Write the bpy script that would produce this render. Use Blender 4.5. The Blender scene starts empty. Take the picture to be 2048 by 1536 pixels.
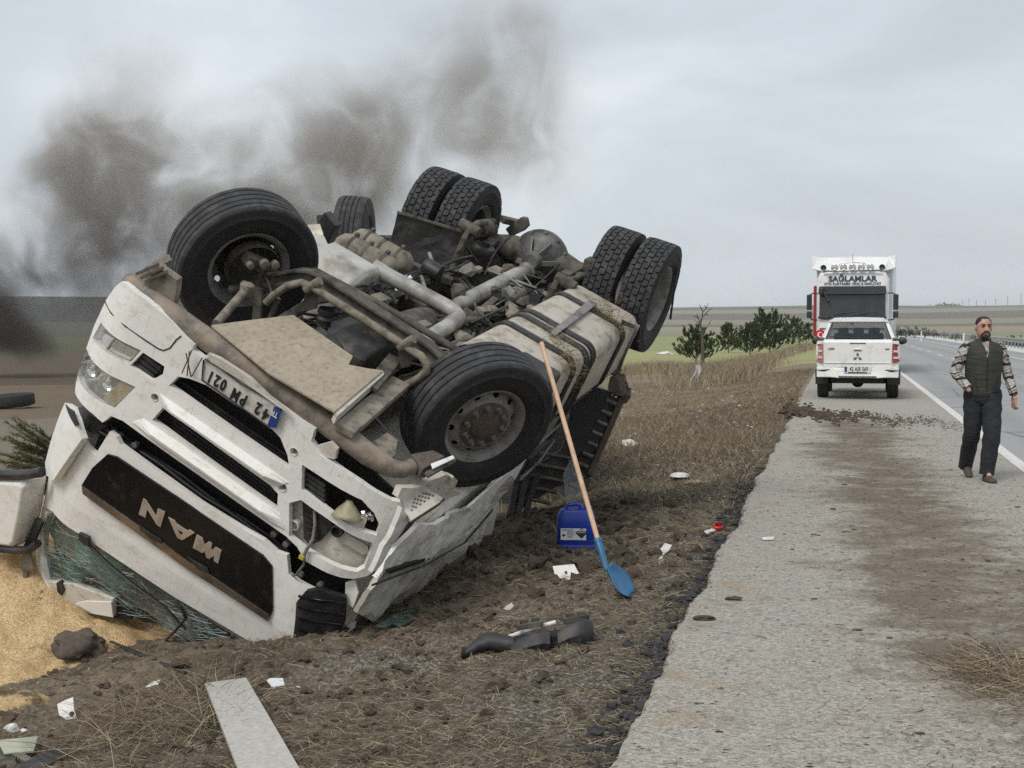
import bpy, bmesh, math, random
import numpy as np
from mathutils import Vector, Matrix, Quaternion, noise as mnoise
from mathutils.geometry import tessellate_polygon
R = math.radians
rng = random.Random(7)
nrng = np.random.RandomState(11)
scene = bpy.context.scene
col = scene.collection

# ---------------------------------------------------------------- camera
FPX = 2840.0; CAMH = 1.62
YAW = 0.226147; PIT = 0.041525
cam_d = bpy.data.cameras.new('camera'); cam = bpy.data.objects.new('camera', cam_d)
col.objects.link(cam); scene.camera = cam
cam.location = (0, 0, CAMH); cam.rotation_euler = (math.pi/2 - PIT, 0, YAW)
cam_d.sensor_width = 36.0; cam_d.lens = FPX/2048*36.0
cam_d.clip_start = 0.1; cam_d.clip_end = 12000

# ---------------------------------------------------------------- sky and light
SUN_EL, SUN_AZ = R(50), R(200)       # azimuth clockwise from +Y
world = bpy.data.worlds.new('World'); scene.world = world; world.use_nodes = True
wn = world.node_tree.nodes; wl = world.node_tree.links; wn.clear()
w_out = wn.new('ShaderNodeOutputWorld'); w_bg = wn.new('ShaderNodeBackground')
sky = wn.new('ShaderNodeTexSky'); sky.sky_type = 'NISHITA'; sky.sun_disc = False
sky.sun_elevation = SUN_EL; sky.sun_rotation = SUN_AZ; sky.air_density = 1.2; sky.dust_density = 3.0
tc = wn.new('ShaderNodeTexCoord')
mp = wn.new('ShaderNodeMapping'); mp.inputs['Scale'].default_value = (1.0, 1.0, 2.6); mp.inputs['Location'].default_value = (3.1, 0.4, 0.9)
n1 = wn.new('ShaderNodeTexNoise'); n1.inputs['Scale'].default_value = 2.6; n1.inputs['Detail'].default_value = 7.0
n1.inputs['Roughness'].default_value = 0.52; n1.inputs['Distortion'].default_value = 0.35
rmp = wn.new('ShaderNodeValToRGB')
rmp.color_ramp.elements[0].position = 0.36; rmp.color_ramp.elements[0].color = (5.1, 5.5, 5.95, 1)
rmp.color_ramp.elements[1].position = 0.64; rmp.color_ramp.elements[1].color = (7.3, 7.7, 8.1, 1)
e = rmp.color_ramp.elements.new(0.5); e.color = (5.9, 6.4, 6.9, 1)
mixw = wn.new('ShaderNodeMixRGB'); mixw.inputs['Fac'].default_value = 0.93
wl.new(tc.outputs['Generated'], mp.inputs['Vector']); wl.new(mp.outputs['Vector'], n1.inputs['Vector'])
wl.new(n1.outputs['Fac'], rmp.inputs['Fac'])
wl.new(sky.outputs['Color'], mixw.inputs['Color1']); wl.new(rmp.outputs['Color'], mixw.inputs['Color2'])
wl.new(mixw.outputs['Color'], w_bg.inputs['Color']); w_bg.inputs['Strength'].default_value = 0.088
wl.new(w_bg.outputs['Background'], w_out.inputs['Surface'])
sun_d = bpy.data.lights.new('sun', 'SUN'); sun_d.energy = 1.5; sun_d.angle = R(22); sun_d.color = (1.0, 0.965, 0.91)
sun = bpy.data.objects.new('sun', sun_d); col.objects.link(sun)
_sd = Vector((math.sin(SUN_AZ)*math.cos(SUN_EL), math.cos(SUN_AZ)*math.cos(SUN_EL), math.sin(SUN_EL)))
sun.rotation_euler = _sd.to_track_quat('Z', 'Y').to_euler(); sun.location = _sd*60
vs = scene.view_settings
vs.view_transform = 'Standard'; vs.look = 'None'; vs.exposure = 0.42; vs.gamma = 1.0; vs.use_curve_mapping = False
scene.cycles.use_denoising = False
scene.cycles.max_bounces = 6; scene.cycles.transparent_max_bounces = 12
scene.cycles.volume_bounces = 2; scene.cycles.volume_max_steps = 256; scene.cycles.volume_step_rate = .6

# ---------------------------------------------------------------- geometry of the view (photo pixel -> point in the place)
_f0 = Vector((-math.sin(YAW), math.cos(YAW), 0)); _rt = Vector((math.cos(YAW), math.sin(YAW), 0))
_fw = _f0*math.cos(PIT) - Vector((0,0,1))*math.sin(PIT); _up = Vector((0,0,1))*math.cos(PIT) + _f0*math.sin(PIT)
EYE = Vector((0, 0, CAMH))
def ray(u, v): return _rt*((u-1024)/FPX) - _up*((v-768)/FPX) + _fw
def at_z(u, v, z=0.0):
    d = ray(u, v); return EYE + d*((z-CAMH)/d.z)
def at_d(u, v, dep): return EYE + ray(u, v)*dep
TRUCK_M = Matrix(((-0.15776,-0.87306,-0.46139,-3.03436),(-0.96732,0.04272,0.24992,9.2981),(-0.19849,0.48574,-0.85127,1.9804),(0,0,0,1)))
_ti = TRUCK_M.inverted()
def tl(u, v, axis, val):
    # point of the truck (its own axes: x forward, y left, z up) seen at that pixel, on the plane axis = val
    o = _ti @ EYE; d = _ti.to_3x3() @ ray(u, v)
    return o + d*((val-o[axis])/d[axis])

# ---------------------------------------------------------------- helpers
def frame_of(d):
    d = Vector(d).normalized()
    a = Vector((0,0,1)) if abs(d.z) < 0.9 else Vector((1,0,0))
    s = d.cross(a).normalized(); return s, s.cross(d).normalized(), d
class MB:
    def __init__(s): s.v = []; s.f = []; s.mi = []; s.cur = 0
    def add(s, vs, fs):
        b = len(s.v); s.v += [tuple(p) for p in vs]; s.f += [tuple(i+b for i in f) for f in fs]; s.mi += [s.cur]*len(fs)
    def box(s, c, size, rot=None, taper=None):
        hx, hy, hz = size[0]/2, size[1]/2, size[2]/2
        vs = []
        for z in (-1, 1):
            k = taper if (taper and z > 0) else (1, 1)
            for (x, y) in ((-1,-1),(1,-1),(1,1),(-1,1)): vs.append(Vector((x*hx*k[0], y*hy*k[1], z*hz)))
        if rot is not None: vs = [rot @ p for p in vs]
        c = Vector(c)
        s.add([p+c for p in vs], [(3,2,1,0),(4,5,6,7),(0,1,5,4),(1,2,6,5),(2,3,7,6),(3,0,4,7)])
    def bar(s, a, b, w, h, up=(0,0,1)):
        a, b = Vector(a), Vector(b); d = (b-a).normalized(); u = Vector(up)
        sd = d.cross(u)
        if sd.length < 1e-4: sd = d.cross(Vector((1,0,0)))
        sd.normalize(); u = sd.cross(d)
        vs = [p + sd*(x*w/2) + u*(y*h/2) for p in (a, b) for (x, y) in ((-1,-1),(1,-1),(1,1),(-1,1))]
        s.add(vs, [(0,1,2,3),(7,6,5,4),(0,4,5,1),(1,5,6,2),(2,6,7,3),(3,7,4,0)])
    def tube(s, pts, r, n=10, cap=True, flat=1.0):
        pts = [Vector(p) for p in pts]; m = len(pts)
        rr = r if isinstance(r, (list, tuple)) else [r]*m
        sd = None; rings = []
        for i, p in enumerate(pts):
            d = (pts[min(i+1, m-1)] - pts[max(i-1, 0)]).normalized()
            if sd is None: sd, up, _ = frame_of(d)
            else:
                sd = (sd - d*sd.dot(d)); 
                if sd.length < 1e-6: sd = frame_of(d)[0]
                sd.normalize()
            up = sd.cross(d)
            rings.append([p + (sd*math.cos(2*math.pi*k/n) + up*(math.sin(2*math.pi*k/n)*flat))*rr[i] for k in range(n)])
        vs = [q for ring in rings for q in ring]; fs = []
        for i in range(m-1):
            for k in range(n):
                a, b = i*n+k, i*n+(k+1) % n; fs.append((a, b, b+n, a+n))
        if cap: fs.append(tuple(range(n-1, -1, -1))); fs.append(tuple((m-1)*n+k for k in range(n)))
        s.add(vs, fs)
    def lathe(s, prof, c=(0,0,0), axis=(0,0,1), n=32, cap=False):
        sd, up, ax = frame_of(axis); c = Vector(c); vs = []; fs = []
        for (r, h) in prof:
            for k in range(n):
                a = 2*math.pi*k/n; vs.append(c + ax*h + (sd*math.cos(a) + up*math.sin(a))*r)
        for i in range(len(prof)-1):
            for k in range(n):
                a, b = i*n+k, i*n+(k+1) % n; fs.append((a, b, b+n, a+n))
        if cap: fs.append(tuple(range(n-1, -1, -1))); fs.append(tuple((len(prof)-1)*n+k for k in range(n)))
        s.add(vs, fs)
    def prism(s, poly, vec):
        poly = [Vector(p) for p in poly]; vec = Vector(vec); n = len(poly)
        tris = tessellate_polygon([poly])
        fs = [tuple(t) for t in tris] + [tuple(n+i for i in reversed(t)) for t in tris]
        fs += [(i, n+i, n+(i+1) % n, (i+1) % n) for i in range(n)]
        s.add(poly + [p+vec for p in poly], fs)
    def loft(s, rings, cap=True, close=True):
        n = len(rings[0]); vs = [p for r in rings for p in r]; fs = []
        for i in range(len(rings)-1):
            for k in range(n if close else n-1):
                a, b = i*n+k, i*n+(k+1) % n; fs.append((a, b, b+n, a+n))
        if cap and close: fs.append(tuple(range(n-1, -1, -1))); fs.append(tuple((len(rings)-1)*n+k for k in range(n)))
        s.add(vs, fs)
    def rock(s, c, r, sq=(1,1,1), jit=.25, sub=1, rg=rng):
        bm = bmesh.new(); bmesh.ops.create_icosphere(bm, subdivisions=sub, radius=1.0)
        o = Vector((rg.random()*50, rg.random()*50, rg.random()*50)); q = Quaternion((rg.random()-.5, rg.random()-.5, rg.random()-.5, rg.random()-.5)).normalized()
        vs = []
        for v in bm.verts:
            p = v.co*(1 + jit*2*mnoise.noise(v.co*1.3+o) + jit*.7*mnoise.noise(v.co*3.7+o))
            p = q @ p; vs.append(Vector((p.x*sq[0], p.y*sq[1], p.z*sq[2]))*r + Vector(c))
        bm.verts.index_update(); s.add(vs, [tuple(v.index for v in f.verts) for f in bm.faces]); bm.free()
    def build(s, name, mat, parent=None, smooth=None, bevel=None, seg=2, kind=None, M=None, recalc=True, solid=None):
        me = bpy.data.meshes.new(name); me.from_pydata([tuple(M @ Vector(p)) if M else p for p in s.v], [], s.f)
        mats = mat if isinstance(mat, (list, tuple)) else [mat]
        for m in mats: me.materials.append(m)
        if len(mats) > 1: me.polygons.foreach_set('material_index', s.mi)
        if recalc:
            bm = bmesh.new(); bm.from_mesh(me); bmesh.ops.recalc_face_normals(bm, faces=bm.faces); bm.to_mesh(me); bm.free()
        if smooth is not None:
            me.polygons.foreach_set('use_smooth', [True]*len(me.polygons)); me.set_sharp_from_angle(angle=R(smooth))
        me.update(); return put(name, me, parent, bevel, seg, kind, solid)
def put(name, me, parent=None, bevel=None, seg=2, kind=None, solid=None):
    o = bpy.data.objects.new(name, me); col.objects.link(o)
    if parent is not None: o.parent = parent
    if solid:
        m = o.modifiers.new('thickness', 'SOLIDIFY'); m.thickness = solid; m.offset = -1; m.use_even_offset = True
    if bevel:
        m = o.modifiers.new('edge', 'BEVEL'); m.width = bevel; m.segments = seg; m.limit_method = 'ANGLE'; m.angle_limit = R(38); m.harden_normals = False
    if kind: o['kind'] = kind
    return o
def thing(name, label, cat, loc=(0,0,0), rotz=0.0, group=None):
    o = bpy.data.objects.new(name, None); col.objects.link(o); o.empty_display_size = .2
    o.location = loc; o.rotation_euler = (0, 0, rotz); return tag(o, label, cat, group)
def tag(o, label, cat, group=None):
    o['label'] = label; o['category'] = cat
    if group: o['group'] = group
    return o
def copy_tree(o, parent=None):
    c = o.copy(); col.objects.link(c)
    if parent is not None: c.parent = parent
    for ch in [x for x in o.children]: copy_tree(ch, c)
    return c
def text_part(s, name, mat, parent, M, size=1.0, extr=.003, bold=0.0, sx=1.0, align='CENTER'):
    cu = bpy.data.curves.new(name, 'FONT'); cu.body = s; cu.size = size; cu.extrude = extr; cu.offset = bold
    cu.align_x = align; cu.align_y = 'CENTER'; cu.resolution_u = 3
    t = bpy.data.objects.new('tmp', cu); col.objects.link(t)
    bpy.context.view_layer.update()
    me = bpy.data.meshes.new_from_object(t.evaluated_get(bpy.context.evaluated_depsgraph_get()))
    bpy.data.objects.remove(t); bpy.data.curves.remove(cu)
    me.transform(M @ Matrix.Diagonal((sx, 1, 1, 1))); me.materials.clear(); me.materials.append(mat); me.name = name
    return put(name, me, parent)
def axes(o, x, y, z):
    return Matrix(((x[0],y[0],z[0],o[0]),(x[1],y[1],z[1],o[1]),(x[2],y[2],z[2],o[2]),(0,0,0,1)))

# ---------------------------------------------------------------- materials
def M(name, c1, c2=None, scale=6.0, rough=.6, metal=0.0, bump=0.0, bscale=None, dirt=None, dscale=2.5, damt=.5, detail=6, alpha=None, coat=0.0, spec=.5, rvar=0.0, aniso=None):
    m = bpy.data.materials.new(name); m.use_nodes = True; nt = m.node_tree; N = nt.nodes; L = nt.links
    b = N['Principled BSDF']; b.inputs['Roughness'].default_value = rough; b.inputs['Metallic'].default_value = metal
    b.inputs['Specular IOR Level'].default_value = spec; b.inputs['Coat Weight'].default_value = coat
    t = N.new('ShaderNodeTexCoord'); vec = t.outputs['Object']
    if aniso:
        mp = N.new('ShaderNodeMapping'); mp.inputs['Scale'].default_value = aniso; L.new(vec, mp.inputs['Vector']); vec = mp.outputs['Vector']
    def noise(sc, det=detail, ro=.6):
        n = N.new('ShaderNodeTexNoise'); n.inputs['Scale'].default_value = sc; n.inputs['Detail'].default_value = det; n.inputs['Roughness'].default_value = ro
        L.new(vec, n.inputs['Vector']); return n.outputs['Fac']
    colr = None
    if c2 is not None:
        r = N.new('ShaderNodeValToRGB'); r.color_ramp.elements[0].position = .33; r.color_ramp.elements[1].position = .67
        r.color_ramp.elements[0].color = (*c1, 1); r.color_ramp.elements[1].color = (*c2, 1)
        L.new(noise(scale), r.inputs['Fac']); colr = r.outputs['Color']
    else:
        rg = N.new('ShaderNodeRGB'); rg.outputs[0].default_value = (*c1, 1); colr = rg.outputs[0]
    if dirt is not None:
        r = N.new('ShaderNodeValToRGB'); r.color_ramp.elements[0].position = .62-.35*damt; r.color_ramp.elements[1].position = .80-.25*damt
        L.new(noise(dscale, 9, .68), r.inputs['Fac'])
        mx = N.new('ShaderNodeMixRGB'); mx.inputs['Color2'].default_value = (*dirt, 1)
        L.new(r.outputs['Color'], mx.inputs['Fac']); L.new(colr, mx.inputs['Color1']); colr = mx.outputs['Color']
        if rvar:
            mr = N.new('ShaderNodeMapRange'); mr.inputs['To Min'].default_value = rough; mr.inputs['To Max'].default_value = min(1, rough+rvar)
            L.new(r.outputs['Color'], mr.inputs['Value']); L.new(mr.outputs['Result'], b.inputs['Roughness'])
    L.new(colr, b.inputs['Base Color'])
    if bump:
        bp = N.new('ShaderNodeBump'); bp.inputs['Strength'].default_value = bump; bp.inputs['Distance'].default_value = .02
        L.new(noise(bscale or scale*3, 8), bp.inputs['Height']); L.new(bp.outputs['Normal'], b.inputs['Normal'])
    if alpha is not None: b.inputs['Alpha'].default_value = alpha
    return m
dust = (.23, .19, .145); mud = (.055, .042, .032)
def white_paint(name, base, dusty, amt):
    # lorry paint with dust film, speckle, long scratches and small chips
    m = bpy.data.materials.new(name); m.use_nodes = True; N = m.node_tree.nodes; L = m.node_tree.links; b = N['Principled BSDF']
    o = N.new('ShaderNodeTexCoord').outputs['Object']
    def nz(sc, det, ro, scale=(1,1,1), rot=(0,0,0)):
        mp = N.new('ShaderNodeMapping'); mp.inputs['Scale'].default_value = scale; mp.inputs['Rotation'].default_value = rot; L.new(o, mp.inputs['Vector'])
        n = N.new('ShaderNodeTexNoise'); n.inputs['Scale'].default_value = sc; n.inputs['Detail'].default_value = det; n.inputs['Roughness'].default_value = ro; L.new(mp.outputs[0], n.inputs['Vector']); return n.outputs['Fac']
    def rmp(f, a, c):
        r = N.new('ShaderNodeMapRange'); r.interpolation_type = 'SMOOTHSTEP'; r.inputs['From Min'].default_value = a; r.inputs['From Max'].default_value = c; L.new(f, r.inputs['Value']); return r.outputs['Result']
    def mx(f, a, c, k=1.0):
        if k != 1.0:
            q = N.new('ShaderNodeMath'); q.operation = 'MULTIPLY'; L.new(f, q.inputs[0]); q.inputs[1].default_value = k; f = q.outputs[0]
        n = N.new('ShaderNodeMixRGB'); L.new(f, n.inputs['Fac'])
        for i_, v in ((1, a), (2, c)):
            if hasattr(v, 'is_output'): L.new(v, n.inputs[i_])
            else: n.inputs[i_].default_value = (*v, 1)
        return n.outputs['Color']
    film = rmp(nz(1.7, 5, .6), .35, .68); c = mx(film, base, tuple(.5*(x+y) for x, y in zip(base, dusty)), .7*amt)
    c = mx(rmp(nz(7, 10, .72, (1,1,2.2)), .53, .66), c, dusty, .75*amt)
    c = mx(rmp(nz(70, 4, .6), .62, .70), c, tuple(x*.62 for x in dusty), .55*amt)
    scr = rmp(nz(9, 3, .5, (2,22,1.2), (.35,0,0)), .66, .70); c = mx(scr, c, tuple(x*.55 for x in dusty), .55)
    scr2 = rmp(nz(6, 3, .5, (2,1.5,26), (-.5,0,0)), .68, .72); c = mx(scr2, c, (.09,.08,.07), .45)
    chips = rmp(nz(26, 3, .6), .73, .76); c = mx(chips, c, (.07,.062,.052), .85)
    L.new(c, b.inputs['Base Color']); rr = N.new('ShaderNodeMapRange'); rr.inputs['To Min'].default_value = .32; rr.inputs['To Max'].default_value = .62; L.new(film, rr.inputs['Value']); L.new(rr.outputs['Result'], b.inputs['Roughness'])
    bp = N.new('ShaderNodeBump'); bp.inputs['Strength'].default_value = .22; bp.inputs['Distance'].default_value = .05; L.new(nz(2.6, 4, .5), bp.inputs['Height']); L.new(bp.outputs['Normal'], b.inputs['Normal']); b.inputs['Coat Weight'].default_value = .12
    return m
m_white = white_paint('white_paint', (.80,.78,.735), (.42,.365,.285), .50)
m_white2 = white_paint('white_paint_dusty', (.60,.56,.49), (.27,.225,.165), 1.0)
m_blackpl = M('black_plastic', (.012,.012,.013), (.022,.022,.023), 8, .5, dirt=(.062,.06,.056), dscale=5, damt=.30, bump=.08)
m_gloss = M('gloss_black', (.005,.0045,.0045), (.009,.008,.008), 2, .18, dirt=(.022,.018,.016), dscale=14, damt=.25, rvar=.3, spec=.32)
m_cavity = M('cavity_black', (.006,.006,.006), (.014,.013,.012), 6, .8)
m_frame = M('dusty_frame', (.070,.061,.050), (.145,.126,.10), 9, .8, dirt=(.020,.018,.016), dscale=7, damt=.50, bump=.25, bscale=30)
m_beige = M('dusty_beige', (.18,.155,.12), (.265,.233,.18), 8, .85, dirt=(.055,.047,.038), dscale=9, damt=.40, bump=.2, bscale=40)
m_shield = M('dusty_shield', (.33,.275,.20), (.41,.35,.265), 5, .9, dirt=(.22,.18,.13), dscale=26, damt=.40, bump=.2, bscale=90, aniso=(.7,1.4,1))
m_steel = M('grey_steel', (.20,.195,.185), (.30,.29,.27), 6, .6, .25, dirt=(.10,.08,.06), dscale=5, damt=.45, bump=.15, bscale=30)
m_pipe = M('exhaust_steel', (.33,.32,.30), (.46,.45,.42), 5, .55, .2, dirt=(.17,.14,.105), dscale=4, damt=.55, bump=.12, bscale=25)
m_rustpipe = M('rusty_pipe', (.30,.235,.17), (.22,.185,.15), 5, .75, .1, dirt=(.05,.05,.055), dscale=4.5, damt=.5, bump=.2, bscale=24)
m_tank = M('dusty_aluminium', (.53,.48,.405), (.44,.395,.325), 3, .5, .2, dirt=(.20,.16,.115), dscale=7, damt=.42, bump=.12, bscale=18, rvar=.3)
m_rubber = M('tyre_rubber', (.011,.011,.012), (.021,.020,.020), 6, .8, dirt=(.042,.036,.030), dscale=9, damt=.34, bump=.15, bscale=60)
m_tread = M('tyre_tread', (.024,.024,.026), (.042,.042,.043), 9, .85, dirt=(.085,.083,.08), dscale=11, damt=.35, bump=.2, bscale=70)
m_rim = M('dusty_rim', (.22,.21,.195), (.31,.295,.27), 7, .7, .1, dirt=(.085,.068,.052), dscale=7, damt=.5, bump=.25, bscale=35)
m_hub = M('dirty_hub', (.085,.065,.05), (.125,.10,.078), 10, .9, dirt=(.035,.03,.026), dscale=9, damt=.4, bump=.5, bscale=50)
m_chrome = M('bronze_chrome', (.42,.36,.30), (.30,.25,.20), 3, .22, .9, dirt=(.12,.10,.08), dscale=4, damt=.35)
m_letter = M('letter_chrome', (.56,.48,.40), (.44,.375,.31), 4, .3, .55, dirt=(.30,.25,.2), dscale=8, damt=.3)
m_oil = M('oily_black', (.010,.010,.010), (.030,.028,.025), 7, .5, dirt=(.085,.073,.058), dscale=8, damt=.32, bump=.2, bscale=20)
m_straw = M('straw', (.30,.22,.115), (.19,.135,.07), 3, .9)
m_plate = M('plate_white', (.62,.60,.55), (.52,.50,.45), 6, .5, dirt=(.20,.16,.11), dscale=7, damt=.45)
m_ink = M('black_ink', (.012,.012,.012), None, rough=.5)
m_blue = M('plate_blue', (.012,.035,.18), (.018,.05,.22), 8, .45, dirt=(.10,.10,.11), dscale=9, damt=.3)
m_lens = M('headlight_lens', (.40,.40,.385), (.52,.51,.48), 7, .12, .35, dirt=(.24,.21,.165), dscale=5, damt=.4, coat=.6)
m_amber = M('amber_lens', (.42,.30,.13), (.50,.39,.20), 8, .2, coat=.5, dirt=(.3,.24,.15), damt=.4)
m_refl = M('reflector_chrome', (.75,.75,.74), None, rough=.08, metal=1.0)

# ---------------------------------------------------------------- ground
def vnoise(x, y, seed=0):
    xi = np.floor(x).astype(np.int64); yi = np.floor(y).astype(np.int64); fx = x-xi; fy = y-yi
    fx = fx*fx*(3-2*fx); fy = fy*fy*(3-2*fy)
    def h(a, b):
        n = (a*374761393 + b*668265263 + seed*1442695041) & 0xffffffff
        n = ((n ^ (n >> 13))*1274126177) & 0xffffffff
        return ((n ^ (n >> 16)) & 0xffff)/65535.0*2-1
    return (h(xi,yi)*(1-fx)+h(xi+1,yi)*fx)*(1-fy) + (h(xi,yi+1)*(1-fx)+h(xi+1,yi+1)*fx)*fy
def fbm(x, y, o=4, seed=0):
    s = 0; a = 1.0
    for i in range(o): s = s + a*vnoise(x*2**i+i*17.3, y*2**i-i*9.1, seed+i); a *= .5
    return s
def smooth(a, b, x): t = np.clip((x-a)/(b-a), 0, 1); return t*t*(3-2*t)
EDGE = -0.81
MOUNDS = [(-2.05, 12.7, .6, .6, .16), (-3.2, 7.75, .8, .35, .06), (-2.55, 9.6, .5, .8, .06), (-3.9, 8.05, .7, .3, .05),
          (-2.6, 10.7, .45, .6, .10), (-5.0, 7.2, .5, .4, .04), (-3.3, 12.6, .8, .9, .20), (-1.75, 11.6, .35, .9, .07), (-2.25, 11.1, .55, 1.1, .09), (-2.35, 9.9, .35, .6, .06)]
GRAIN = [(-6.5, 9.9, 1.3, 1.7, .66), (-5.55, 9.05, .62, .62, .30), (-7.6, 11.5, 1.8, 2.2, .6), (-4.75, 6.9, .55, .8, .11), (-5.5, 7.0, .8, 1.0, .14)]
def ghm(x, y, fine=True):
    x = np.asarray(x, float); y = np.asarray(y, float)
    dX = EDGE - x
    prof = np.interp(dX, [-40,-15,-14.0,0.0,.0001,.25,.8,1.7,2.7,4.2,6,12,60], [-.9,-.9,-.09,-.09,-.075,-.085,-.13,-.26,-.45,-.60,-.66,-.75,-.9])
    r = np.sqrt(x*x+y*y); az = np.arctan2(x, y)
    far = smooth(420, 2100, r)*(27 + 13*smooth(-.15,-.42,az) + 5*smooth(.05,.2,az) + 3.5*vnoise(x/420, y/420, 5))
    far = far*np.clip(1-(r-2200)/6000, .3, 1)
    h = prof + far + smooth(60, 200, r)*fbm(x/130, y/130, 2, 3)*.35*(1-smooth(380,500,r)*.0)*smooth(10,40,np.abs(x-2))
    off = smooth(.0, .35, dX)
    near = 1-smooth(40, 90, r)
    h = h + off*near*.05*fbm(x/.9, y/.9, 3, 9)
    dm = 0
    for (cx, cy, sx, sy, a) in MOUNDS:
        g = a*np.exp(-(((x-cx)/sx)**2+((y-cy)/sy)**2)); h = h+g*off; dm = dm+g
    gr = 0
    for (cx, cy, sx, sy, a) in GRAIN:
        g = a*np.exp(-(((x-cx)/sx)**2+((y-cy)/sy)**2)); gr = gr+g
    if fine:
        n9 = 1-smooth(16, 30, r)
        wr = np.exp(-(((x+3.0)/2.2)**2+((y-9.5)/3.6)**2))
        amp = .010 + .032*wr + .10*np.clip(dm, 0, .35)
        cl = 1-np.abs(fbm(x/.16+.5*vnoise(x/.2,y/.2,31), y/.16, 4, 21))*1.2
        h = h + off*n9*amp*(cl*1.0 + .5*vnoise(x/.06, y/.06, 41) + .25*vnoise(x/.03, y/.03, 43))
    return h, gr, dm
def gz(x, y): return float(ghm(np.array([x]), np.array([y]), False)[0][0])
GR_T = .055
def gzz(x, y):
    h, g, d = ghm(np.array([x]), np.array([y]), False); return float(h[0]+max(0, g[0]-GR_T))
def graded(lo, hi, fine, mid_lo, mid_hi, grow):
    a = list(np.arange(mid_lo, mid_hi, fine)); s = fine; p = a[-1]
    while p < hi: s *= grow; p += s; a.append(p)
    s = fine; p = a[0]; b = []
    while p > lo: s *= grow; p -= s; b.append(p)
    return np.array(b[::-1]+a)
GX = graded(-5200, 5200, .026, -6.4, EDGE+.06, 1.085); GY = graded(-30, 7500, .026, 4.9, 13.2, 1.055)
XX, YY = np.meshgrid(GX, GY)
HH, GG, DM = ghm(XX, YY)
def grid_mesh(name, X, Y, Z, keep=None):
    ny, nx = X.shape; idx = np.arange(nx*ny).reshape(ny, nx)
    q = np.stack([idx[:-1,:-1], idx[:-1,1:], idx[1:,1:], idx[1:,:-1]], -1)
    if keep is not None: q = q[keep]
    q = q.reshape(-1, 4); used, inv = np.unique(q, return_inverse=True); q = inv.reshape(-1, 4)
    co = np.stack([X.ravel(), Y.ravel(), Z.ravel()], 1)[used]
    me = bpy.data.meshes.new(name); me.vertices.add(len(co)); me.vertices.foreach_set('co', co.ravel().astype(np.float32))
    me.loops.add(q.size); me.loops.foreach_set('vertex_index', q.ravel().astype(np.int32))
    me.polygons.add(len(q)); me.polygons.foreach_set('loop_start', np.arange(0, q.size, 4, dtype=np.int32))
    me.polygons.foreach_set('use_smooth', np.ones(len(q), bool))
    me.update(calc_edges=True); me.validate(); return me, used
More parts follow.
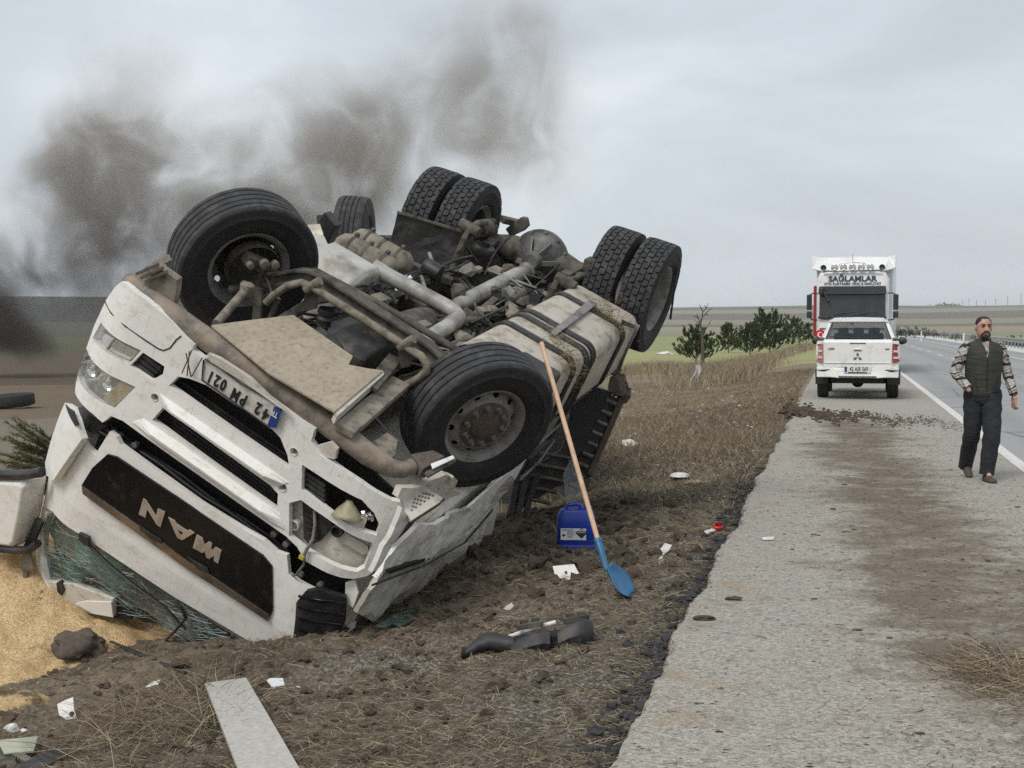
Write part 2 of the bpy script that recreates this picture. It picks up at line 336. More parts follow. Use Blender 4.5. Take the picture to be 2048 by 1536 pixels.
class NT:
    # small shader-graph helper
    def __init__(s, name):
        s.m = bpy.data.materials.new(name); s.m.use_nodes = True; s.N = s.m.node_tree.nodes; s.L = s.m.node_tree.links
        s.b = s.N['Principled BSDF']; s.out = s.N['Material Output']
        s.pos = s.N.new('ShaderNodeNewGeometry').outputs['Position']; s.obj = s.N.new('ShaderNodeTexCoord').outputs['Object']
    def lk(s, a, b): s.L.new(a, b)
    def _in(s, sock, v):
        if hasattr(v, 'is_output'): s.L.new(v, sock)
        else: sock.default_value = v
    def noise(s, sc, det=5, ro=.55, vec=None, dist=0.0):
        n = s.N.new('ShaderNodeTexNoise'); n.inputs['Scale'].default_value = sc; n.inputs['Detail'].default_value = det; n.inputs['Roughness'].default_value = ro
        n.inputs['Distortion'].default_value = dist; s.L.new(vec or s.pos, n.inputs['Vector']); return n.outputs['Fac']
    def voro(s, sc, out='Color', vec=None, feat='F1'):
        n = s.N.new('ShaderNodeTexVoronoi'); n.feature = feat; n.inputs['Scale'].default_value = sc; s.L.new(vec or s.pos, n.inputs['Vector']); return n.outputs[out]
    def math(s, op, a, b=0.0, c=None, clamp=False):
        n = s.N.new('ShaderNodeMath'); n.operation = op; n.use_clamp = clamp; s._in(n.inputs[0], a); s._in(n.inputs[1], b)
        if c is not None: s._in(n.inputs[2], c)
        return n.outputs[0]
    def mr(s, v, a, b, c=0.0, d=1.0):
        n = s.N.new('ShaderNodeMapRange'); n.interpolation_type = 'SMOOTHSTEP'
        s._in(n.inputs['Value'], v); n.inputs['From Min'].default_value = a; n.inputs['From Max'].default_value = b; n.inputs['To Min'].default_value = c; n.inputs['To Max'].default_value = d
        return n.outputs['Result']
    def mix(s, f, a, b, mode='MIX'):
        n = s.N.new('ShaderNodeMixRGB'); n.blend_type = mode; s._in(n.inputs['Fac'], f)
        for i, v in ((1, a), (2, b)):
            if hasattr(v, 'is_output'): s.L.new(v, n.inputs[i])
            else: n.inputs[i].default_value = (*v, 1) if len(v) == 3 else v
        return n.outputs['Color']
    def ramp(s, v, stops, const=False):
        n = s.N.new('ShaderNodeValToRGB'); cr = n.color_ramp
        if const: cr.interpolation = 'CONSTANT'
        while len(cr.elements) < len(stops): cr.elements.new(.5)
        for e_, (p, c) in zip(cr.elements, stops): e_.position = p; e_.color = (*c, 1)
        s._in(n.inputs['Fac'], v); return n.outputs['Color']
    def sep(s, v=None):
        n = s.N.new('ShaderNodeSeparateXYZ'); s.L.new(v or s.pos, n.inputs[0]); return n.outputs
    def mapv(s, v, sc=(1,1,1), loc=(0,0,0), rot=(0,0,0)):
        n = s.N.new('ShaderNodeMapping'); n.inputs['Scale'].default_value = sc; n.inputs['Location'].default_value = loc; n.inputs['Rotation'].default_value = rot
        s.L.new(v, n.inputs['Vector']); return n.outputs[0]
    def attr(s, nm):
        n = s.N.new('ShaderNodeAttribute'); n.attribute_name = nm; return n.outputs['Fac']
    def bump(s, h, st=.5, dist=.02):
        n = s.N.new('ShaderNodeBump'); n.inputs['Strength'].default_value = st; n.inputs['Distance'].default_value = dist
        s.L.new(h, n.inputs['Height']); s.L.new(n.outputs['Normal'], s.b.inputs['Normal'])
    def fin(s, c, rough=.9, spec=.3):
        s._in(s.b.inputs['Base Color'], c if hasattr(c, 'is_output') else (*c, 1)); s._in(s.b.inputs['Roughness'], rough); s.b.inputs['Specular IOR Level'].default_value = spec; return s.m
# --- earth: dug soil near the wreck, dry verge, then fields in strips
t = NT('earth'); X, Y, Z = t.sep()
soil = t.ramp(t.noise(2.2, 8, .65), [(.30, (.040,.028,.019)), (.5, (.090,.065,.044)), (.70, (.175,.134,.094))])
fine = t.noise(38, 6, .7); soil = t.mix(t.mr(fine, .38, .66), soil, t.mix(.5, soil, (.24,.20,.155)))
crumb = t.voro(60); gcr = t.sep(crumb)[0]
soil = t.mix(t.math('MULTIPLY', t.mr(gcr, .90, .97), .6), soil, (.22,.20,.17))
green = t.math('MULTIPLY', t.mr(t.noise(1.1, 4), .55, .68), t.mr(fine, .45, .6)); soil = t.mix(t.math('MULTIPLY', green, .55), soil, (.085,.092,.035))
tan_ = t.math('MULTIPLY', t.mr(t.noise(.9, 7, .68), .42, .62), t.mr(fine, .30, .62)); soil = t.mix(t.math('MULTIPLY', tan_, .62), soil, (.255,.212,.158))
grav = t.math('MULTIPLY', t.math('SUBTRACT', 1.0, t.mr(X, -2.9, -.9)), 0.0)
gv = t.math('MULTIPLY', t.mr(X, -2.6, -.85), t.mr(t.noise(1.7, 6, .65), .40, .60))
gv2 = t.math('MULTIPLY', t.math('SUBTRACT', 1.0, t.mr(Y, 7.2, 9.5)), t.mr(t.noise(.9, 6, .65), .46, .62))
gvt = t.math('MULTIPLY', t.math('MAXIMUM', gv, t.math('MULTIPLY', gv2, t.mr(X, -3.6, -2.6))), .75)
chip = t.ramp(t.sep(t.voro(75))[0], [(.0, (.04,.038,.036)), (.45, (.11,.10,.088)), (.8, (.24,.22,.195)), (1., (.40,.38,.35))])
soil = t.mix(gvt, soil, chip)
darkdug = t.mr(t.attr('dug'), .05, .30); soil = t.mix(t.math('MULTIPLY', darkdug, .8), soil, t.mix(t.mr(fine, .35, .7), (.022,.016,.012), (.060,.045,.034)))
edge = t.math('MULTIPLY', t.mr(X, -1.12, -.86), t.mr(t.noise(4, 5), .35, .55)); soil = t.mix(t.math('MULTIPLY', edge, .75), soil, t.mix(t.mr(t.sep(t.voro(60))[0], .2, .9), (.012,.012,.013), (.05,.05,.052)))
# distance along the view and to the side, for the fields
vd = t.math('ADD', t.math('MULTIPLY', X, -math.sin(YAW)), t.math('MULTIPLY', Y, math.cos(YAW)))
sd = t.math('ADD', t.math('MULTIPLY', X, math.cos(YAW)), t.math('MULTIPLY', Y, math.sin(YAW)))
wob = t.math('MULTIPLY', t.math('SUBTRACT', t.noise(.02, 3), .5), 30.0)
vdw = t.math('ADD', vd, t.math('MULTIPLY', wob, t.mr(vd, 60, 260)))
lg = t.math('DIVIDE', t.math('LOGARITHM', t.math('MAXIMUM', vdw, 1.0), 10.0), 3.6)
def P(d): return math.log10(d)/3.6
right_f = t.ramp(lg, [(0., (.12,.09,.06)), (P(34), (.22,.175,.12)), (P(62), (.31,.30,.145)), (P(125), (.26,.275,.13)), (P(330), (.21,.225,.135)), (P(460), (.27,.225,.175)), (P(640), (.14,.155,.085)), (P(760), (.24,.21,.165)), (P(900), (.155,.135,.11)), (P(1150), (.25,.225,.18)), (P(1330), (.14,.15,.10)), (P(1600), (.20,.19,.155)), (P(1780), (.145,.15,.115)), (P(1930), (.22,.205,.17)), (P(2040), (.095,.092,.08))], True)
left_f = t.ramp(lg, [(0., (.12,.09,.06)), (P(14), (.19,.165,.13)), (P(36), (.15,.115,.08)), (P(56), (.10,.075,.055)), (P(120), (.085,.085,.045)), (P(300), (.075,.068,.055)), (P(700), (.05,.047,.042)), (P(1200), (.065,.06,.05)), (P(1800), (.055,.053,.05))], True)
lr = t.mr(t.math('DIVIDE', sd, t.math('MAXIMUM', vd, 1.0)), -.17, -.13)
field = t.mix(lr, left_f, right_f)
field = t.mix(t.math('MULTIPLY', t.mr(t.noise(.30, 8, .72), .42, .66), .35), field, t.mix(.55, field, (.05,.045,.03)))
field = t.mix(t.math('MULTIPLY', t.mr(t.noise(9, 5, .7), .45, .7), t.math('SUBTRACT', 1.0, t.mr(vd, 40, 110))), field, t.mix(.5, field, (.24,.19,.12)))
ff = t.mr(t.math('ADD', vd, t.math('MULTIPLY', t.noise(.4, 4), 8.0)), 17, 30)
t.bump(t.math('ADD', fine, t.math('MULTIPLY', t.noise(110, 4, .7), .6)), .7, .02)
m_earth = t.fin(t.mix(ff, soil, field), .95, .15)
me, used = grid_mesh('ground', XX, YY, HH); me.materials.append(m_earth)
a_ = me.attributes.new('dug', 'FLOAT', 'POINT'); a_.data.foreach_set('value', DM.ravel()[used].astype(np.float32))
put('ground', me, kind='structure')
# --- spilled grain lying over the soil
t = NT('grain'); gr_n = t.sep(t.voro(150))[0]
gc = t.ramp(gr_n, [(0., (.30,.19,.085)), (.4, (.52,.36,.18)), (1., (.72,.55,.33))])
gc = t.mix(t.math('MULTIPLY', t.mr(t.noise(2.2, 8, .7, t.mapv(t.pos, (1,2.2,1))), .46, .66), .75), gc, (.36,.235,.115)); lowp = t.math('SUBTRACT', 1.0, t.mr(t.sep()[1], 6.8, 8.6)); gc = t.mix(t.math('MULTIPLY', t.mr(t.math('ADD', t.noise(4.5, 10, .76), t.math('MULTIPLY', lowp, .10)), .57, .66), .85), gc, (.075,.055,.038))
t.bump(t.voro(150, 'Distance'), .6, .008); m_grain = t.fin(gc, .8, .25)
ix = (GX > -11.5) & (GX < -3.6); iy = (GY > 4.9) & (GY < 15.5)
sx, sy = np.meshgrid(GX[ix], GY[iy]); hh, gg, _ = ghm(sx, sy)
gth = gg - GR_T - .05*(sy < 8.3)*np.clip((8.3-sy)/.6, 0, 1) + .045*fbm(sx/.30, sy/.30, 5, 77) + .010*vnoise(sx/.05, sy/.05, 78)
hb, _, _ = ghm(sx, sy, False)
zz = np.where(gth > 0, np.maximum(hh, hb)*.5+hb*.5 + np.minimum(gth, 2) + .004, hh-.02)
kp = (gth > -.03); kq = kp[:-1,:-1] | kp[1:,:-1] | kp[:-1,1:] | kp[1:,1:]
me, used = grid_mesh('grain_spill', sx, sy, zz, kq); me.materials.append(m_grain)
o = put('grain_spill', me, kind='stuff'); tag(o, 'golden spilled grain heaped beside the crushed cab', 'grain')

# ---------------------------------------------------------------- road
t = NT('asphalt_shoulder'); X, Y, Z = t.sep()
g0 = t.sep(t.voro(70))[0]
asp = t.ramp(g0, [(0., (.13,.12,.105)), (.25, (.25,.232,.203)), (.6, (.39,.363,.32)), (1., (.56,.53,.47))])
asp = t.mix(.48, asp, t.mix(t.noise(1.3, 6, .6), (.28,.256,.22), (.40,.37,.32)))
bx_ = t.math('ADD', .62, t.math('MULTIPLY', t.math('SUBTRACT', t.noise(.30, 4), .5), 1.8)); bx_ = t.math('ADD', bx_, t.math('MULTIPLY', t.math('SUBTRACT', 12.0, Y), .035))
band = t.math('SUBTRACT', 1.0, t.mr(t.math('ABSOLUTE', t.math('SUBTRACT', X, bx_)), .10, 1.05))
band = t.math('MULTIPLY', band, t.math('MULTIPLY', t.mr(Y, 3.5, 8.0), t.math('SUBTRACT', 1.0, t.mr(Y, 23, 27))))
dm = t.mr(t.math('ADD', t.math('MULTIPLY', band, .36), t.math('MULTIPLY', t.math('SUBTRACT', t.noise(1.6, 11, .78), .5), 1.5)), .04, .40)
stk = t.noise(14, 8, .75, t.mapv(t.pos, (1, 2.5, 1)))
dirtm = t.math('MULTIPLY', t.math('MAXIMUM', dm, t.math('MULTIPLY', t.mr(stk, .56, .66), .65)), t.math('SUBTRACT', 1.0, t.mr(Y, 24, 32)))
asp = t.mix(t.math('MULTIPLY', dirtm, .85), asp, t.mix(fine if False else t.noise(30, 5), (.085,.060,.038), (.185,.14,.092)))
yel = t.math('MULTIPLY', t.math('SUBTRACT', 1.0, t.mr(X, -.75, -.1)), t.mr(t.noise(2.1, 5), .56, .66)); asp = t.mix(t.math('MULTIPLY', yel, .5), asp, (.30,.22,.13))
t.bump(t.voro(70, 'Distance'), .8, .012); m_shoulder = t.fin(asp, .9, .25)
t = NT('asphalt_lane'); X, Y, Z = t.sep()
g0 = t.sep(t.voro(85))[0]
asp = t.ramp(g0, [(0., (.13,.13,.13)), (.5, (.29,.29,.288)), (1., (.45,.45,.445))]); asp = t.mix(.6, asp, t.mix(t.noise(.8, 6, .6, t.mapv(t.pos, (1,.12,1))), (.25,.25,.248), (.36,.36,.355)))
whl = t.math('SUBTRACT', 1.0, t.mr(t.math('ABSOLUTE', t.math('SUBTRACT', t.math('PINGPONG', t.math('ADD', X, -2.06+.1), 1.75), .85)), .0, .55)); asp = t.mix(t.math('MULTIPLY', whl, .22), asp, (.13,.13,.13))
crk = t.math('MULTIPLY', t.math('SUBTRACT', 1.0, t.mr(t.voro(.45, 'Distance', t.mapv(t.pos, (1,.35,1)), 'DISTANCE_TO_EDGE'), .004, .012)), .5); asp = t.mix(crk, asp, (.05,.05,.05))
t.bump(t.voro(85, 'Distance'), .5, .008); m_lane = t.fin(asp, .85, .3)
RY = list(np.arange(2.0, 14, .05)) + list(np.arange(14, 40, .2)) + list(np.arange(40, 720, 5.0))
def road_z(y): return 0.0 if y < 380 else max(0.0, float(ghm(np.array([2.0]), np.array([y]), False)[0][0])+.10)
b = MB(); rows = []
for y in RY:
    ex = EDGE + .09*mnoise.noise(Vector((y*.55, 12, 0))) + .075*mnoise.noise(Vector((y*1.4, 3, 0))) + .045*mnoise.noise(Vector((y*6, 9, 0))) + .018*mnoise.noise(Vector((y*17, 2, 0)))
    if y > 22: ex += .03*mnoise.noise(Vector((y*.6, 5, 0)))
    z = road_z(y)
    rows.append([(ex-.035+.02*mnoise.noise(Vector((y*11,1,4))), y, z-.13), (ex, y, z-.014), (ex+.035, y, z), (.6, y, z), (1.985, y, z)])
b.loft([[Vector(p) for p in r] for r in rows], close=False); sh = b.build('road_shoulder', m_shoulder, kind='structure', recalc=False)
b = MB(); b.loft([[Vector((1.985, y, road_z(y))), Vector((5.35, y, road_z(y))), Vector((8.45, y, road_z(y))), Vector((10.4, y, road_z(y))), Vector((10.5, y, road_z(y)-.12))] for y in RY if y > 9], close=False)
b.build('road', m_lane, kind='structure', recalc=False)
t = NT('road_paint'); pm = t.mr(t.noise(16, 8, .75), .34, .50); m_paint = t.fin(t.mix(pm, (.24,.23,.215), t.mix(t.noise(2.5, 5), (.56,.54,.50), (.70,.685,.65))), .7, .3)
def strip(name, x0, x1, y0, y1, wob=.006):
    b = MB(); ys = [y0]; 
    while ys[-1] < y1: ys.append(min(y1, ys[-1] + (.25 if ys[-1] < 30 else 4)))
    b.loft([[Vector((x0+wob*mnoise.noise(Vector((y*3,1,0))), y, road_z(y)+.004)), Vector((x1+wob*mnoise.noise(Vector((y*3,7,0))), y, road_z(y)+.004))] for y in ys], close=False)
    return b.build(name, m_paint, recalc=False, kind='structure')
strip('edge_line', 1.99, 2.14, 9.5, 640); strip('edge_line', 8.38, 8.52, 25, 640)
y = 28.0
while y < 400: strip('lane_dash', 5.29, 5.41, y, y+4.0); y += 10.0

# ---------------------------------------------------------------- wheels (axis +y = inner side, outer side faces -y)
def tyre_mesh(Rt, w, lug):
    b = MB(); h = w/2
    side = [(.292,h*.80),(.305,h*.84),(.33,h*.97),(.375,h*1.03),(.42,h*1.04),(.425,h*1.055),(.435,h*1.055),(.44,h*1.03),(Rt-.045,h*.99),(Rt-.022,h*.955),(Rt-.010,h*.90)]
    if not lug:
        top = [(Rt-.002,h*.84)]
        for g in (.58,.20,-.20,-.58):
            top += [(Rt,h*(g)+.008),(Rt-.004,h*g+.0055),(Rt-.014,h*g+.004),(Rt-.014,h*g-.004),(Rt-.004,h*g-.0055),(Rt,h*g-.008)]
        top += [(Rt-.002,-h*.84)]
    else:
        top = [(Rt-.016,h*.86),(Rt-.016,-h*.86)]
    prof = side + top + [(r,-z) for (r,z) in reversed(side)]
    n = 96; b.cur = 0
    b.lathe([(r,-z) for (r,z) in prof], (0,0,0), (0,1,0), n)
    ns = len(side)-2
    b.mi = [1 if (ns <= i//n < len(prof)-1-ns) and not lug else 0 for i in range(len(b.f))]
    if lug:
        b.cur = 1; rows = [(-.80,.32,.0,.90),(-.42,.34,.5,.80),(0,.40,.0,.86),(.42,.34,.5,.80),(.80,.32,.0,.90)]; nb = 50
        for (c, wd, ph, fl) in rows:
            for k in range(nb):
                a0 = 2*math.pi*(k+ph)/nb; da = math.pi/nb*fl; z0, z1 = h*(c-wd/2), h*(c+wd/2)
                sk = da*.28*(1 if k % 2 else -1); edge = .006 if abs(c) > .7 else 0
                vs = []
                for rr in (Rt-.018, Rt-.001):
                    for (aa, zz) in ((a0-da+sk,z0),(a0+da+sk,z0),(a0+da-sk,z1),(a0-da-sk,z1)):
                        r2 = rr - (edge if (abs(zz) > h*.9) else 0); sh = 1 if rr < Rt-.01 else .94
                        am = a0 + (aa-a0)*sh; zm = h*c + (zz-h*c)*sh
                        vs.append((r2*math.cos(am), zm, r2*math.sin(am)))
                b.add(vs, [(4,5,6,7),(0,1,5,4),(1,2,6,5),(2,3,7,6),(3,0,4,7)])
    return b
def build_wheel(parent, name, Rt, w, kind, loc, rot, tyre_me=None):
    w_ = MB(); h = w/2
    w_.lathe([(.262,h*.55),(.255,h*.3),(.258,-h*.2),(.27,-h*.62),(.287,-h*.78),(.300,-h*.80),(.303,-h*.84),(.297,-h*.86),(.282,-h*.80),(.262,-h*.60),(.25,-h*.2),(.247,h*.3),(.255,h*.6),(.285,h*.80),(.298,h*.86),(.303,h*.82),(.29,h*.78),(.262,h*.55)], (0,0,0), (0,1,0), 64)
    cone = {'front': [(.262,-.062),(.184,-.108)], 'rear': [(.256,.06),(.175,.045)], 'inner': [(.256,-.09),(.175,-.10)]}[kind]
    (ra, ha), (rb, hb) = cone; nh = 10; hr = .030
    for k in range(nh):
        a0 = 2*math.pi*k/nh; hw = math.pi/nh
        outer = [Vector((ra*(-hw+2*hw*i/6), 0, 0)) for i in range(7)] + [Vector((ra*(hw-2*hw*i/6), 1, 0)) for i in range(7)]
        Lc = math.hypot(ra-rb, ha-hb)
        outer = [Vector((p.x, p.y*Lc, 0)) for p in outer]
        hole = [Vector((hr*1.0*math.cos(2*math.pi*i/14), Lc*.36+hr*.8*math.sin(2*math.pi*i/14), 0)) for i in range(14)]
        tri = tessellate_polygon([outer, hole]); pts = outer+hole; vs = []
        for off in (0, .008):
            for p in pts:
                f = p.y/Lc; r_ = ra+(rb-ra)*f; an = a0 + p.x/ra; vs.append((r_*math.cos(an), ha+(hb-ha)*f+off, r_*math.sin(an)))
        nn = len(pts); fs = [tuple(t_) for t_ in tri]+[tuple(i+nn for i in reversed(t_)) for t_ in tri]
        n0 = len(outer); fs += [(n0+i, n0+(i+1) % 14, nn+n0+(i+1) % 14, nn+n0+i) for i in range(14)]
        w_.add(vs, fs)
    wheel = w_.build(name, m_rim, parent, smooth=35); wheel.matrix_local = Matrix.Translation(loc) @ rot
    if tyre_me is None:
        tb = tyre_mesh(Rt, w, kind != 'front'); ty = tb.build('tyre', [m_rubber, m_tread], wheel, smooth=32)
    else: ty = put('tyre', tyre_me, wheel)
    hbld = MB()
    if kind == 'front': hbld.lathe([(.185,-.098),(.183,-.112),(.172,-.118),(.11,-.118),(.105,-.128),(.095,-.136),(.05,-.140),(.0005,-.141)], (0,0,0), (0,1,0), 40)
    elif kind == 'rear': hbld.lathe([(.176,.045),(.172,.03),(.125,.03),(.12,-.06),(.112,-.075),(.06,-.078),(.0005,-.08)], (0,0,0), (0,1,0), 40)
    if kind != 'inner':
        hub = hbld.build('hub', m_hub, wheel, smooth=40)
        nm = MB(); nm.lathe([(.021,0),(.021,-.006),(.0165,-.010),(.0155,-.030),(.010,-.032),(.009,-.042),(.0005,-.043)], (0,0,0), (0,1,0), 8)
        first = None
        for k in range(10):
            an = 2*math.pi*(k+.5)/10
            if first is None: first = nm.build('wheel_nut', m_rim, wheel, smooth=30); q = first
            else: q = put('wheel_nut', first.data, wheel)
            q.location = (.147*math.cos(an), -.117 if kind == 'front' else .032, .147*math.sin(an))
    return wheel, ty.data

# ---------------------------------------------------------------- the overturned truck (own axes: x forward, y left, z up)
truck = thing('overturned_truck', 'white lorry tractor lying upside down with crushed cab and wheels in the air', 'truck')
truck.matrix_world = TRUCK_M
def bend(y, z):
    a = abs(y); b_ = .035*(a/1.2)**2 + .17*(max(0, a-.86)/.38)**2
    return b_ + .16*max(0, z-1.9)
def surf(u, v, x0):
    xs = x0
    for i in range(12):
        p = tl(u, v, 0, xs); xs = x0 - bend(max(-1.25, min(1.25, p.y)), min(p.z, 2.9))
    return p
def circ_uv(u, v, r, n=12): return [(u+r*math.cos(2*math.pi*k/n), v+r*math.sin(2*math.pi*k/n)) for k in range(n)]
def panel(name, outer, x0, mat, holes=(), thick=.03, parent=None, bevel=.006, wav=0.0, seg=2):
    loops = [[surf(u, v, x0) for (u, v) in lp] for lp in [outer]+list(holes)]
    fl = [Vector((p.y, p.z, 0)) for lp in loops for p in lp]
    tri = tessellate_polygon([[Vector((p.y, p.z, 0)) for p in lp] for lp in loops])
    bm = bmesh.new(); vs = [bm.verts.new(p) for p in fl]
    for t_ in tri:
        try: bm.faces.new([vs[i] for i in t_])
        except ValueError: pass
    for yy in [-1.2,-1.15,-1.1,-1.05,-1.0,-.95,-.9,-.8,-.6,-.3,0,.3,.6,.8,.9,.95,1.0,1.05,1.1,1.15,1.2]:
        bmesh.ops.bisect_plane(bm, geom=bm.verts[:]+bm.edges[:]+bm.faces[:], plane_co=(yy,0,0), plane_no=(1,0,0))
    for v in bm.verts:
        y, z = v.co.x, v.co.y
        v.co = Vector((x0 - bend(y, z) + wav*mnoise.noise(Vector((y*3, z*3, x0*9))), y, z))
    bmesh.ops.recalc_face_normals(bm, faces=bm.faces)
    if sum((f.normal.x*f.calc_area() for f in bm.faces)) < 0: bmesh.ops.reverse_faces(bm, faces=bm.faces)
    me = bpy.data.meshes.new(name); bm.to_mesh(me); bm.free(); me.materials.append(mat)
    return put(name, me, parent or truck, bevel, seg, solid=thick)
def plane_panel(name, uv, axis, val, thick, mat, parent=None, bevel=.004, holes=(), crumple=0.0):
    pts = [tl(u, v, axis, val) for (u, v) in uv]; b = MB(); vec = Vector((0,0,0)); vec[axis] = thick
    if not holes: b.prism(pts, vec)
    else:
        lps = [pts]+[[tl(u, v, axis, val) for (u, v) in hh] for hh in holes]; al = [p for lp in lps for p in lp]; n = len(al)
        o1 = [i for i in range(3) if i != axis]
        tri = tessellate_polygon([[Vector((p[o1[0]], p[o1[1]], 0)) for p in lp] for lp in lps])
        fs = [tuple(t_) for t_ in tri]+[tuple(i+n for i in reversed(t_)) for t_ in tri]; k = 0
        for lp in lps:
            m_ = len(lp); fs += [(k+i, k+(i+1) % m_, n+k+(i+1) % m_, n+k+i) for i in range(m_)]; k += m_
        b.add(al+[p+vec for p in al], fs)
    o_ = b.build(name, mat, parent or truck, bevel=bevel)
    if crumple:
        bm = bmesh.new(); bm.from_mesh(o_.data); o1 = [i for i in range(3) if i != axis]
        for ax in o1:
            lo_ = min(v.co[ax] for v in bm.verts); hi_ = max(v.co[ax] for v in bm.verts); n_ = int((hi_-lo_)/.06)
            for k in range(1, n_):
                no = Vector((0,0,0)); no[ax] = 1; co = no*(lo_+(hi_-lo_)*k/n_); bmesh.ops.bisect_plane(bm, geom=bm.verts[:]+bm.edges[:]+bm.faces[:], plane_co=co, plane_no=no)
        for v in bm.verts:
            q_ = Vector((v.co[o1[0]], v.co[o1[1]], axis*3.7)); v.co[axis] += crumple*(mnoise.noise(q_*2.4) + .6*abs(mnoise.noise(q_*5.5)) + .25*mnoise.noise(q_*13))
        bm.to_mesh(o_.data); bm.free()
    return o_

# --- cab shell behind the front panels
b = MB(); rings = []
for (x, ins, zt, zb) in ((1.10,.06,1.12,2.62),(.95,.02,1.08,2.66),(.3,0,1.08,2.66),(-.6,0,1.08,2.6),(-.95,.05,1.12,2.5)):
    ring = []
    for (y, z) in ((-1.2,zb-.1),(-1.2,2.0),(-1.2,1.5),(-1.2,zt+.08),(-1.1,zt),(0,zt),(1.1,zt),(1.2,zt+.08),(1.2,1.5),(1.2,2.0),(1.2,zb-.1),(1.1,zb),(0,zb),(-1.1,zb)):
        ring.append(Vector((x, y*(1-ins/1.2) + .035*mnoise.noise(Vector((x*2.2, y, z*2.2))), z + .03*mnoise.noise(Vector((x*2, y*2, z+4))))))
    rings.append(ring)
b.loft(rings); b.build('cab_shell', m_white2, truck, smooth=40)
panel('cavity_backing', [(255,590),(330,610),(620,800),(800,990),(770,1060),(700,1260),(560,1260),(330,1150),(95,1000),(150,800)], 1.16, m_cavity, thick=.03, bevel=None)  # black sheet behind the openings; the cavity's shade is in its colour

# --- bumper with its openings
H_up_light = [(202,645),(282,701),(258,728),(185,676)]
H_lo_light = [(169,700),(271,774),(228,817),(150,755),(152,735)]
H_vent = [(286,705),(329,733),(326,748),(304,760),(260,731)]
H_g1 = [(378,757),(412,770),(543,857),(561,876),(575,911),(579,938),(338,771),(356,753)]
H_g2 = [(326,815),(541,971),(556,988),(554,1020),(304,840)]
H_vr = [(604,929),(656,963),(682,979),(724,1000),(748,1026),(759,1050),(753,1071),(734,1066),(667,1030),(603,979)]
H_lr = [(578,1006),(602,1000),(626,1018),(667,1046),(708,1072),(745,1086),(742,1102),(729,1136),(714,1144),(688,1139),(612,1100),(578,1072)]
bump_out = [(244,562),(258,573),(284,594),(320,622),(346,646),(370,672),(388,690),(384,700),(404,714),(418,708),(436,722),(470,742),(494,762),(526,784),(552,804),(575,820),(604,842),(630,858),(626,868),(622,882),(632,896),(640,910),(656,920),(684,941),(721,965),(760,990),(784,1002),(812,1006),(799,1036),(786,1068),(765,1115),(748,1143),(734,1152),(706,1158),(682,1155),(655,1146),(612,1123),(594,1094),(574,1074),(520,1036),(420,966),(320,896),(246,842),(222,832),(205,845),(186,828),(164,808),(150,786),(144,757),(152,728),(164,702),(184,651),(212,600),(230,574)]
bumper = panel('bumper', bump_out, 1.42, m_white, [H_up_light,H_lo_light,H_vent,H_g1,H_g2,H_vr,H_lr,circ_uv(310,794,7),circ_uv(588,903,7),circ_uv(565,974,8)], thick=.045, bevel=.012, seg=3)
for (u, v, r) in ((310,794,7),(588,903,7),(565,974,8)):
    p = surf(u, v, 1.42); q = MB(); q.lathe([(r*.0036,.006),(r*.0036,-.07),(r*.0030,-.072),(.0005,-.075)], p, (1,0,0), 18); q.build('bolt_well', m_white2, bumper, smooth=40)
# upper seam line, as a groove strip, left end cap
q = MB(); q.tube([surf(u, v, 1.4215) for (u, v) in ((210,603),(222,626),(250,652),(290,680),(316,697),(326,701),(340,696),(352,680),(362,672))], .0045, 6); q.build('panel_seam', m_cavity, bumper, smooth=60)
# grille bars: raised, faceted, running across
def grille_bar(pa, pb, pc, pd, x0, h):
    q = MB(); rings = []
    for k in range(9):
        f = k/8; e_ = min(1, min(f, 1-f)*9)
        up_ = (pa[0]+(pb[0]-pa[0])*f, pa[1]+(pb[1]-pa[1])*f); lo_ = (pd[0]+(pc[0]-pd[0])*f, pd[1]+(pc[1]-pd[1])*f)
        A = surf(*up_, x0); B = surf(*lo_, x0); mid = A.lerp(B, .42); 
        rings.append([A+Vector((-.03,0,0)), A, mid+Vector((h*e_,0,0)), A.lerp(B,.72)+Vector((h*.8*e_,0,0)), B, B+Vector((-.03,0,0))])
    q.loft(rings); return q.build('grille_bar', m_white, bumper, bevel=.006)
grille_bar((318,786),(579,966),(553,974),(322,814), 1.424, .05)
grille_bar((286,836),(560,1028),(570,1062),(262,846), 1.424, .05)
# grille mesh deep inside the openings
for (u0, v0, u1, v1) in ((345,772,575,932),(320,838,552,1004)):
    for k in range(3):
        q = MB(); off = (k-1)*9
        A = surf(u0, v0+off-10, 1.30); B = surf(u1, v1+off-10, 1.30); q.bar(A, B, .02, .012, (1,0,0)); q.build('grille_slat', m_blackpl, bumper, bevel=.003)
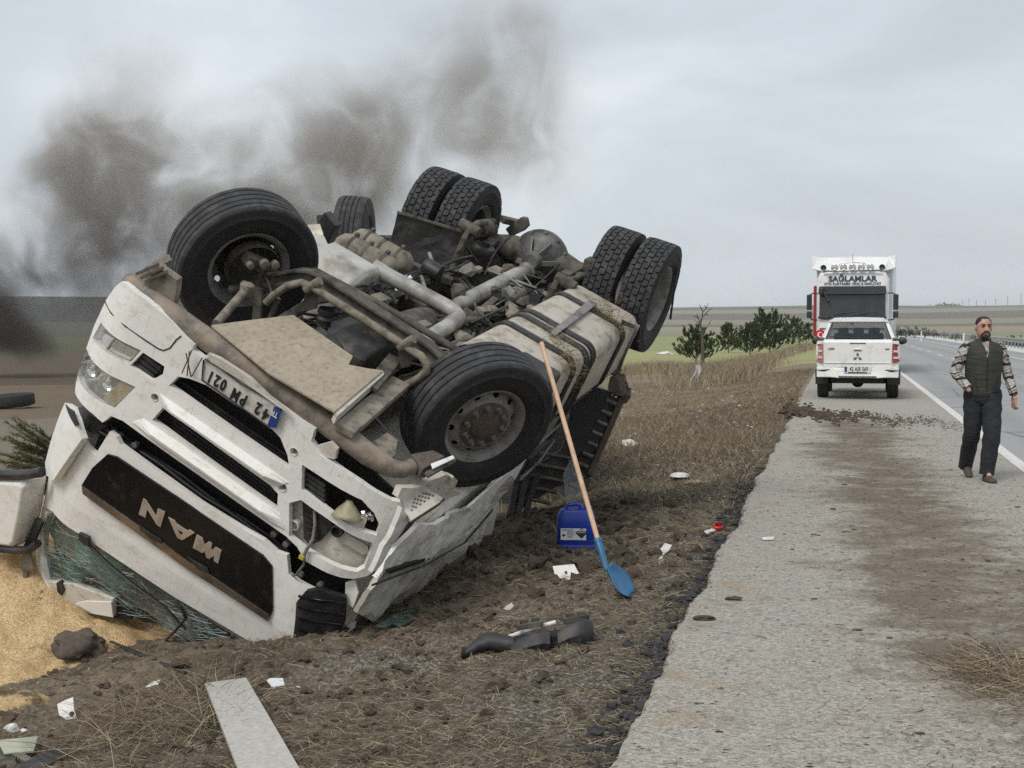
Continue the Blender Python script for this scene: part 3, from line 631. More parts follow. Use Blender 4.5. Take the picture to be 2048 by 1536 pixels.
# headlight units
def light_unit(name, hole, x0, mat_lens):
    cu = sum(p[0] for p in hole)/len(hole); cv = sum(p[1] for p in hole)/len(hole)
    gr = [(cu+(u-cu)*1.07, cv+(v-cv)*1.07) for (u, v) in hole]
    hs = panel(name, gr, x0-.085, m_steel, thick=.02, bevel=None)
    sides = MB(); A = [surf(u, v, x0-.012) for (u, v) in gr]; B = [surf(u, v, x0-.09) for (u, v) in gr]
    sides.loft([A, B], cap=False); sides.build('reflector_wall', m_steel, hs)
    return hs, gr
m_glassl = M('clear_lens', (.62,.61,.57), (.50,.485,.44), 9, .06, alpha=.20, coat=.5, dirt=(.30,.255,.19), dscale=9, damt=.3)
lo, gr = light_unit('headlight', H_lo_light, 1.42, m_lens)
for (u, v, r) in ((181,738,.085),(212,766,.085)):
    p = surf(u, v, 1.40); q = MB(); q.lathe([(r,-.005),(r*.9,-.035),(r*.6,-.06),(r*.25,-.07),(.0005,-.071)], p, (1,0,0), 24); q.build('reflector_bowl', m_refl, lo, smooth=50)
    q = MB(); q.lathe([(.022,-.05),(.024,-.02),(.015,-.012),(.0005,-.01)], p, (1,0,0), 14); q.build('bulb', m_lens, lo, smooth=50)
pa_ = panel('turn_signal', [(247,757),(269,774),(228,814),(206,797)], 1.408, m_amber, thick=.015, parent=lo, bevel=.004)
panel('lens', gr, 1.416, m_glassl, thick=.006, parent=lo, bevel=None)
up_, gr = light_unit('headlight', H_up_light, 1.42, m_lens)
panel('reflector', [(196,655),(228,676),(212,697),(188,677)], 1.37, m_refl, thick=.01, parent=up_, bevel=.003); panel('reflector', [(232,679),(276,704),(256,724),(217,701)], 1.365, m_refl, thick=.01, parent=up_, bevel=.003)
panel('lens', gr, 1.416, m_glassl, thick=.006, parent=up_, bevel=None)
# vents
for k in range(3):
    f0 = k*9
    panel('vent_slat', [(266+f0*.1,728+f0-4),(300-f0*.0+f0*.6,750+f0*.4-4),(304+f0*.5,745+f0*.4-6),(270+f0*.4,718+f0-6)] if False else [(264+f0*.9,727-f0*.85),(306+f0*.7,756-f0*.75),(308+f0*.7,749-f0*.75),(268+f0*.9,720-f0*.85)], 1.395+.006*k, m_blackpl, thick=.02, parent=bumper, bevel=.003)
panel('vent_back', [(256,731),(286,700),(334,731),(328,752),(304,766)], 1.36, m_cavity, thick=.01, parent=bumper, bevel=None)
for k in range(5):
    f0 = k*10
    panel('vent_slat', [(598,936+f0),(650,970+f0),(648,977+f0),(600,943+f0)], 1.385, m_blackpl, thick=.03, parent=bumper, bevel=.003)
# torn right headlight: tilted fog lamp bowl, hollow housing, hanging wires
pt = surf(702, 1018, 1.36)
fog = MB(); fog.lathe([(.082,.0),(.084,.014),(.076,.004),(.05,-.045),(.022,-.085),(.016,-.10),(.0005,-.10)], (0,0,0), (0,0,1), 24)
fo = fog.build('fog_lamp', M('yellowed_reflector', (.34,.31,.20), (.26,.235,.15), 14, .55, .1, dirt=(.15,.13,.09), dscale=12, damt=.4), truck, smooth=40)
fo.matrix_local = Matrix.Translation(pt+Vector((.02,0,.035))) @ Matrix.Rotation(R(18),4,'X') @ Matrix.Rotation(R(8),4,'Y') @ Matrix.Diagonal((1,1.25,.9,1))
panel('fog_lamp_box', [(668,1024),(736,1036),(728,1056),(672,1042)], 1.39, m_white2, thick=.05, parent=fo and truck)
for (u, v) in ((729,1026),(736,1030),(742,1036)):
    q = MB(); q.rock(surf(u, v, 1.38), .022, jit=.3, sub=2); q.build('lamp_shard', m_refl, truck)
cav = panel('headlight_housing', [(574,1000),(604,996),(640,1022),(700,1062),(750,1086),(748,1108),(732,1144),(712,1150),(680,1144),(606,1104),(574,1076)], 1.335, m_white2, thick=.02, bevel=None)
q = MB(); q.loft([[surf(u, v, 1.40) for (u, v) in H_lr], [surf(u, v, 1.325) for (u, v) in H_lr]], cap=False); q.build('housing_wall', m_white2, cav)
panel('housing_cover', [(604,1002),(622,1016),(668,1050),(640,1082),(618,1092),(606,1076)], 1.365, m_blackpl, thick=.05, parent=cav, bevel=.01)
q = MB()
for k in range(6):
    A = surf(608+k*2, 1012+k*13, 1.372); B = surf(632+k*1, 1028+k*11, 1.372); q.bar(A, B, .012, .01, (1,0,0))
q.build('cover_rib', m_blackpl, cav, bevel=.003)
for (u, v, r) in ((589,1050,.036),(674,1062,.04)):
    p = surf(u, v, 1.375); q = MB(); q.lathe([(r,-.03),(r,.01),(r*.75,.014),(r*.7,-.02),(.0005,-.022)], p, (1,0,0), 20); q.build('lamp_socket', m_white2 if r < .038 else m_oil, cav, smooth=40)
panel('adjuster_arm', [(683,1058),(735,1092),(740,1108),(725,1110),(676,1076)], 1.36, m_white2, thick=.03, parent=cav, bevel=.012)
q = MB(); q.tube([surf(629,1020,1.37), surf(630,1050,1.40), surf(626,1078,1.43), surf(614,1098,1.44), surf(607,1112,1.45)], .011, 8); q.tube([surf(612,1098,1.44), surf(607,1130,1.44), surf(592,1150,1.41), surf(582,1150,1.38)], .008, 8)
q.build('hanging_cable', m_steel, truck, smooth=60)
q = MB(); q.box(surf(604,1114,1.455), (.03,.035,.03)); q.build('cable_plug', M('yellow_plug', (.45,.36,.06), None, rough=.5), truck, bevel=.004)

# --- number plate, bent, with wire lashings
plate = panel('number_plate', [(407,719),(420,712),(476,752),(560,808),(566,818),(552,856),(540,858),(470,804),(402,762)], 1.452, m_plate, thick=.008, bevel=.002)
panel('plate_band', [(548,813),(565,818),(552,856),(534,852)], 1.4565, m_blue, thick=.004, parent=plate, bevel=None)
fr = MB(); fpts = [surf(u, v, 1.462) for (u, v) in ((407,720),(404,760),(470,806),(540,856))]; fr.tube(fpts, .006, 6); fr.tube([surf(u, v, 1.462) for (u, v) in ((410,718),(440,736),(480,766),(560,812))], .005, 6); fr.build('plate_frame', m_blackpl, plate)
def front_text(s, u, v, x0, size, mat, parent, tilt=0.0, sx=1.0, bold=0.0, extr=.002):
    p = surf(u, v, x0)
    Mx = axes(p, (0,1,0), (0,0,1), (1,0,0)) @ Matrix.Rotation(tilt, 4, 'Z')
    return text_part(s, 'lettering', mat, parent, Mx, size, extr, bold, sx)
for (s_, u, v) in (('4',531,829),('2',516,816),('P',487,799),('M',471,789),('0',447,769),('2',434,761),('1',421,753)):
    front_text(s_, u, v, 1.4555, .105, m_ink, plate, R(-2), .72, .0035)
front_text('TR', 549, 828, 1.459, .05, M('white_ink', (.6,.6,.6), None, rough=.5), plate, 0, .8, .001)
q = MB()
for (a_, b_) in (((384,700),(364,746)),((379,702),(374,752)),((404,716),(384,752)),((372,706),(382,754))): q.tube([surf(*a_,1.46), surf((a_[0]+b_[0])/2, (a_[1]+b_[1])/2, 1.468), surf(*b_,1.455)], .0045, 6)
q.build('lashing_wire', M('wire', (.06,.05,.045), (.12,.1,.085), 20, .7), truck)
for (nm, uv, xx) in (('torn_edge', [(418,706),(440,716),(500,757),(545,800),(575,824),(560,816),(520,788),(480,760),(450,742),(422,722)], 1.475), ('torn_edge', [(636,890),(664,882),(678,896),(672,918),(652,914),(636,906)], 1.40)):
    panel(nm, uv, xx, m_white2, thick=.03, wav=.03, bevel=.004)

# --- front flap with the black name panel
hood = panel('front_flap', [(219,863),(232,874),(240,890),(300,934),(400,1004),(500,1068),(526,1081),(552,1104),(573,1111),(577,1148),(594,1163),(635,1184),(674,1192),(690,1200),(670,1302),(610,1300),(530,1302),(480,1272),(352,1196),(240,1122),(195,1092),(105,1023),(82,1010),(88,950),(107,962),(163,880),(186,905),(190,910)], 1.40, m_white, thick=.04, bevel=.012, seg=3, wav=.010)
namep = panel('name_panel', [(214,909),(232,914),(380,1012),(524,1111),(543,1133),(544,1222),(536,1240),(440,1172),(330,1096),(164,978),(163,970),(184,936)], 1.415, m_gloss, thick=.02, parent=hood, bevel=.006)
panel('chrome_strip', [(163,972),(330,1088),(352,1106),(380,1126),(400,1136),(537,1230),(536,1243),(440,1180),(376,1140),(330,1106),(165,988)], 1.423, m_chrome, thick=.015, parent=namep, bevel=.004)
for uv in ([(278,1051),(322,1080),(324,1088),(300,1078),(280,1060)], [(372,1112),(414,1136),(418,1148),(394,1138)]): panel('grip_recess', uv, 1.428, m_blackpl, thick=.01, parent=namep, bevel=.002)
L_N = [[(284,1000),(294,1004),(288,1024)],[0]]
def letter(polys, holes=()):
    return panel('letter', polys, 1.424, m_letter, holes=holes, thick=.008, parent=namep, bevel=.002)
letter([(286,997),(292,1000),(312,1032),(315,1017),(330,1024),(321,1055),(314,1051),(294,1019),(291,1036),(277,1029)])
letter([(336,1034),(349,1041),(354,1048),(374,1061),(379,1059),(389,1066),(364,1081),(354,1076)], [[(355,1059),(366,1066),(361,1071)]])
letter([(393,1069),(405,1076),(409,1089),(417,1083),(424,1087),(422,1101),(431,1094),(443,1101),(436,1128),(427,1122),(428,1112),(418,1119),(412,1115),(409,1103),(405,1107),(385,1096)])
panel('corner_deflector', [(128,806),(140,812),(150,838),(164,878),(107,960),(92,950),(84,928),(92,890),(104,852),(116,825)], 1.475, m_white, thick=.05, bevel=.01)
panel('deflector_seal', [(130,808),(146,822),(156,850),(150,852),(138,830)], 1.485, m_blackpl, thick=.012, bevel=.002)
corner = panel('corner_step', [(611,1182),(640,1178),(694,1196),(692,1240),(676,1275),(662,1298),(625,1294),(586,1275),(590,1240),(592,1205)], 1.44, m_blackpl, thick=.04, bevel=.012)
for k in range(4):
    q = MB(); pts = [surf(597+i*23, 1192+k*22+i*3.5+(2 if i in (1,2) else 0), 1.447) for i in range(5)]; q.tube(pts, .008, 6); q.build('step_rib', m_gloss, corner, smooth=60)
# machinery in the gap between bumper and flap
q = MB()
for (v0, xx, r_) in ((0,1.27,.018),(10,1.24,.014),(16,1.29,.010),(-8,1.25,.012)):
    q.tube([surf(200+k*42, 848+v0+k*29+3*math.sin(k*1.7+v0), xx) for k in range(10)], r_, 8)
q.build('hose', m_blackpl, truck, smooth=60)
for k in range(9):
    u, v = 175+k*48, 850+k*33
    q = MB(); q.rock(surf(u, v, 1.25), .045, (1,1.5,.8), .3, 1); q.build('bracket', m_oil, truck, bevel=.005)
for (u, v) in ((240,872),(270,890),(548,1068),(572,1088),(600,1150),(640,1170)):
    q = MB(); q.lathe([(.022,-.02),(.022,.01),(.012,.014),(.0005,.014)], surf(u, v, 1.30), (1,0,0), 10); q.build('bolt', m_steel, truck, smooth=40)
panel('lamp_bracket', [(142,822),(165,812),(192,838),(214,852),(190,868),(160,852)], 1.30, m_oil, thick=.04, bevel=.01)

# --- windscreen, roof edge, wipers
t = NT('cracked_glass'); Pobj = t.obj
wv = t.mapv(Pobj, (1,1,1)); 
def arc(cy, cz, fr, th):
    sx_ = t.sep(Pobj); dy = t.math('SUBTRACT', sx_[1], cy); dz = t.math('SUBTRACT', sx_[2], cz)
    ang = t.math('MULTIPLY', t.math('ARCTAN2', dz, dy), fr); jit = t.math('MULTIPLY', t.noise(6, 4, .7, Pobj), 3.0)
    return t.math('SUBTRACT', 1.0, t.mr(t.math('ABSOLUTE', t.math('SUBTRACT', t.math('FRACT', t.math('ADD', ang, jit)), .5)), 0.0, th))
dens = t.mr(t.noise(3.2, 3, .5, Pobj), .44, .62)
d2 = t.math('SUBTRACT', 1.0, t.mr(t.voro(42, 'Distance', Pobj, 'DISTANCE_TO_EDGE'), .01, .06))
gate = t.mr(t.noise(9, 4, .7, Pobj), .46, .60)
crk = t.math('MULTIPLY', t.math('ADD', .25, t.math('MULTIPLY', gate, .75)), t.math('MAXIMUM', t.math('MULTIPLY', arc(.3, 2.2, 9.0, .06), .8), t.math('MAXIMUM', t.math('MULTIPLY', arc(-.5, 2.45, 12.0, .07), .8), t.math('MULTIPLY', t.math('MULTIPLY', dens, d2), .55))))
cc = t.mix(t.math('MULTIPLY', crk, .8), t.mix(dens, (.020,.034,.026), (.075,.17,.145)), (.62,.74,.69))
m_glass = t.fin(cc, t.math('ADD', .05, t.math('MULTIPLY', crk, .5)), .6)
al = t.math('MAXIMUM', t.math('MAXIMUM', .30, t.math('MULTIPLY', dens, .62)), t.math('MULTIPLY', crk, .95)); t._in(t.b.inputs['Alpha'], al)
ws = panel('windscreen', [(88,1024),(106,1024),(195,1094),(352,1198),(490,1280),(478,1318),(430,1310),(396,1292),(320,1246),(226,1196),(145,1164),(84,1154),(79,1095)], 1.375, m_glass, thick=.008, bevel=None, wav=.05)
q = MB(); cr = random.Random(12)
def inside_ws(u, v): return 1030 < v < 1310 and v > 1024+(u-100)*.66+8 and v < 1152+(u-84)*.50+2 and 84 < u < 485
for (cu, cv, n_) in ((118,1120,34),(230,1165,30),(330,1225,36),(420,1280,44)):
    for k in range(n_):
        a = .62+cr.gauss(0,.33)+(math.pi if cr.random() < .5 else 0); u, v = cu+cr.gauss(0,34), cv+cr.gauss(0,20); pts = []
        for i in range(cr.randint(4,12)):
            if inside_ws(u, v): pts.append(surf(u, v, 1.385))
            else: break
            a += cr.gauss(0,.16); st_ = cr.uniform(5,11); u += st_*math.cos(a)*1.3; v += st_*math.sin(a)*.8
        if len(pts) > 2: q.tube(pts, cr.uniform(.0005,.0013), 4, cap=False)
    for rr in (24,):
        pts = []
        a0 = cr.random()*6.28
        for i in range(9):
            u, v = cu+rr*1.4*math.cos(a0+i*.35)+cr.gauss(0,2), cv+rr*.8*math.sin(a0+i*.35)+cr.gauss(0,2)
            if inside_ws(u, v): pts.append(surf(u, v, 1.385))
        if len(pts) > 2: q.tube(pts, .001, 4, cap=False)
q.build('glass_cracks', M('crack_white', (.46,.55,.52), (.22,.30,.28), 14, .5), ws)
panel('pillar', [(80,1012),(94,1026),(84,1060),(82,1110),(90,1160),(108,1192),(98,1186),(80,1152),(71,1110),(72,1058)], 1.40, m_white, thick=.05, bevel=.012)
panel('roof_edge', [(86,1158),(146,1168),(226,1198),(226,1234),(180,1228),(140,1212),(106,1192)], 1.395, m_white2, thick=.05, bevel=.008)
panel('roof_edge_flap', [(150,1208),(170,1202),(222,1204),(226,1235),(186,1228)], 1.41, m_white, thick=.012, bevel=.003)
panel('roof_lamp', [(112,1166),(120,1162),(128,1180),(122,1192),(114,1184)], 1.41, m_blackpl, thick=.03, bevel=.004)
panel('sun_visor', [(222,1196),(268,1218),(262,1240),(226,1236)], 1.36, m_cavity, thick=.02, bevel=.004)
panel('cab_interior', [(84,1015),(520,1290),(480,1345),(300,1280),(90,1190)], 1.16, M('cab_interior', (.20,.17,.12), (.05,.045,.035), 4, .9), thick=.02, bevel=None)
panel('headlining', [(190,1092),(350,1198),(480,1280),(500,1284),(440,1236),(330,1160),(230,1098)], 1.36, m_white2, thick=.01, bevel=.003, wav=.03)
for seq in ([(162,1070),(180,1092),(215,1126),(262,1165),(330,1215),(372,1260)], [(350,1203),(366,1222),(372,1236),(350,1262),(330,1282)]):
    q = MB(); q.tube([surf(u, v, 1.425) for (u, v) in seq], [.022]+[.016]*(len(seq)-2)+[.010], 8, flat=.6); q.build('wiper_arm', m_blackpl, truck, smooth=60)
panel('wiper_pivot', [(156,1066),(176,1076),(178,1090),(170,1092),(156,1080)], 1.45, m_blackpl, thick=.03, bevel=.006)
# --- mirror on the far side
def mir(u, v, x): return tl(u, v, 0, x)
b = MB(); rings = []
for (x, s_) in ((1.05,.7),(1.10,.95),(1.22,1.0),(1.30,.96),(1.335,.86)):
    uv = [(-38,962),(10,955),(50,958),(57,966),(50,1020),(36,1088),(28,1097),(-10,1092),(-62,1080),(-60,1000)]; cu, cv = 0, 1026
    rings.append([tl(cu+(u-cu)*s_, cv+(v-cv)*s_, 0, 1.30) + Vector((x-1.30,0,0)) for (u, v) in uv])
b.loft(rings); mirror = b.build('mirror', m_white, truck, smooth=35, bevel=.008)
for seq, r_ in (([(-45,946),(10,950),(60,948),(84,944)], .042), ([(-10,1096),(30,1100),(58,1100),(76,1086)], .035)):
    q = MB(); q.tube([tl(u, v, 0, 1.30) for (u, v) in seq], r_, 10, flat=.8); q.build('mirror_arm', m_blackpl, mirror, smooth=50)
q = MB(); q.prism([tl(u, v, 0, 1.25) for (u, v) in ((44,1098),(58,1104),(68,1134),(56,1142),(53,1166),(46,1154),(44,1120))], (-.015,0,0)); q.build('mirror_shard', m_beige, mirror)
q = MB(); q.bar(tl(56,1096,0,1.22), tl(80,1040,0,1.22), .03, .06); q.build('pillar_trim', m_blackpl, mirror)

# --- steel bumper pipe under the bumper
q = MB(); q.tube([tl(u, v, 0, xx) for (u, v, xx) in ((258,562,1.14),(290,588,1.26),(345,630,1.32),(400,669,1.33),(500,736,1.33),(600,806,1.33),(660,850,1.32),(735,908,1.30),(780,936,1.26),(808,940,1.20),(826,930,1.14))], [.05,.062,.07,.072,.074,.075,.075,.07,.06,.05,.045], 18)
q.build('bumper_pipe', m_rustpipe, truck, smooth=50)
plane_panel('pipe_end', [(798,931),(822,925),(832,946),(806,956)], 0, 1.17, -.05, m_beige)
panel('corner_bracket', [(258,560),(300,535),(318,527),(356,560),(352,585),(345,612),(320,604),(290,590)], 1.28, m_beige, thick=.06, bevel=.012, wav=.05)
panel('corner_plate', [(262,552),(312,520),(338,508),(345,520),(300,546),(270,568)], 1.22, m_beige, thick=.015, bevel=.003, wav=.04)
q = MB()
for k in range(3): q.bar(tl(272+k*9,548+k*8,0,1.30), tl(318+k*9,528+k*7,0,1.30), .02, .012, (1,0,0))
q.build('step_grid', m_frame, truck, bevel=.003)

# --- engine shield and things seen through the front of the chassis
shp = [(423,650),(500,640),(587,630),(645,670),(706,712),(697,729),(732,736),(766,741),(720,780),(669,823),(612,789),(541,747)]
sh_ = plane_panel('engine_shield', shp, 2, .36, .012, m_shield, bevel=.003)
plane_panel('shield_lip', [(669,823),(766,741),(769,748),(674,833)], 2, .372, .06, m_white2, parent=sh_)
q = MB(); q.bar(tl(688,862,2,.46), tl(800,766,2,.46), .13, .05); q.build('cross_beam', m_beige, truck, bevel=.006)
q = MB(); q.bar(tl(740,776,2,.40), tl(790,716,2,.40), .10, .03); q.build('bracket_plate', m_frame, truck, bevel=.006)
b = MB(); c = tl(690,690,2,.55)
rings = []
for (z_, s_) in ((.40,.72),(.42,.9),(.46,1.0),(.66,1.05)):
    base = [(-.33,.04),(-.29,.12),(.0,.17),(.28,.14),(.33,.05),(.33,-.10),(.28,-.18),(-.28,-.18),(-.33,-.12)]
    rings.append([Vector((.12+x*s_, -.10+y*s_, z_)) for (x, y) in base])
b.loft(rings); b.build('oil_sump', m_oil, truck, smooth=35, bevel=.02)
b = MB(); b.rock((.42,.02,.52), .16, (1,1.1,.7), .25, 2); b.build('engine_cover', m_oil, truck, smooth=60)
q = MB(); c0 = tl(646,650,2,.46); q.lathe([(.055,.12),(.06,.09),(.05,.07),(.06,.05),(.05,.03),(.055,.0),(.04,-.005),(.038,-.05),(.025,-.05),(.02,-.02)], c0, (0,.15,-1), 16); q.build('rubber_bellows', m_oil, truck, smooth=50)
# engine block, gearbox, sheets of clutter below the frame
b = MB(); b.box((.25,0,.78), (1.4,.62,.36)); b.build('engine_block', m_oil, truck, bevel=.04)
b = MB(); rings = []
for (x, r_) in ((-.45,.26),(-.62,.27),(-.75,.20),(-1.2,.17),(-1.38,.15),(-1.42,.09)): rings.append([Vector((x, -.02+r_*math.cos(a)*(1 if abs(math.cos(a)) < .8 else .95), .72+r_*math.sin(a))) for a in [2*math.pi*k/14 for k in range(14)]])
b.loft(rings); b.build('gearbox', m_frame, truck, smooth=40)
for k in range(120):
    x, y = rng.uniform(-3.3,.2), rng.uniform(-.46,.58); q = MB(); z = rng.uniform(.54,.72); s_ = rng.uniform(.025,.085)
    if k % 3 == 0: q.tube([(x,y,z),(x+rng.uniform(-.2,.2),y+rng.uniform(-.25,.25),z-rng.uniform(0,.05)),(x+rng.uniform(-.35,.35),y+rng.uniform(-.3,.3),z+.05)], rng.uniform(.006,.018), 7); q.build('pipe', rng.choice([m_frame,m_oil,m_steel]), truck, smooth=60)
    elif k % 3 == 1: q.rock((x,y,z), s_, (1.2,1,.8), .3, 1); q.build('casting', rng.choice([m_frame,m_beige,m_steel]), truck, bevel=.004)
    elif x > -1.6:
        q.box((x,y,z), (s_*2,s_*1.4,s_), Matrix.Rotation(rng.uniform(-.4,.4),3,'Z')); q.build('bracket', rng.choice([m_frame,m_beige,m_oil]), truck, bevel=.006)
# frame rails and cross members
for s_ in (-1, 1):
    q = MB(); x0, x1 = 1.0, -4.35
    sec = [(0,0),(.07,0),(.07,.012),(.012,.012),(.012,.258),(.07,.258),(.07,.27),(0,.27)]
    q.loft([[Vector((x, s_*(.43-dy), .70+dz)) for (dy, dz) in sec] for x in (x0,-.5,-2,x1)]); q.build('frame_rail', m_frame, truck, bevel=.004)
b = MB(); b.box((-2.5,0,.995), (3.6,1.0,.04)); b.build('deck_filler', m_oil, truck, bevel=.01)  # dark plate added over the frame to close gaps of bright sky
for x in (-.95,-1.75,-2.65,-4.1):
    q = MB(); q.box((x,0,.84), (.10,.86,.16)); q.build('cross_member', m_frame, truck, bevel=.012)

# --- front axle
ax0 = Matrix.Translation((0,0,.52)) @ Matrix.Rotation(-.048,4,'X') @ Matrix.Translation((0,0,-.52))
q = MB(); ybp = [(.86,.50),(.74,.47),(.60,.36),(.50,.315),(.36,.30),(0,.315),(-.36,.33),(-.52,.345),(-.62,.37),(-.76,.47),(-.86,.50)]
sec = [(-.052,-.06),(.052,-.06),(.052,-.036),(.016,-.024),(.016,.024),(.052,.036),(.052,.06),(-.052,.06),(-.052,.036),(-.016,.024),(-.016,-.024),(-.052,-.036)]
q.loft([[Vector((dx, y, z+dz)) for (dx, dz) in sec] for (y, z) in ybp]); q.build('front_axle', m_frame, truck, bevel=.005)
q = MB(); q.tube([(-.25,.70,.42),(-.25,.60,.36),(-.25,0,.33),(-.25,-.64,.33),(-.25,-.72,.42)], .026, 12); q.build('tie_rod', m_frame, truck, smooth=60)
q = MB(); q.tube([tl(u, v, 0, .35) for (u, v) in ((532,606),(545,592),(575,572),(603,565),(627,576),(720,634),(815,696),(842,712),(854,728),(853,742),(838,756),(805,774))], .027, 12); q.build('roll_bar', m_beige, truck, smooth=60)
for (u, v) in ((625,574),(812,690)):
    q = MB(); A = tl(u-14, v+6, 0, .35); B = tl(u+16, v-12, 0, .35); q.tube([A, B], .032, 12); q.build('roll_bar_clamp', m_beige, truck, bevel=.004)
    q = MB(); q.prism([tl(u+du, v+dv, 0, .30) for (du, dv) in ((-14,4),(14,-2),(6,44),(-30,52),(-40,44),(-18,26))], (-.03,0,0)); q.build('spring_bracket', m_frame, truck, bevel=.005)
q = MB(); q.tube([tl(490,582,2,.48), tl(432,648,2,.50)], .030, 14); q.build('drag_link', m_beige, truck, smooth=60)
q = MB(); q.lathe([(.045,-.05),(.05,-.02),(.05,.03),(.03,.045),(.0005,.046)], tl(494,578,2,.48), (0,.2,-1), 16); q.build('ball_joint', m_beige, truck, smooth=50)
q = MB(); q.tube([tl(556,596,0,.30), tl(540,640,0,.30)], .02, 10); q.build('drop_link', m_frame, truck, smooth=60)
q = MB(); q.bar(tl(518,575,0,.12), tl(514,650,0,.12), .07, .03, (1,0,0)); q.build('shock_absorber', m_frame, truck, bevel=.006)
for s_ in (1, -1):
    q = MB()
    for x in (0.0,.02): pass
    rings = [[Vector((x, s_*(.40+dy), z)) for (dy, z) in ((-.04,zc-.012),(.04,zc-.012),(.04,zc+.012),(-.04,zc+.012))] for (x, zc) in ((.85,.62),(.4,.52),(0,.45),(-.4,.50),(-.8,.64))]
    q.loft(rings); q.build('leaf_spring', m_frame, truck, bevel=.004)
# knuckles and brakes
def knuckle(yc, rotz):
    k = MB(); k.lathe([(.19,-.05),(.20,-.02),(.20,.03),(.15,.06),(.0005,.065)], (0,0,0), (0,1,0), 26); o_ = k.build('brake_drum', m_frame, truck, smooth=40)
    o_.matrix_local = ax0 @ Matrix.Translation((0,yc,.52)) @ Matrix.Rotation(rotz,4,'Z')
    for (c_, s_, rt) in (((.04,-.10,-.09),(.20,.10,.09),.2),((-.05,-.09,.02),(.10,.12,.22),0),((.06,-.13,.11),(.24,.06,.05),-.3)):
        k = MB(); k.box(c_, s_, Matrix.Rotation(rt,3,'Y')); k.build('brake_caliper', m_frame, o_, bevel=.02, seg=3)
    for (x, z, r_) in ((.02,-.13,.035),(-.06,-.14,.03),(.12,-.10,.025),(.1,.06,.028)):
        k = MB(); k.lathe([(r_,-.16),(r_,-.20),(r_*.5,-.205),(.0005,-.205)], (x,0,z), (0,1,0), 12); k.build('bolt', m_beige, o_, smooth=40)
    return o_
ST = .635
knuckle(1.02-.10*math.cos(ST)*1.0, ST)
wrot = Matrix.Rotation(-.048,4,'X')
k = MB(); k.lathe([(.0005,-.0),(.235,.0),(.240,.02),(.24,.12),(.18,.14),(.0005,.14)], (0,0,0), (0,1,0), 30); bd_ = k.build('brake_drum', m_cavity, truck, smooth=40); bd_.matrix_local = ax0 @ Matrix.Translation((0,-1.02,.52)) @ Matrix.Rotation(ST,4,'Z')  # black drum colour carries the dark of the wheel interior behind the holes
# wheels
c_r = ax0 @ Vector((0,-1.02,.52)); c_l = ax0 @ Vector((0,1.02,.52))
spin = lambda a: Matrix.Rotation(a,4,'Y')
wf, tme = build_wheel(truck, 'wheel', .52, .32, 'front', c_r, wrot @ Matrix.Rotation(ST,4,'Z') @ spin(.3))
build_wheel(truck, 'wheel', .52, .32, 'front', c_l, wrot @ Matrix.Rotation(ST+math.pi,4,'Z') @ spin(.5), tme)
RX = -3.547; rr_ = Matrix.Rotation(.184,4,'X'); rc_ = Matrix.Translation((RX,0,.52)) @ rr_ @ Matrix.Translation((-RX,0,-.52))
wr, tmr = build_wheel(truck, 'wheel', .51, .28, 'rear', rc_ @ Vector((RX,-1.09,.52)), rr_)
build_wheel(truck, 'wheel', .51, .28, 'inner', rc_ @ Vector((RX,-.75,.52)), rr_ @ spin(.4), tmr)
build_wheel(truck, 'wheel', .51, .28, 'rear', rc_ @ Vector((RX,1.09,.52)), rr_ @ Matrix.Rotation(math.pi,4,'Z') @ spin(.2), tmr)
build_wheel(truck, 'wheel', .51, .28, 'inner', rc_ @ Vector((RX,.75,.52)), rr_ @ Matrix.Rotation(math.pi,4,'Z') @ spin(.7), tmr)

m_diff = M('oily_casting', (.10,.098,.094), (.16,.155,.145), 5, .5, .2, dirt=(.04,.038,.035), dscale=4, damt=.5, bump=.2, bscale=25)
# --- rear axle with differential, shaft, air bellows, links
def rpart(mb, name, mat, **k):
    o_ = mb.build(name, mat, truck, **k); o_.matrix_local = rc_; return o_
q = MB(); q.tube([(RX,-.62,.52),(RX,-.40,.52),(RX,-.26,.52),(RX,.26,.52),(RX,.40,.52),(RX,.62,.52)], [.085,.09,.13,.13,.09,.085], 20); rpart(q, 'rear_axle', m_frame, smooth=40)
q = MB(); q.lathe([(.0005,-.20),(.16,-.19),(.225,-.15),(.25,-.06),(.255,-.03),(.275,-.028),(.275,.012),(.25,.016),(.235,.05),(.16,.10),(.10,.13),(.085,.24),(.07,.26),(.0005,.26)], (RX+.03,-.03,.52), (1,0,-.05), 36)
df = rpart(q, 'differential', m_diff, smooth=35)
for k in range(12):
    an = 2*math.pi*k/12; q = MB(); q.lathe([(.014,0),(.014,.018),(.0005,.019)], (RX+.045,-.03+.262*math.cos(an),.52+.262*math.sin(an)), (1,0,0), 6); q.build('bolt', m_steel, df)
for an in (.3,1.2,2.3,3.3,4.2,5.2):
    q = MB(); q.bar((RX+.10,-.03+.21*math.cos(an),.52+.21*math.sin(an)), (RX+.22,-.03+.08*math.cos(an),.52+.08*math.sin(an)), .012, .05); q.build('casting_rib', m_steel, df, bevel=.004)
q = MB(); q.tube([(-3.22,-.03,.60),(-3.1,-.02,.61),(-2.9,-.01,.615),(-1.98,0,.66),(-1.9,0,.665),(-1.86,0,.667),(-1.5,0,.70)], [.06,.075,.068,.068,.075,.055,.05], 22); q.build('drive_shaft', m_pipe, truck, smooth=40)
q = MB(); q.lathe([(.085,-.03),(.085,.0),(.06,.02),(.06,.06)], (-3.26,-.03,.595), (1,.0,.06), 20, True); q.build('shaft_joint', m_steel, truck, smooth=35)
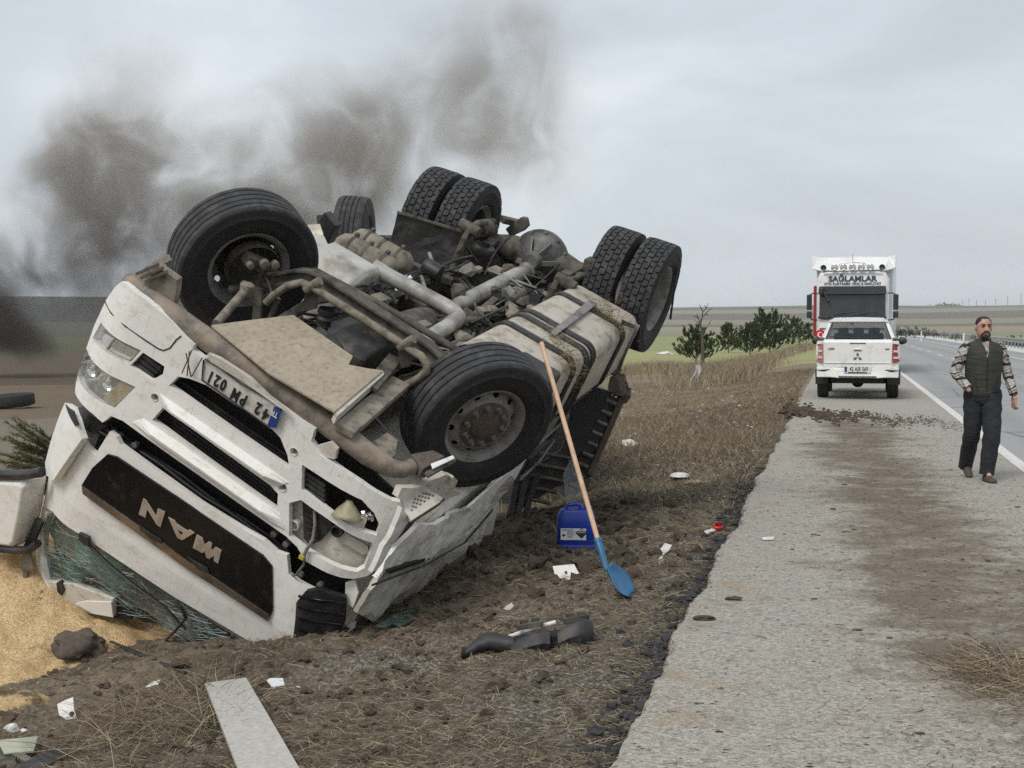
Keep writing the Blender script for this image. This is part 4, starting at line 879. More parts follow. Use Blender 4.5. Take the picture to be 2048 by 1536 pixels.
for s_ in (1, -1):
    q = MB(); q.lathe([(.10,0),(.118,.01),(.12,.05),(.112,.09),(.12,.13),(.118,.19),(.10,.21),(.04,.212),(.035,.25),(.0005,.25)], (RX+.36, s_*.40, .76), (0,0,-1), 26); q.build('air_bellows', m_oil, truck, smooth=40)
    q = MB(); q.bar((RX+.36, s_*.40, .50), (RX-.05, s_*.44, .46), .10, .05); rpart(q, 'axle_arm', m_frame, bevel=.012)
    q = MB(); q.prism([(RX+.62,s_*.46,.36),(RX+.72,s_*.46,.36),(RX+.76,s_*.46,.45),(RX+.73,s_*.46,.80),(RX+.50,s_*.46,.80),(RX+.60,s_*.46,.50)], (0,.05,0)); q.build('hanger_bracket', m_frame, truck, bevel=.01)
    q = MB(); q.tube([(RX+.68,s_*.50-.10,.37),(RX+.68,s_*.50+.10,.37)], .05, 16); q.build('link_bush', m_frame, truck, bevel=.006)
    q = MB(); q.tube([(RX+.68,s_*.49,.37),(RX+.45,s_*.52,.37),(RX+.05,s_*.52,.42)], [.035,.03,.04], 12); q.build('trailing_link', m_frame, truck, smooth=50)
    q = MB(); q.bar((RX+.02,s_*.52,.36), (RX+.02,s_*.52,.50), .12, .16, (1,0,0)); rpart(q, 'axle_clamp', m_frame, bevel=.015)
    q = MB(); q.bar((RX-.10,s_*.50,.40), (RX-.34,s_*.38,.42), .08, .06); q.build('brake_chamber_bracket', m_frame, truck, bevel=.01)
    q = MB(); q.lathe([(.05,0),(.075,.02),(.078,.08),(.06,.10),(.06,.18),(.0005,.19)], (RX+.16, s_*.50, .44), (1,0,.1), 18, False); q.build('brake_chamber', m_frame, truck, smooth=40)
q = MB(); q.prism([tl(u, v, 0, -3.75) for (u, v) in ((1010,458),(1042,434),(1052,436),(1056,452),(1046,462),(1020,474))], (-.07,0,0)); q.build('axle_yoke', m_frame, truck, bevel=.01)
# mud flaps and guards
plane_panel('mud_flap', [(795,425),(926,464),(920,549),(890,566),(836,567),(800,520),(781,480)], 0, -2.92, -.02, m_blackpl, bevel=None, crumple=.03)
q = MB(); q.bar(tl(795,424,0,-2.90), tl(926,463,0,-2.90), .02, .02); q.build('flap_rail', m_frame, truck)
q = MB(); ring = []
for k in range(9):
    a = R(-10)+k*R(12); ring.append((RX+.60*math.cos(a), .52+.60*math.sin(a)))
for (y0, y1) in ((-1.24,-.60),): 
    q.loft([[Vector((x, y0, z)) for (x, z) in ring]+[Vector((x-.02, y0, z)) for (x, z) in reversed(ring)], [Vector((x, y1, z)) for (x, z) in ring]+[Vector((x-.02, y1, z)) for (x, z) in reversed(ring)]])
q.build('mud_guard', m_steel, truck, bevel=.006, smooth=40)
plane_panel('guard_edge', [(1357,512),(1360,514),(1352,560),(1342,640),(1338,638),(1350,560)], 0, RX-.25, -.02, m_blackpl)
plane_panel('wing_strip', [(648,424),(672,452),(664,468),(655,490),(646,470),(636,440)], 0, -.62, -.1, m_blackpl, bevel=.01)

# --- exhaust silencer, exhaust pipe, air tanks
b = MB(); rings = []
for (y, s_) in ((.46,.86),(.50,1.0),(1.0,1.0),(1.06,.9)):
    rings.append([Vector((-.98+x*s_, y, .69+z*s_)) for (x, z) in ((-.30,.25),(-.30,-.12),(-.25,-.21),(-.15,-.25),(.10,-.25),(.22,-.20),(.30,-.08),(.30,.25))])
b.loft(rings); b.build('silencer', M('silencer_steel', (.52,.51,.48), (.42,.405,.37), 4, .6, .15, dirt=(.27,.225,.17), dscale=5, damt=.5, bump=.12, bscale=30), truck, smooth=40, bevel=.012)
q = MB(); q.tube([(-1.22,.56,.50),(-1.23,.40,.50),(-1.27,.08,.50),(-1.29,-.08,.50),(-1.28,-.17,.50),(-1.23,-.235,.50),(-1.13,-.26,.505),(-1.0,-.26,.52),(-.70,-.25,.56),(-.5,-.24,.60)], [.072,.062]+[.060]*8, 20); q.build('exhaust_pipe', m_pipe, truck, smooth=50)
for p_ in ((-1.08,-.26,.51),(-1.04,-.26,.515)):
    q = MB(); q.lathe([(.060,-.012),(.066,-.008),(.066,.008),(.060,.012)], p_, (1,0,.1), 22); q.build('pipe_clamp', m_steel, truck, smooth=40)
for (x, z) in ((-1.58,.60),(-1.86,.60)):
    q = MB(); q.tube([(x,.50,z),(x,.53,z),(x,.57,z),(x,.98,z),(x,1.04,z),(x,1.08,z)], [.05,.09,.115,.115,.09,.04], 24); at_ = q.build('air_tank', m_beige, truck, smooth=50)
    for y in (.64,.80,.94):
        q = MB(); q.lathe([(.116,-.014),(.120,-.012),(.120,.012),(.116,.014)], (x,y,z), (0,1,0), 26); q.build('tank_strap', m_frame, at_, smooth=40)
        q = MB(); q.box((x-.02,y,z-.128), (.05,.03,.03)); q.build('strap_bolt', m_frame, at_, bevel=.004)
q = MB(); q.tube([(-2.02,.30,.57),(-2.02,.44,.57),(-2.02,.46,.57)], [.075,.075,.06], 24); q.build('air_dryer', m_blackpl, truck, smooth=40)
q = MB(); q.bar((-2.0,.95,.68), (-2.25,.25,.66), .08, .06); q.build('cross_bar', m_frame, truck, bevel=.006)
q = MB(); q.bar(tl(990,600,2,.66), tl(925,655,2,.66), .06, .06); q.build('bracket_bar', m_frame, truck, bevel=.006)
q = MB(); c0 = tl(1030,590,2,.66); q.tube([c0+Vector((.16,0,0)), c0+Vector((.13,0,0)), c0-Vector((.14,0,0)), c0-Vector((.17,0,0))], [.04,.07,.07,.04], 20); q.build('air_tank', m_beige, truck, smooth=45)
q = MB(); q.bar(c0+Vector((0,.0,.05)), c0+Vector((0,.05,.32)), .12, .1, (1,0,0)); q.build('tank_bracket', m_frame, truck, bevel=.01)
q = MB(); q.tube([tl(914,650,2,.55), tl(935,641,2,.56), tl(960,640,2,.6), tl(980,650,2,.62)], .025, 10); q.build('coolant_pipe', m_frame, truck, smooth=60)
plane_panel('crossing_plate', [(900,684),(940,668),(948,676),(912,702)], 2, .56, .05, m_steel)

# --- fuel tank with straps
def rbox(x0, x1, y0, y1, z0, z1, r, xs=None, grow=0.0):
    q = MB(); rings = []
    ys, zs = (y0-grow, y1+grow), (z0-grow, z1+grow); n = 5
    for (x, s_) in (xs or ((x0,.90),(x0+.025,.985),(x0+.07,1.0),(x1-.07,1.0),(x1-.025,.985),(x1,.90))):
        ring = []
        for (cy, cz, a0) in ((ys[1]-r, zs[1]-r, 0), (ys[0]+r, zs[1]-r, 90), (ys[0]+r, zs[0]+r, 180), (ys[1]-r, zs[0]+r, 270)):
            for k in range(n+1):
                a = R(a0+90*k/n); ring.append((cy+r*math.cos(a), cz+r*math.sin(a)))
        my, mz = (ys[0]+ys[1])/2, (zs[0]+zs[1])/2
        rings.append([Vector((x, my+(y-my)*s_, mz+(z-mz)*s_)) for (y, z) in ring])
    q.loft(rings); return q
TX0, TX1, TY0, TY1, TZ0, TZ1 = -.62, -2.92, -1.22, -.52, .37, .98
ft = rbox(TX0, TX1, TY0, TY1, TZ0, TZ1, .11).build('fuel_tank', m_tank, truck, smooth=40)
ft.data.update()
for xc in (-1.30,-1.62,-1.78,-2.55):
    for k in (0,):
        q = rbox(0,0,TY0,TY1,TZ0,TZ1,.12, ((xc-.045,1.0),(xc-.04,1.045),(xc-.028,1.045),(xc-.022,1.02),(xc+.022,1.02),(xc+.028,1.045),(xc+.04,1.045),(xc+.045,1.0)), .004); q.build('tank_strap', m_oil, ft, smooth=40)
plane_panel('tank_bar', [(1181,597),(1196,607),(1112,670),(1101,663)], 2, .335, .012, m_steel, parent=ft)
plane_panel('tank_bar', [(1247,640),(1270,650),(1268,658),(1244,650)], 1, -1.26, .012, m_frame, parent=ft)
b = MB(); b.box((-.78,-1.06,.60), (.34,.34,.50)); b.build('battery_box', m_blackpl, truck, bevel=.03, seg=3)
q = MB()
for k in range(500):
    f = rng.random(); base = tl(1105+f*50, 675+f*75, 2, .36) if rng.random() < .55 else tl(1190+f*55, 615+f*45, 2, .36)
    base += Vector((rng.gauss(0,.06), rng.gauss(0,.05), rng.gauss(.0,.035)))
    d = Vector((rng.uniform(-1,1), rng.uniform(-1,1), rng.uniform(-1,.4))).normalized()*rng.uniform(.05,.16); s_ = d.cross(Vector((rng.random(),rng.random(),rng.random()))).normalized()*.0022; m_ = base+d*.5+Vector((rng.gauss(0,.02),rng.gauss(0,.02),rng.gauss(0,.02)))
    q.add([base-s_, base+s_, m_+s_, m_-s_, base+d], [(0,1,2,3),(3,2,4)])
q.build('straw_tangle', m_straw, ft, kind='stuff', recalc=False)

# --- right side of the cab: steps, door, fairings
stp = [(805,992),(813,980),(850,974),(886,996),(878,1005),(822,1041),(811,1020)]
holes = []
for i in range(6):
    for j in range(4):
        u, v = 824+i*8.4+j*2.0, 1020-i*5.8+j*-7.5
        if v > 984+abs(u-850)*.16: holes.append([(u+3.0*math.cos(2*math.pi*k/8), v+2.6*math.sin(2*math.pi*k/8)) for k in range(8)])
step = plane_panel('step_plate', stp, 2, .70, .012, m_white2, holes=holes, bevel=None)
plane_panel('step_well', [(u+3, v+3) for (u, v) in stp], 2, .76, .01, m_hub, parent=step, bevel=None)
plane_panel('step_housing', [(785,988),(795,972),(850,957),(880,942),(900,947),(907,956),(900,977),(916,982),(913,998),(897,1034),(876,1046),(840,1062),(822,1042),(879,1005),(886,996),(850,974),(813,980),(805,992),(800,1000)], 1, -1.12, -.04, m_white2, bevel=None, crumple=.03)
plane_panel('step_wing', [(842,958),(880,942),(906,954),(902,972),(880,968)], 0, .55, -.02, m_white2)
plane_panel('bracket_box', [(822,908),(866,900),(890,912),(846,938)], 2, .52, .07, m_hub); plane_panel('bracket_strip', [(862,927),(906,910),(910,916),(866,937)], 2, .49, .01, m_white); plane_panel('bracket_strip', [(850,944),(908,914),(914,920),(858,952)], 2, .51, .02, m_frame)
plane_panel('wing_bracket', [(744,884),(775,864),(796,880),(790,912),(770,920)], 2, .55, .05, m_beige); 
q = MB(); q.tube([tl(u,v,0,.7) for (u,v) in ((740,822),(770,858),(797,882),(795,888),(764,862))], .008, 6); q.build('bent_wire', m_steel, truck)
plane_panel('side_strip', [(808,1018),(822,1044),(790,1086),(756,1138),(742,1144),(768,1095),(790,1055)], 1, -1.25, .03, m_white, bevel=None, crumple=.03)
plane_panel('side_gap', [(822,1044),(842,1052),(780,1130),(750,1150)], 1, -1.16, .03, m_hub)
plane_panel('door_panel', [(841,1053),(880,1042),(933,1022),(965,996),(1000,962),(1026,938),(1018,956),(985,1010),(940,1062),(900,1094),(864,1114),(832,1124),(776,1142),(752,1156),(786,1116)], 1, -1.25, .03, m_white, bevel=None, crumple=.045)
plane_panel('door_edge', [(936,1016),(1000,958),(1030,936),(1020,952),(990,984),(944,1022)], 1, -1.275, .02, m_white, bevel=.004)
plane_panel('door_seam', [(832,1124),(864,1112),(862,1118),(780,1148),(776,1142)], 1, -1.262, .02, m_cavity, bevel=None)
plane_panel('side_fairing', [(776,1146),(864,1120),(904,1098),(944,1066),(990,1012),(1024,952),(1016,985),(985,1050),(940,1105),(880,1160),(800,1215),(740,1240),(720,1230),(740,1180)], 1, -1.232, .03, m_white2, bevel=None, crumple=.07)
q = MB(); q.tube([tl(u,v,1,-1.29) for (u,v) in ((745,1170),(850,1130),(930,1085),(985,1020))], .008, 6); q.build('door_trim', m_blackpl, truck)
plane_panel('torn_sheet', [(690,1165),(708,1160),(716,1186),(706,1216),(690,1206)], 0, 1.30, -.02, m_white, bevel=.004)
for (uv, vv, mm) in (([(900,992),(960,965),(985,972),(940,1010),(915,1016)], -1.0, m_steel), ([(985,1010),(998,1008),(984,1070),(970,1072)], -1.05, m_white), ([(1020,955),(1052,905),(1056,912),(1030,960)], -1.22, m_white)):
    plane_panel('side_brace', uv, 1, vv, .03, mm, bevel=.004)
# torn black side deflector behind the front wheel and its stays
plane_panel('side_deflector', [(1030,985),(1060,920),(1100,880),(1150,800),(1190,772),(1222,782),(1216,830),(1200,880),(1180,945),(1140,950),(1090,960)], 1, -.95, .04, m_blackpl, bevel=.012)
for (u0,v0,u1,v1,r_) in ((1053,908,1195,770,.012),(1040,960,1110,880,.010),(1000,975,1050,915,.012)):
    q = MB(); q.tube([tl(u0,v0,1,-1.05), tl((u0+u1)/2+4,(v0+v1)/2+3,1,-1.06), tl(u1,v1,1,-1.05)], r_, 8); q.build('deflector_stay', m_steel, truck, smooth=60)

# hoses and cable bundles slung along the frame
for k in range(22):
    s_ = 1 if k % 2 else -1; y0 = s_*rng.uniform(.30,.50); z0 = rng.uniform(.56,.70); x0 = rng.uniform(-3.0,-.2); pts = []
    for i in range(7): pts.append((x0+i*.16, y0+rng.gauss(0,.035), z0+rng.gauss(0,.018)))
    q = MB(); q.tube(pts, rng.uniform(.007,.016), 7); q.build('hose', rng.choice([m_oil,m_blackpl,m_oil,m_frame]), truck, smooth=60)
for (a_, b_, c_) in (((-2.0,.37,.60),(-2.3,.25,.55),(-2.7,.35,.60)),((-1.4,-.30,.56),(-1.9,-.34,.52),(-2.3,-.28,.60)),((-.4,.35,.55),(-.6,.45,.45),(-.95,.45,.55)),((.2,.62,.5),(.1,.75,.42),(.02,.88,.46)),((.3,-.6,.5),(.2,-.72,.45),(.1,-.82,.52)),((-2.9,.2,.7),(-3.1,.3,.55),(-3.4,.28,.42)),((-2.9,-.2,.7),(-3.1,-.25,.55),(-3.4,-.25,.42))):
    q = MB(); A, B, C = Vector(a_), Vector(b_), Vector(c_); q.tube([A.lerp(B, f).lerp(B.lerp(C, f), f) for f in [i/8 for i in range(9)]], .011, 8); q.build('brake_hose', m_oil, truck, smooth=60)

# ---------------------------------------------------------------- parked pickup (own axes: x right, y forward, z up; origin under the tailgate)
m_pw = M('pickup_white', (.70,.69,.665), (.74,.73,.71), 2, .3, coat=.4, dirt=(.50,.47,.42), dscale=5, damt=.3, rvar=.3)
m_red = M('red_lens', (.30,.03,.03), (.25,.025,.028), 6, .25, coat=.3); m_redf = M('faded_lens', (.42,.13,.09), (.36,.19,.14), 6, .3, coat=.4); m_clear = M('pale_lens', (.62,.52,.50), None, rough=.2)
m_dglass = M('dark_glass', (.02,.032,.034), (.03,.042,.044), 3, .05, coat=.2, alpha=.42)
m_seat = M('seat_fabric', (.02,.02,.02), (.035,.034,.033), 9, .9)
m_badge = M('badge_chrome', (.22,.22,.22), None, rough=.2, metal=.9)
pk = thing('pickup_truck', 'white double cab pickup parked on the shoulder with its tailgate facing us', 'pickup', (.40, 31.75, 0), R(-1.2))
def ysec(prof, y, sc=1.0): return [Vector((x*sc, y, z)) for (x, z) in prof] + [Vector((-x*sc, y, z)) for (x, z) in reversed(prof)]
low = [(.0,.58),(.70,.56),(.82,.60),(.875,.74),(.895,.95),(.885,1.16),(.865,1.27),(.0,1.29)]
b = MB(); b.loft([ysec(low,.03,.985), ysec(low,.06), ysec(low,1.5), ysec(low,3.4), ysec([(x, min(z,1.12)) for (x,z) in low],3.9), ysec([(x*.97, min(z,1.05)) for (x,z) in low],5.0), ysec([(x*.85, min(z,.95)) for (x,z) in low],5.18)])
body = b.build('body', m_pw, pk, smooth=35, bevel=.01)
tg = MB(); tg.prism([(-.72,-.01,.70),(.72,-.01,.70),(.735,-.01,1.24),(.72,.03,1.305),(-.72,.03,1.305),(-.735,-.01,1.24)], (0,.06,0)); tgo = tg.build('tailgate', m_pw, pk, bevel=.012)
b = MB(); b.tube([(-.70,-.018,.80),(0,-.028,.80),(.70,-.018,.80)], .012, 8); b.build('tailgate_crease', m_pw, tgo, smooth=60)
b = MB(); b.box((0,-.02,1.09), (.19,.02,.055)); hd = b.build('tailgate_handle', m_pw, tgo, bevel=.012); b = MB(); b.box((0,-.032,1.075), (.15,.006,.018)); b.build('handle_slot', m_cavity, hd)
b = MB(); b.box((0,-.018,1.225), (.34,.012,.016)); b.build('slot', m_blackpl, tgo)
# bedside and cab: lower sides, pillars, roof, glass
for s_ in (-1, 1):
    b = MB(); b.bar((s_*.80,.05,1.30), (s_*.80,1.5,1.32), .10, .03); b.build('bed_rail', m_blackpl, pk, bevel=.006)
    b = MB(); b.loft([[Vector((s_*x, y, z)) for (x, y, z) in ((.83,1.48,1.28),(.74,1.48,1.28),(.74,1.60,1.28),(.83,1.60,1.28))], [Vector((s_*x, y, z)) for (x, y, z) in ((.66,1.62,1.70),(.58,1.62,1.70),(.58,1.72,1.70),(.66,1.72,1.70))]]); b.build('pillar', m_pw, pk, bevel=.015)
    b = MB(); b.loft([[Vector((s_*x, y, z)) for (x, y, z) in ((.84,3.75,1.10),(.76,3.75,1.10),(.76,3.85,1.10),(.84,3.85,1.10))], [Vector((s_*x, y, z)) for (x, y, z) in ((.64,2.95,1.70),(.57,2.95,1.70),(.57,3.05,1.70),(.64,3.05,1.70))]]); b.build('pillar', m_pw, pk, bevel=.015)
    b = MB(); b.loft([[Vector((s_*x, y, z)) for (x, y, z) in ((.83,2.55,1.2),(.77,2.55,1.2),(.77,2.65,1.2),(.83,2.65,1.2))], [Vector((s_*x, y, z)) for (x, y, z) in ((.65,2.5,1.70),(.60,2.5,1.70),(.60,2.6,1.70),(.65,2.6,1.70))]]); b.build('pillar', m_blackpl, pk, bevel=.01)
    b = MB(); b.add([Vector((s_*.81,1.6,1.28)), Vector((s_*.81,3.7,1.15)), Vector((s_*.63,3.0,1.69)), Vector((s_*.64,1.7,1.69))], [(0,1,2,3)]); b.build('side_window', m_dglass, pk)
    b = MB(); b.prism([(s_*.62,1.66,1.74),(s_*.62,1.92,1.75),(s_*.60,1.75,1.84)], (s_*-.03,0,0)); b.build('roof_fin', m_blackpl, pk)
    b = MB(); b.rock((s_*1.0,3.45,1.24), .11, (1.05,.6,.85), .08, 2); b.bar((s_*.82,3.45,1.2), (s_*.95,3.45,1.22), .05, .05); b.build('door_mirror', m_blackpl, pk, smooth=60)
    tlm = m_redf if s_ < 0 else m_red
    b = MB(); b.prism([(s_*.735,-.035,.80),(s_*.86,.0,.82),(s_*.895,.06,.85),(s_*.885,.06,1.14),(s_*.86,.0,1.20),(s_*.74,-.03,1.22)], (0,.05,0)); tlo = b.build('tail_light', tlm, pk, bevel=.01)
    for z in (.92,1.06):
        b = MB(); b.box((s_*.80,-.025,z-.01), (.10,.03,.045)); b.build('light_band', m_clear, tlo, bevel=.006)
    b = MB(); b.lathe([(.0005,-.115),(.20,-.11),(.22,-.09),(.30,-.12),(.355,-.12),(.375,-.09),(.375,.09),(.355,.12),(.30,.12),(.22,.09),(.0005,.09)], (s_*.755,.95,.375), (1,0,0), 36); w_ = b.build('wheel', m_rubber, pk, smooth=40)
    b = MB(); b.lathe([(.0005,-.115),(.20,-.11),(.22,-.09),(.30,-.12),(.355,-.12),(.375,-.09),(.375,.09),(.355,.12),(.30,.12),(.22,.09),(.0005,.09)], (s_*.755,3.95,.375), (1,0,0), 36); b.build('wheel', m_rubber, pk, smooth=40)
    b = MB(); b.box((s_*.77,.50,.48), (.28,.02,.34)); b.build('mud_flap', m_blackpl, pk, bevel=.006)
    b = MB(); b.prism([(s_*.52,-.10,.54),(s_*.86,-.06,.50),(s_*.90,.06,.52),(s_*.90,.06,.66),(s_*.86,-.07,.64),(s_*.58,-.12,.66)], (0,.08,0)); b.build('bumper_corner', m_blackpl, pk, bevel=.012)
b = MB(); b.loft([ysec([(.0,1.70),(.58,1.695),(.655,1.69),(.64,1.73),(.54,1.76),(0,1.775)], 1.58), ysec([(.0,1.70),(.58,1.695),(.66,1.69),(.645,1.74),(.54,1.785),(0,1.80)], 1.8), ysec([(.0,1.70),(.58,1.695),(.655,1.69),(.64,1.73),(.54,1.77),(0,1.785)], 2.9), ysec([(.0,1.68),(.58,1.675),(.64,1.67),(.62,1.70),(.52,1.72),(0,1.73)], 3.1)]); b.build('roof', m_pw, pk, smooth=40)
b = MB(); b.prism([(-.72,1.54,1.31),(.72,1.54,1.31),(.735,1.55,1.36),(.60,1.60,1.66),(.55,1.605,1.685),(-.55,1.605,1.685),(-.60,1.60,1.66),(-.735,1.55,1.36)], (0,.012,0)); b.build('rear_window', m_dglass, pk)
b = MB(); b.add([(-.74,3.75,1.15),(.74,3.75,1.15),(.57,3.02,1.68),(-.57,3.02,1.68)], [(0,1,2,3)]); b.build('windscreen', m_dglass, pk)
for (x, y) in ((-.36,2.75),(.36,2.75),(-.34,1.95),(.34,1.95),(0,1.95)):
    b = MB(); b.box((x,y,1.28), (.42,.16,.30)); b.box((x,y,1.48), (.24,.10,.16)); b.build('seat', m_seat, pk, bevel=.05, seg=3)
b = MB(); b.loft([[Vector(p) for p in ((-.86,-.03,.70),(-.60,-.10,.72),(-.44,-.12,.60),(.44,-.12,.60),(.60,-.10,.72),(.86,-.03,.70),(.88,.10,.70),(-.88,.10,.70))], [Vector(p) for p in ((-.86,-.05,.48),(-.60,-.13,.50),(-.42,-.16,.47),(.42,-.16,.47),(.60,-.13,.50),(.86,-.05,.48),(.88,.10,.48),(-.88,.10,.48))]]); bmp = b.build('bumper', m_pw, pk, bevel=.012)
b = MB(); b.box((0,-.15,.505), (.80,.10,.03)); b.build('bumper_step', m_badge, bmp, bevel=.006)
b = MB(); b.box((0,.5,.42), (1.1,.8,.14)); b.lathe([(.0005,-.10),(.11,-.08),(.14,0),(.11,.08),(.0005,.10)], (.0,.95,.36), (0,1,0), 18); b.tube([(-.66,.95,.37),(.66,.95,.37)], .05, 10); b.build('rear_axle', m_cavity, pk, bevel=.02)
b = MB(); b.box((0,2.6,.40), (1.2,3.2,.18)); b.build('underbody', m_cavity, pk, bevel=.03)
b = MB(); b.box((0,-.145,.655), (.56,.012,.155)); plt = b.build('number_plate', M('clean_plate', (.66,.66,.65), None, rough=.4), pk, bevel=.005)
b = MB(); b.box((-.245,-.153,.66), (.05,.006,.12)); b.build('plate_band', m_blue, plt)
text_part('42 AJR 569', 'lettering', m_ink, plt, axes((.03,-.1525,.662), (1,0,0), (0,0,1), (0,-1,0)), .13, .001, .0025, .66)
b = MB(); b.box((0,-.154,.592), (.40,.004,.02)); b.build('plate_caption', m_ink, plt)
for an in (90, 210, 330):
    c_ = Vector((.058*math.cos(R(an)), 0, .058*math.sin(R(an)))); d_ = c_.normalized(); n_ = Vector((-d_.z,0,d_.x)); q = MB()
    q.prism([Vector((0,-.018,.92))+p for p in (d_*.006, d_*.058+n_*.030, d_*.108, d_*.058-n_*.030)], (0,.006,0)); q.build('emblem', m_badge, tgo)
text_part('L200', 'lettering', m_badge, tgo, axes((-.56,-.016,1.10), (1,0,0), (0,0,1), (0,-1,0)), .065, .002, .002, 1.1)
text_part('4x4', 'lettering', m_badge, tgo, axes((.62,-.016,1.10), (1,0,0), (0,0,1), (0,-1,0)), .06, .002, .002, 1.0)

# ---------------------------------------------------------------- white recovery lorry facing us (local: front towards -y)
m_lw = M('lorry_white', (.72,.72,.71), (.76,.76,.75), 2, .35, coat=.3, dirt=(.55,.53,.49), dscale=3, damt=.3)
m_navy = M('navy_lettering', (.012,.035,.06), None, rough=.5)
lr = thing('recovery_lorry', 'white high roof lorry with lettered visor parked facing us beyond the pickup', 'lorry', (.42, 48.6, 0), R(-3.0))
b = MB(); b.box((0,5.2,2.35), (2.55,7.0,3.1)); b.build('box_body', m_lw, lr, bevel=.04)
b = MB(); prof = lambda y, w, z0, z1: [Vector((x, y, z)) for (x, z) in ((-w,z0),(w,z0),(w,z1-.25),(w-.10,z1-.05),(w-.3,z1),(-w+.3,z1),(-w+.10,z1-.05),(-w,z1-.25))]
b.loft([prof(.10,1.12,1.0,3.36), prof(.22,1.16,.95,3.42), prof(1.7,1.16,.95,3.45)]); cabo = b.build('cab', m_lw, lr, smooth=35, bevel=.02)
b = MB(); b.prism([(-1.28,1.9,3.25),(-1.33,1.75,3.88),(-1.24,1.3,3.92),(-.8,.95,3.90),(0,.9,3.93),(.8,.95,3.90),(1.24,1.3,3.92),(1.33,1.75,3.88),(1.28,1.9,3.25)], (0,.25,0)); 
b.loft([[Vector((-1.0,.25,3.40)), Vector((0,.20,3.43)), Vector((1.0,.25,3.40)), Vector((1.0,1.9,3.40)), Vector((-1.0,1.9,3.40))], [Vector((-1.20,1.0,3.90)), Vector((0,.95,3.94)), Vector((1.20,1.0,3.90)), Vector((1.25,2.0,3.92)), Vector((-1.25,2.0,3.92))]]); b.build('wind_deflector', m_lw, lr, bevel=.02)
for s_ in (-1, 1):
    b = MB(); b.prism([(s_*1.0,.40,3.42),(s_*1.36,.75,3.52),(s_*1.38,.85,3.96),(s_*1.14,.95,3.93)], (0,.9,0)); b.build('deflector_wing', m_lw, lr, bevel=.02)
    b = MB(); b.lathe([(.03,.25),(.035,.05),(.09,.0),(.10,-.01),(.085,0),(.03,.03),(.0005,.04)], (s_*.95,.10,3.53), (0,1,0), 18); b.build('air_horn', m_blackpl, lr, smooth=40)
    m_ = MB(); m_.box((s_*1.40,.05,2.38), (.17,.12,.52)); mo = m_.build('mirror', m_blackpl, lr, bevel=.03, seg=3)
    m_ = MB(); m_.box((s_*1.40,.05,1.97), (.17,.12,.22)); m_.build('lower_mirror', m_blackpl, mo, bevel=.03)
    m_ = MB(); m_.tube([(s_*1.12,.15,2.68),(s_*1.30,.08,2.68),(s_*1.40,.06,2.62)], .02, 8); m_.tube([(s_*1.12,.15,1.78),(s_*1.32,.08,1.80),(s_*1.40,.06,1.90)], .02, 8); m_.build('mirror_arm', m_blackpl, mo, smooth=60)
    m_ = MB(); m_.lathe([(.0005,-.14),(.25,-.14),(.30,-.11),(.42,-.15),(.49,-.14),(.51,-.10),(.51,.10),(.49,.14),(.42,.15),(.0005,.14)], (s_*1.02,1.35,.51), (1,0,0), 30); m_.build('wheel', m_rubber, lr, smooth=40)
    m_ = MB(); m_.lathe([(.0005,-.28),(.42,-.30),(.51,-.25),(.51,.25),(.42,.30),(.0005,.28)], (s_*.95,6.2,.51), (1,0,0), 30); m_.build('wheel', m_rubber, lr, smooth=40)
    m_ = MB(); m_.prism([(s_*1.14,-.02,.45),(s_*1.22,.25,.45),(s_*1.22,.85,.55),(s_*1.22,1.0,1.25),(s_*1.16,.3,1.55),(s_*1.06,.03,1.55)], (s_*-.15,0,0)); m_.build('wing_panel', m_lw, lr, bevel=.03)
b = MB(); b.loft([[Vector(p) for p in ((-1.04,.05,2.90),(1.04,.05,2.90),(1.06,.15,2.90),(-1.06,.15,2.90))], [Vector(p) for p in ((-.98,.10,3.32),(.98,.10,3.32),(1.0,.2,3.34),(-1.0,.2,3.34))]]); vis = b.build('name_board', m_lw, lr, bevel=.02)
vn = Vector((0,-1,-.12)).normalized()
text_part('SAĞLAMLAR', 'lettering', m_navy, vis, axes((0,.055,3.15), (1,0,0), (0,.12,.99), (0,-.99,.12)), .25, .004, .009, 1.12)
text_part('OTO KURTARMA VİNÇ & NAKLİYAT', 'lettering', m_navy, vis, axes((0,.035,2.99), (1,0,0), (0,.12,.99), (0,-.99,.12)), .115, .004, .003, .96)
b = MB(); b.prism([(-1.07,-.06,1.88),(1.07,-.06,1.88),(1.06,.04,2.88),(-1.06,.04,2.88)], (0,.05,0)); wsl = b.build('windscreen', M('lorry_glass', (.018,.02,.022), (.035,.036,.036), 2, .08, coat=.2), lr, bevel=.02)
b = MB(); b.prism([(-1.10,-.13,2.64),(1.10,-.13,2.64),(1.08,-.02,2.90),(-1.08,-.02,2.90)], (0,.03,0)); b.build('sun_visor', M('smoked_visor', (.03,.034,.034), (.045,.05,.05), 2, .75, spec=.15), lr, bevel=.01)
b = MB(); b.bar((-1.1,-.06,1.86), (1.1,-.06,1.86), .08, .09, (0,0,1)); b.build('scuttle', m_blackpl, lr, bevel=.01)
for x in (-.75,-.05):
    b = MB(); b.tube([(x,-.11,1.92),(x+.55,-.10,2.02)], .014, 6); b.tube([(x+.05,-.115,1.98),(x+.85,-.115,2.06)], .010, 6); b.build('wiper', m_blackpl, lr)
b = MB(); b.prism([(-1.09,-.02,1.25),(1.09,-.02,1.25),(1.08,-.01,1.80),(-1.08,-.01,1.80)], (0,.12,0)); gp = b.build('front_panel', m_lw, lr, bevel=.02)
b = MB(); b.bar((-1.05,-.035,1.50), (1.05,-.035,1.50), .02, .03); b.build('panel_seam', m_cavity, gp)
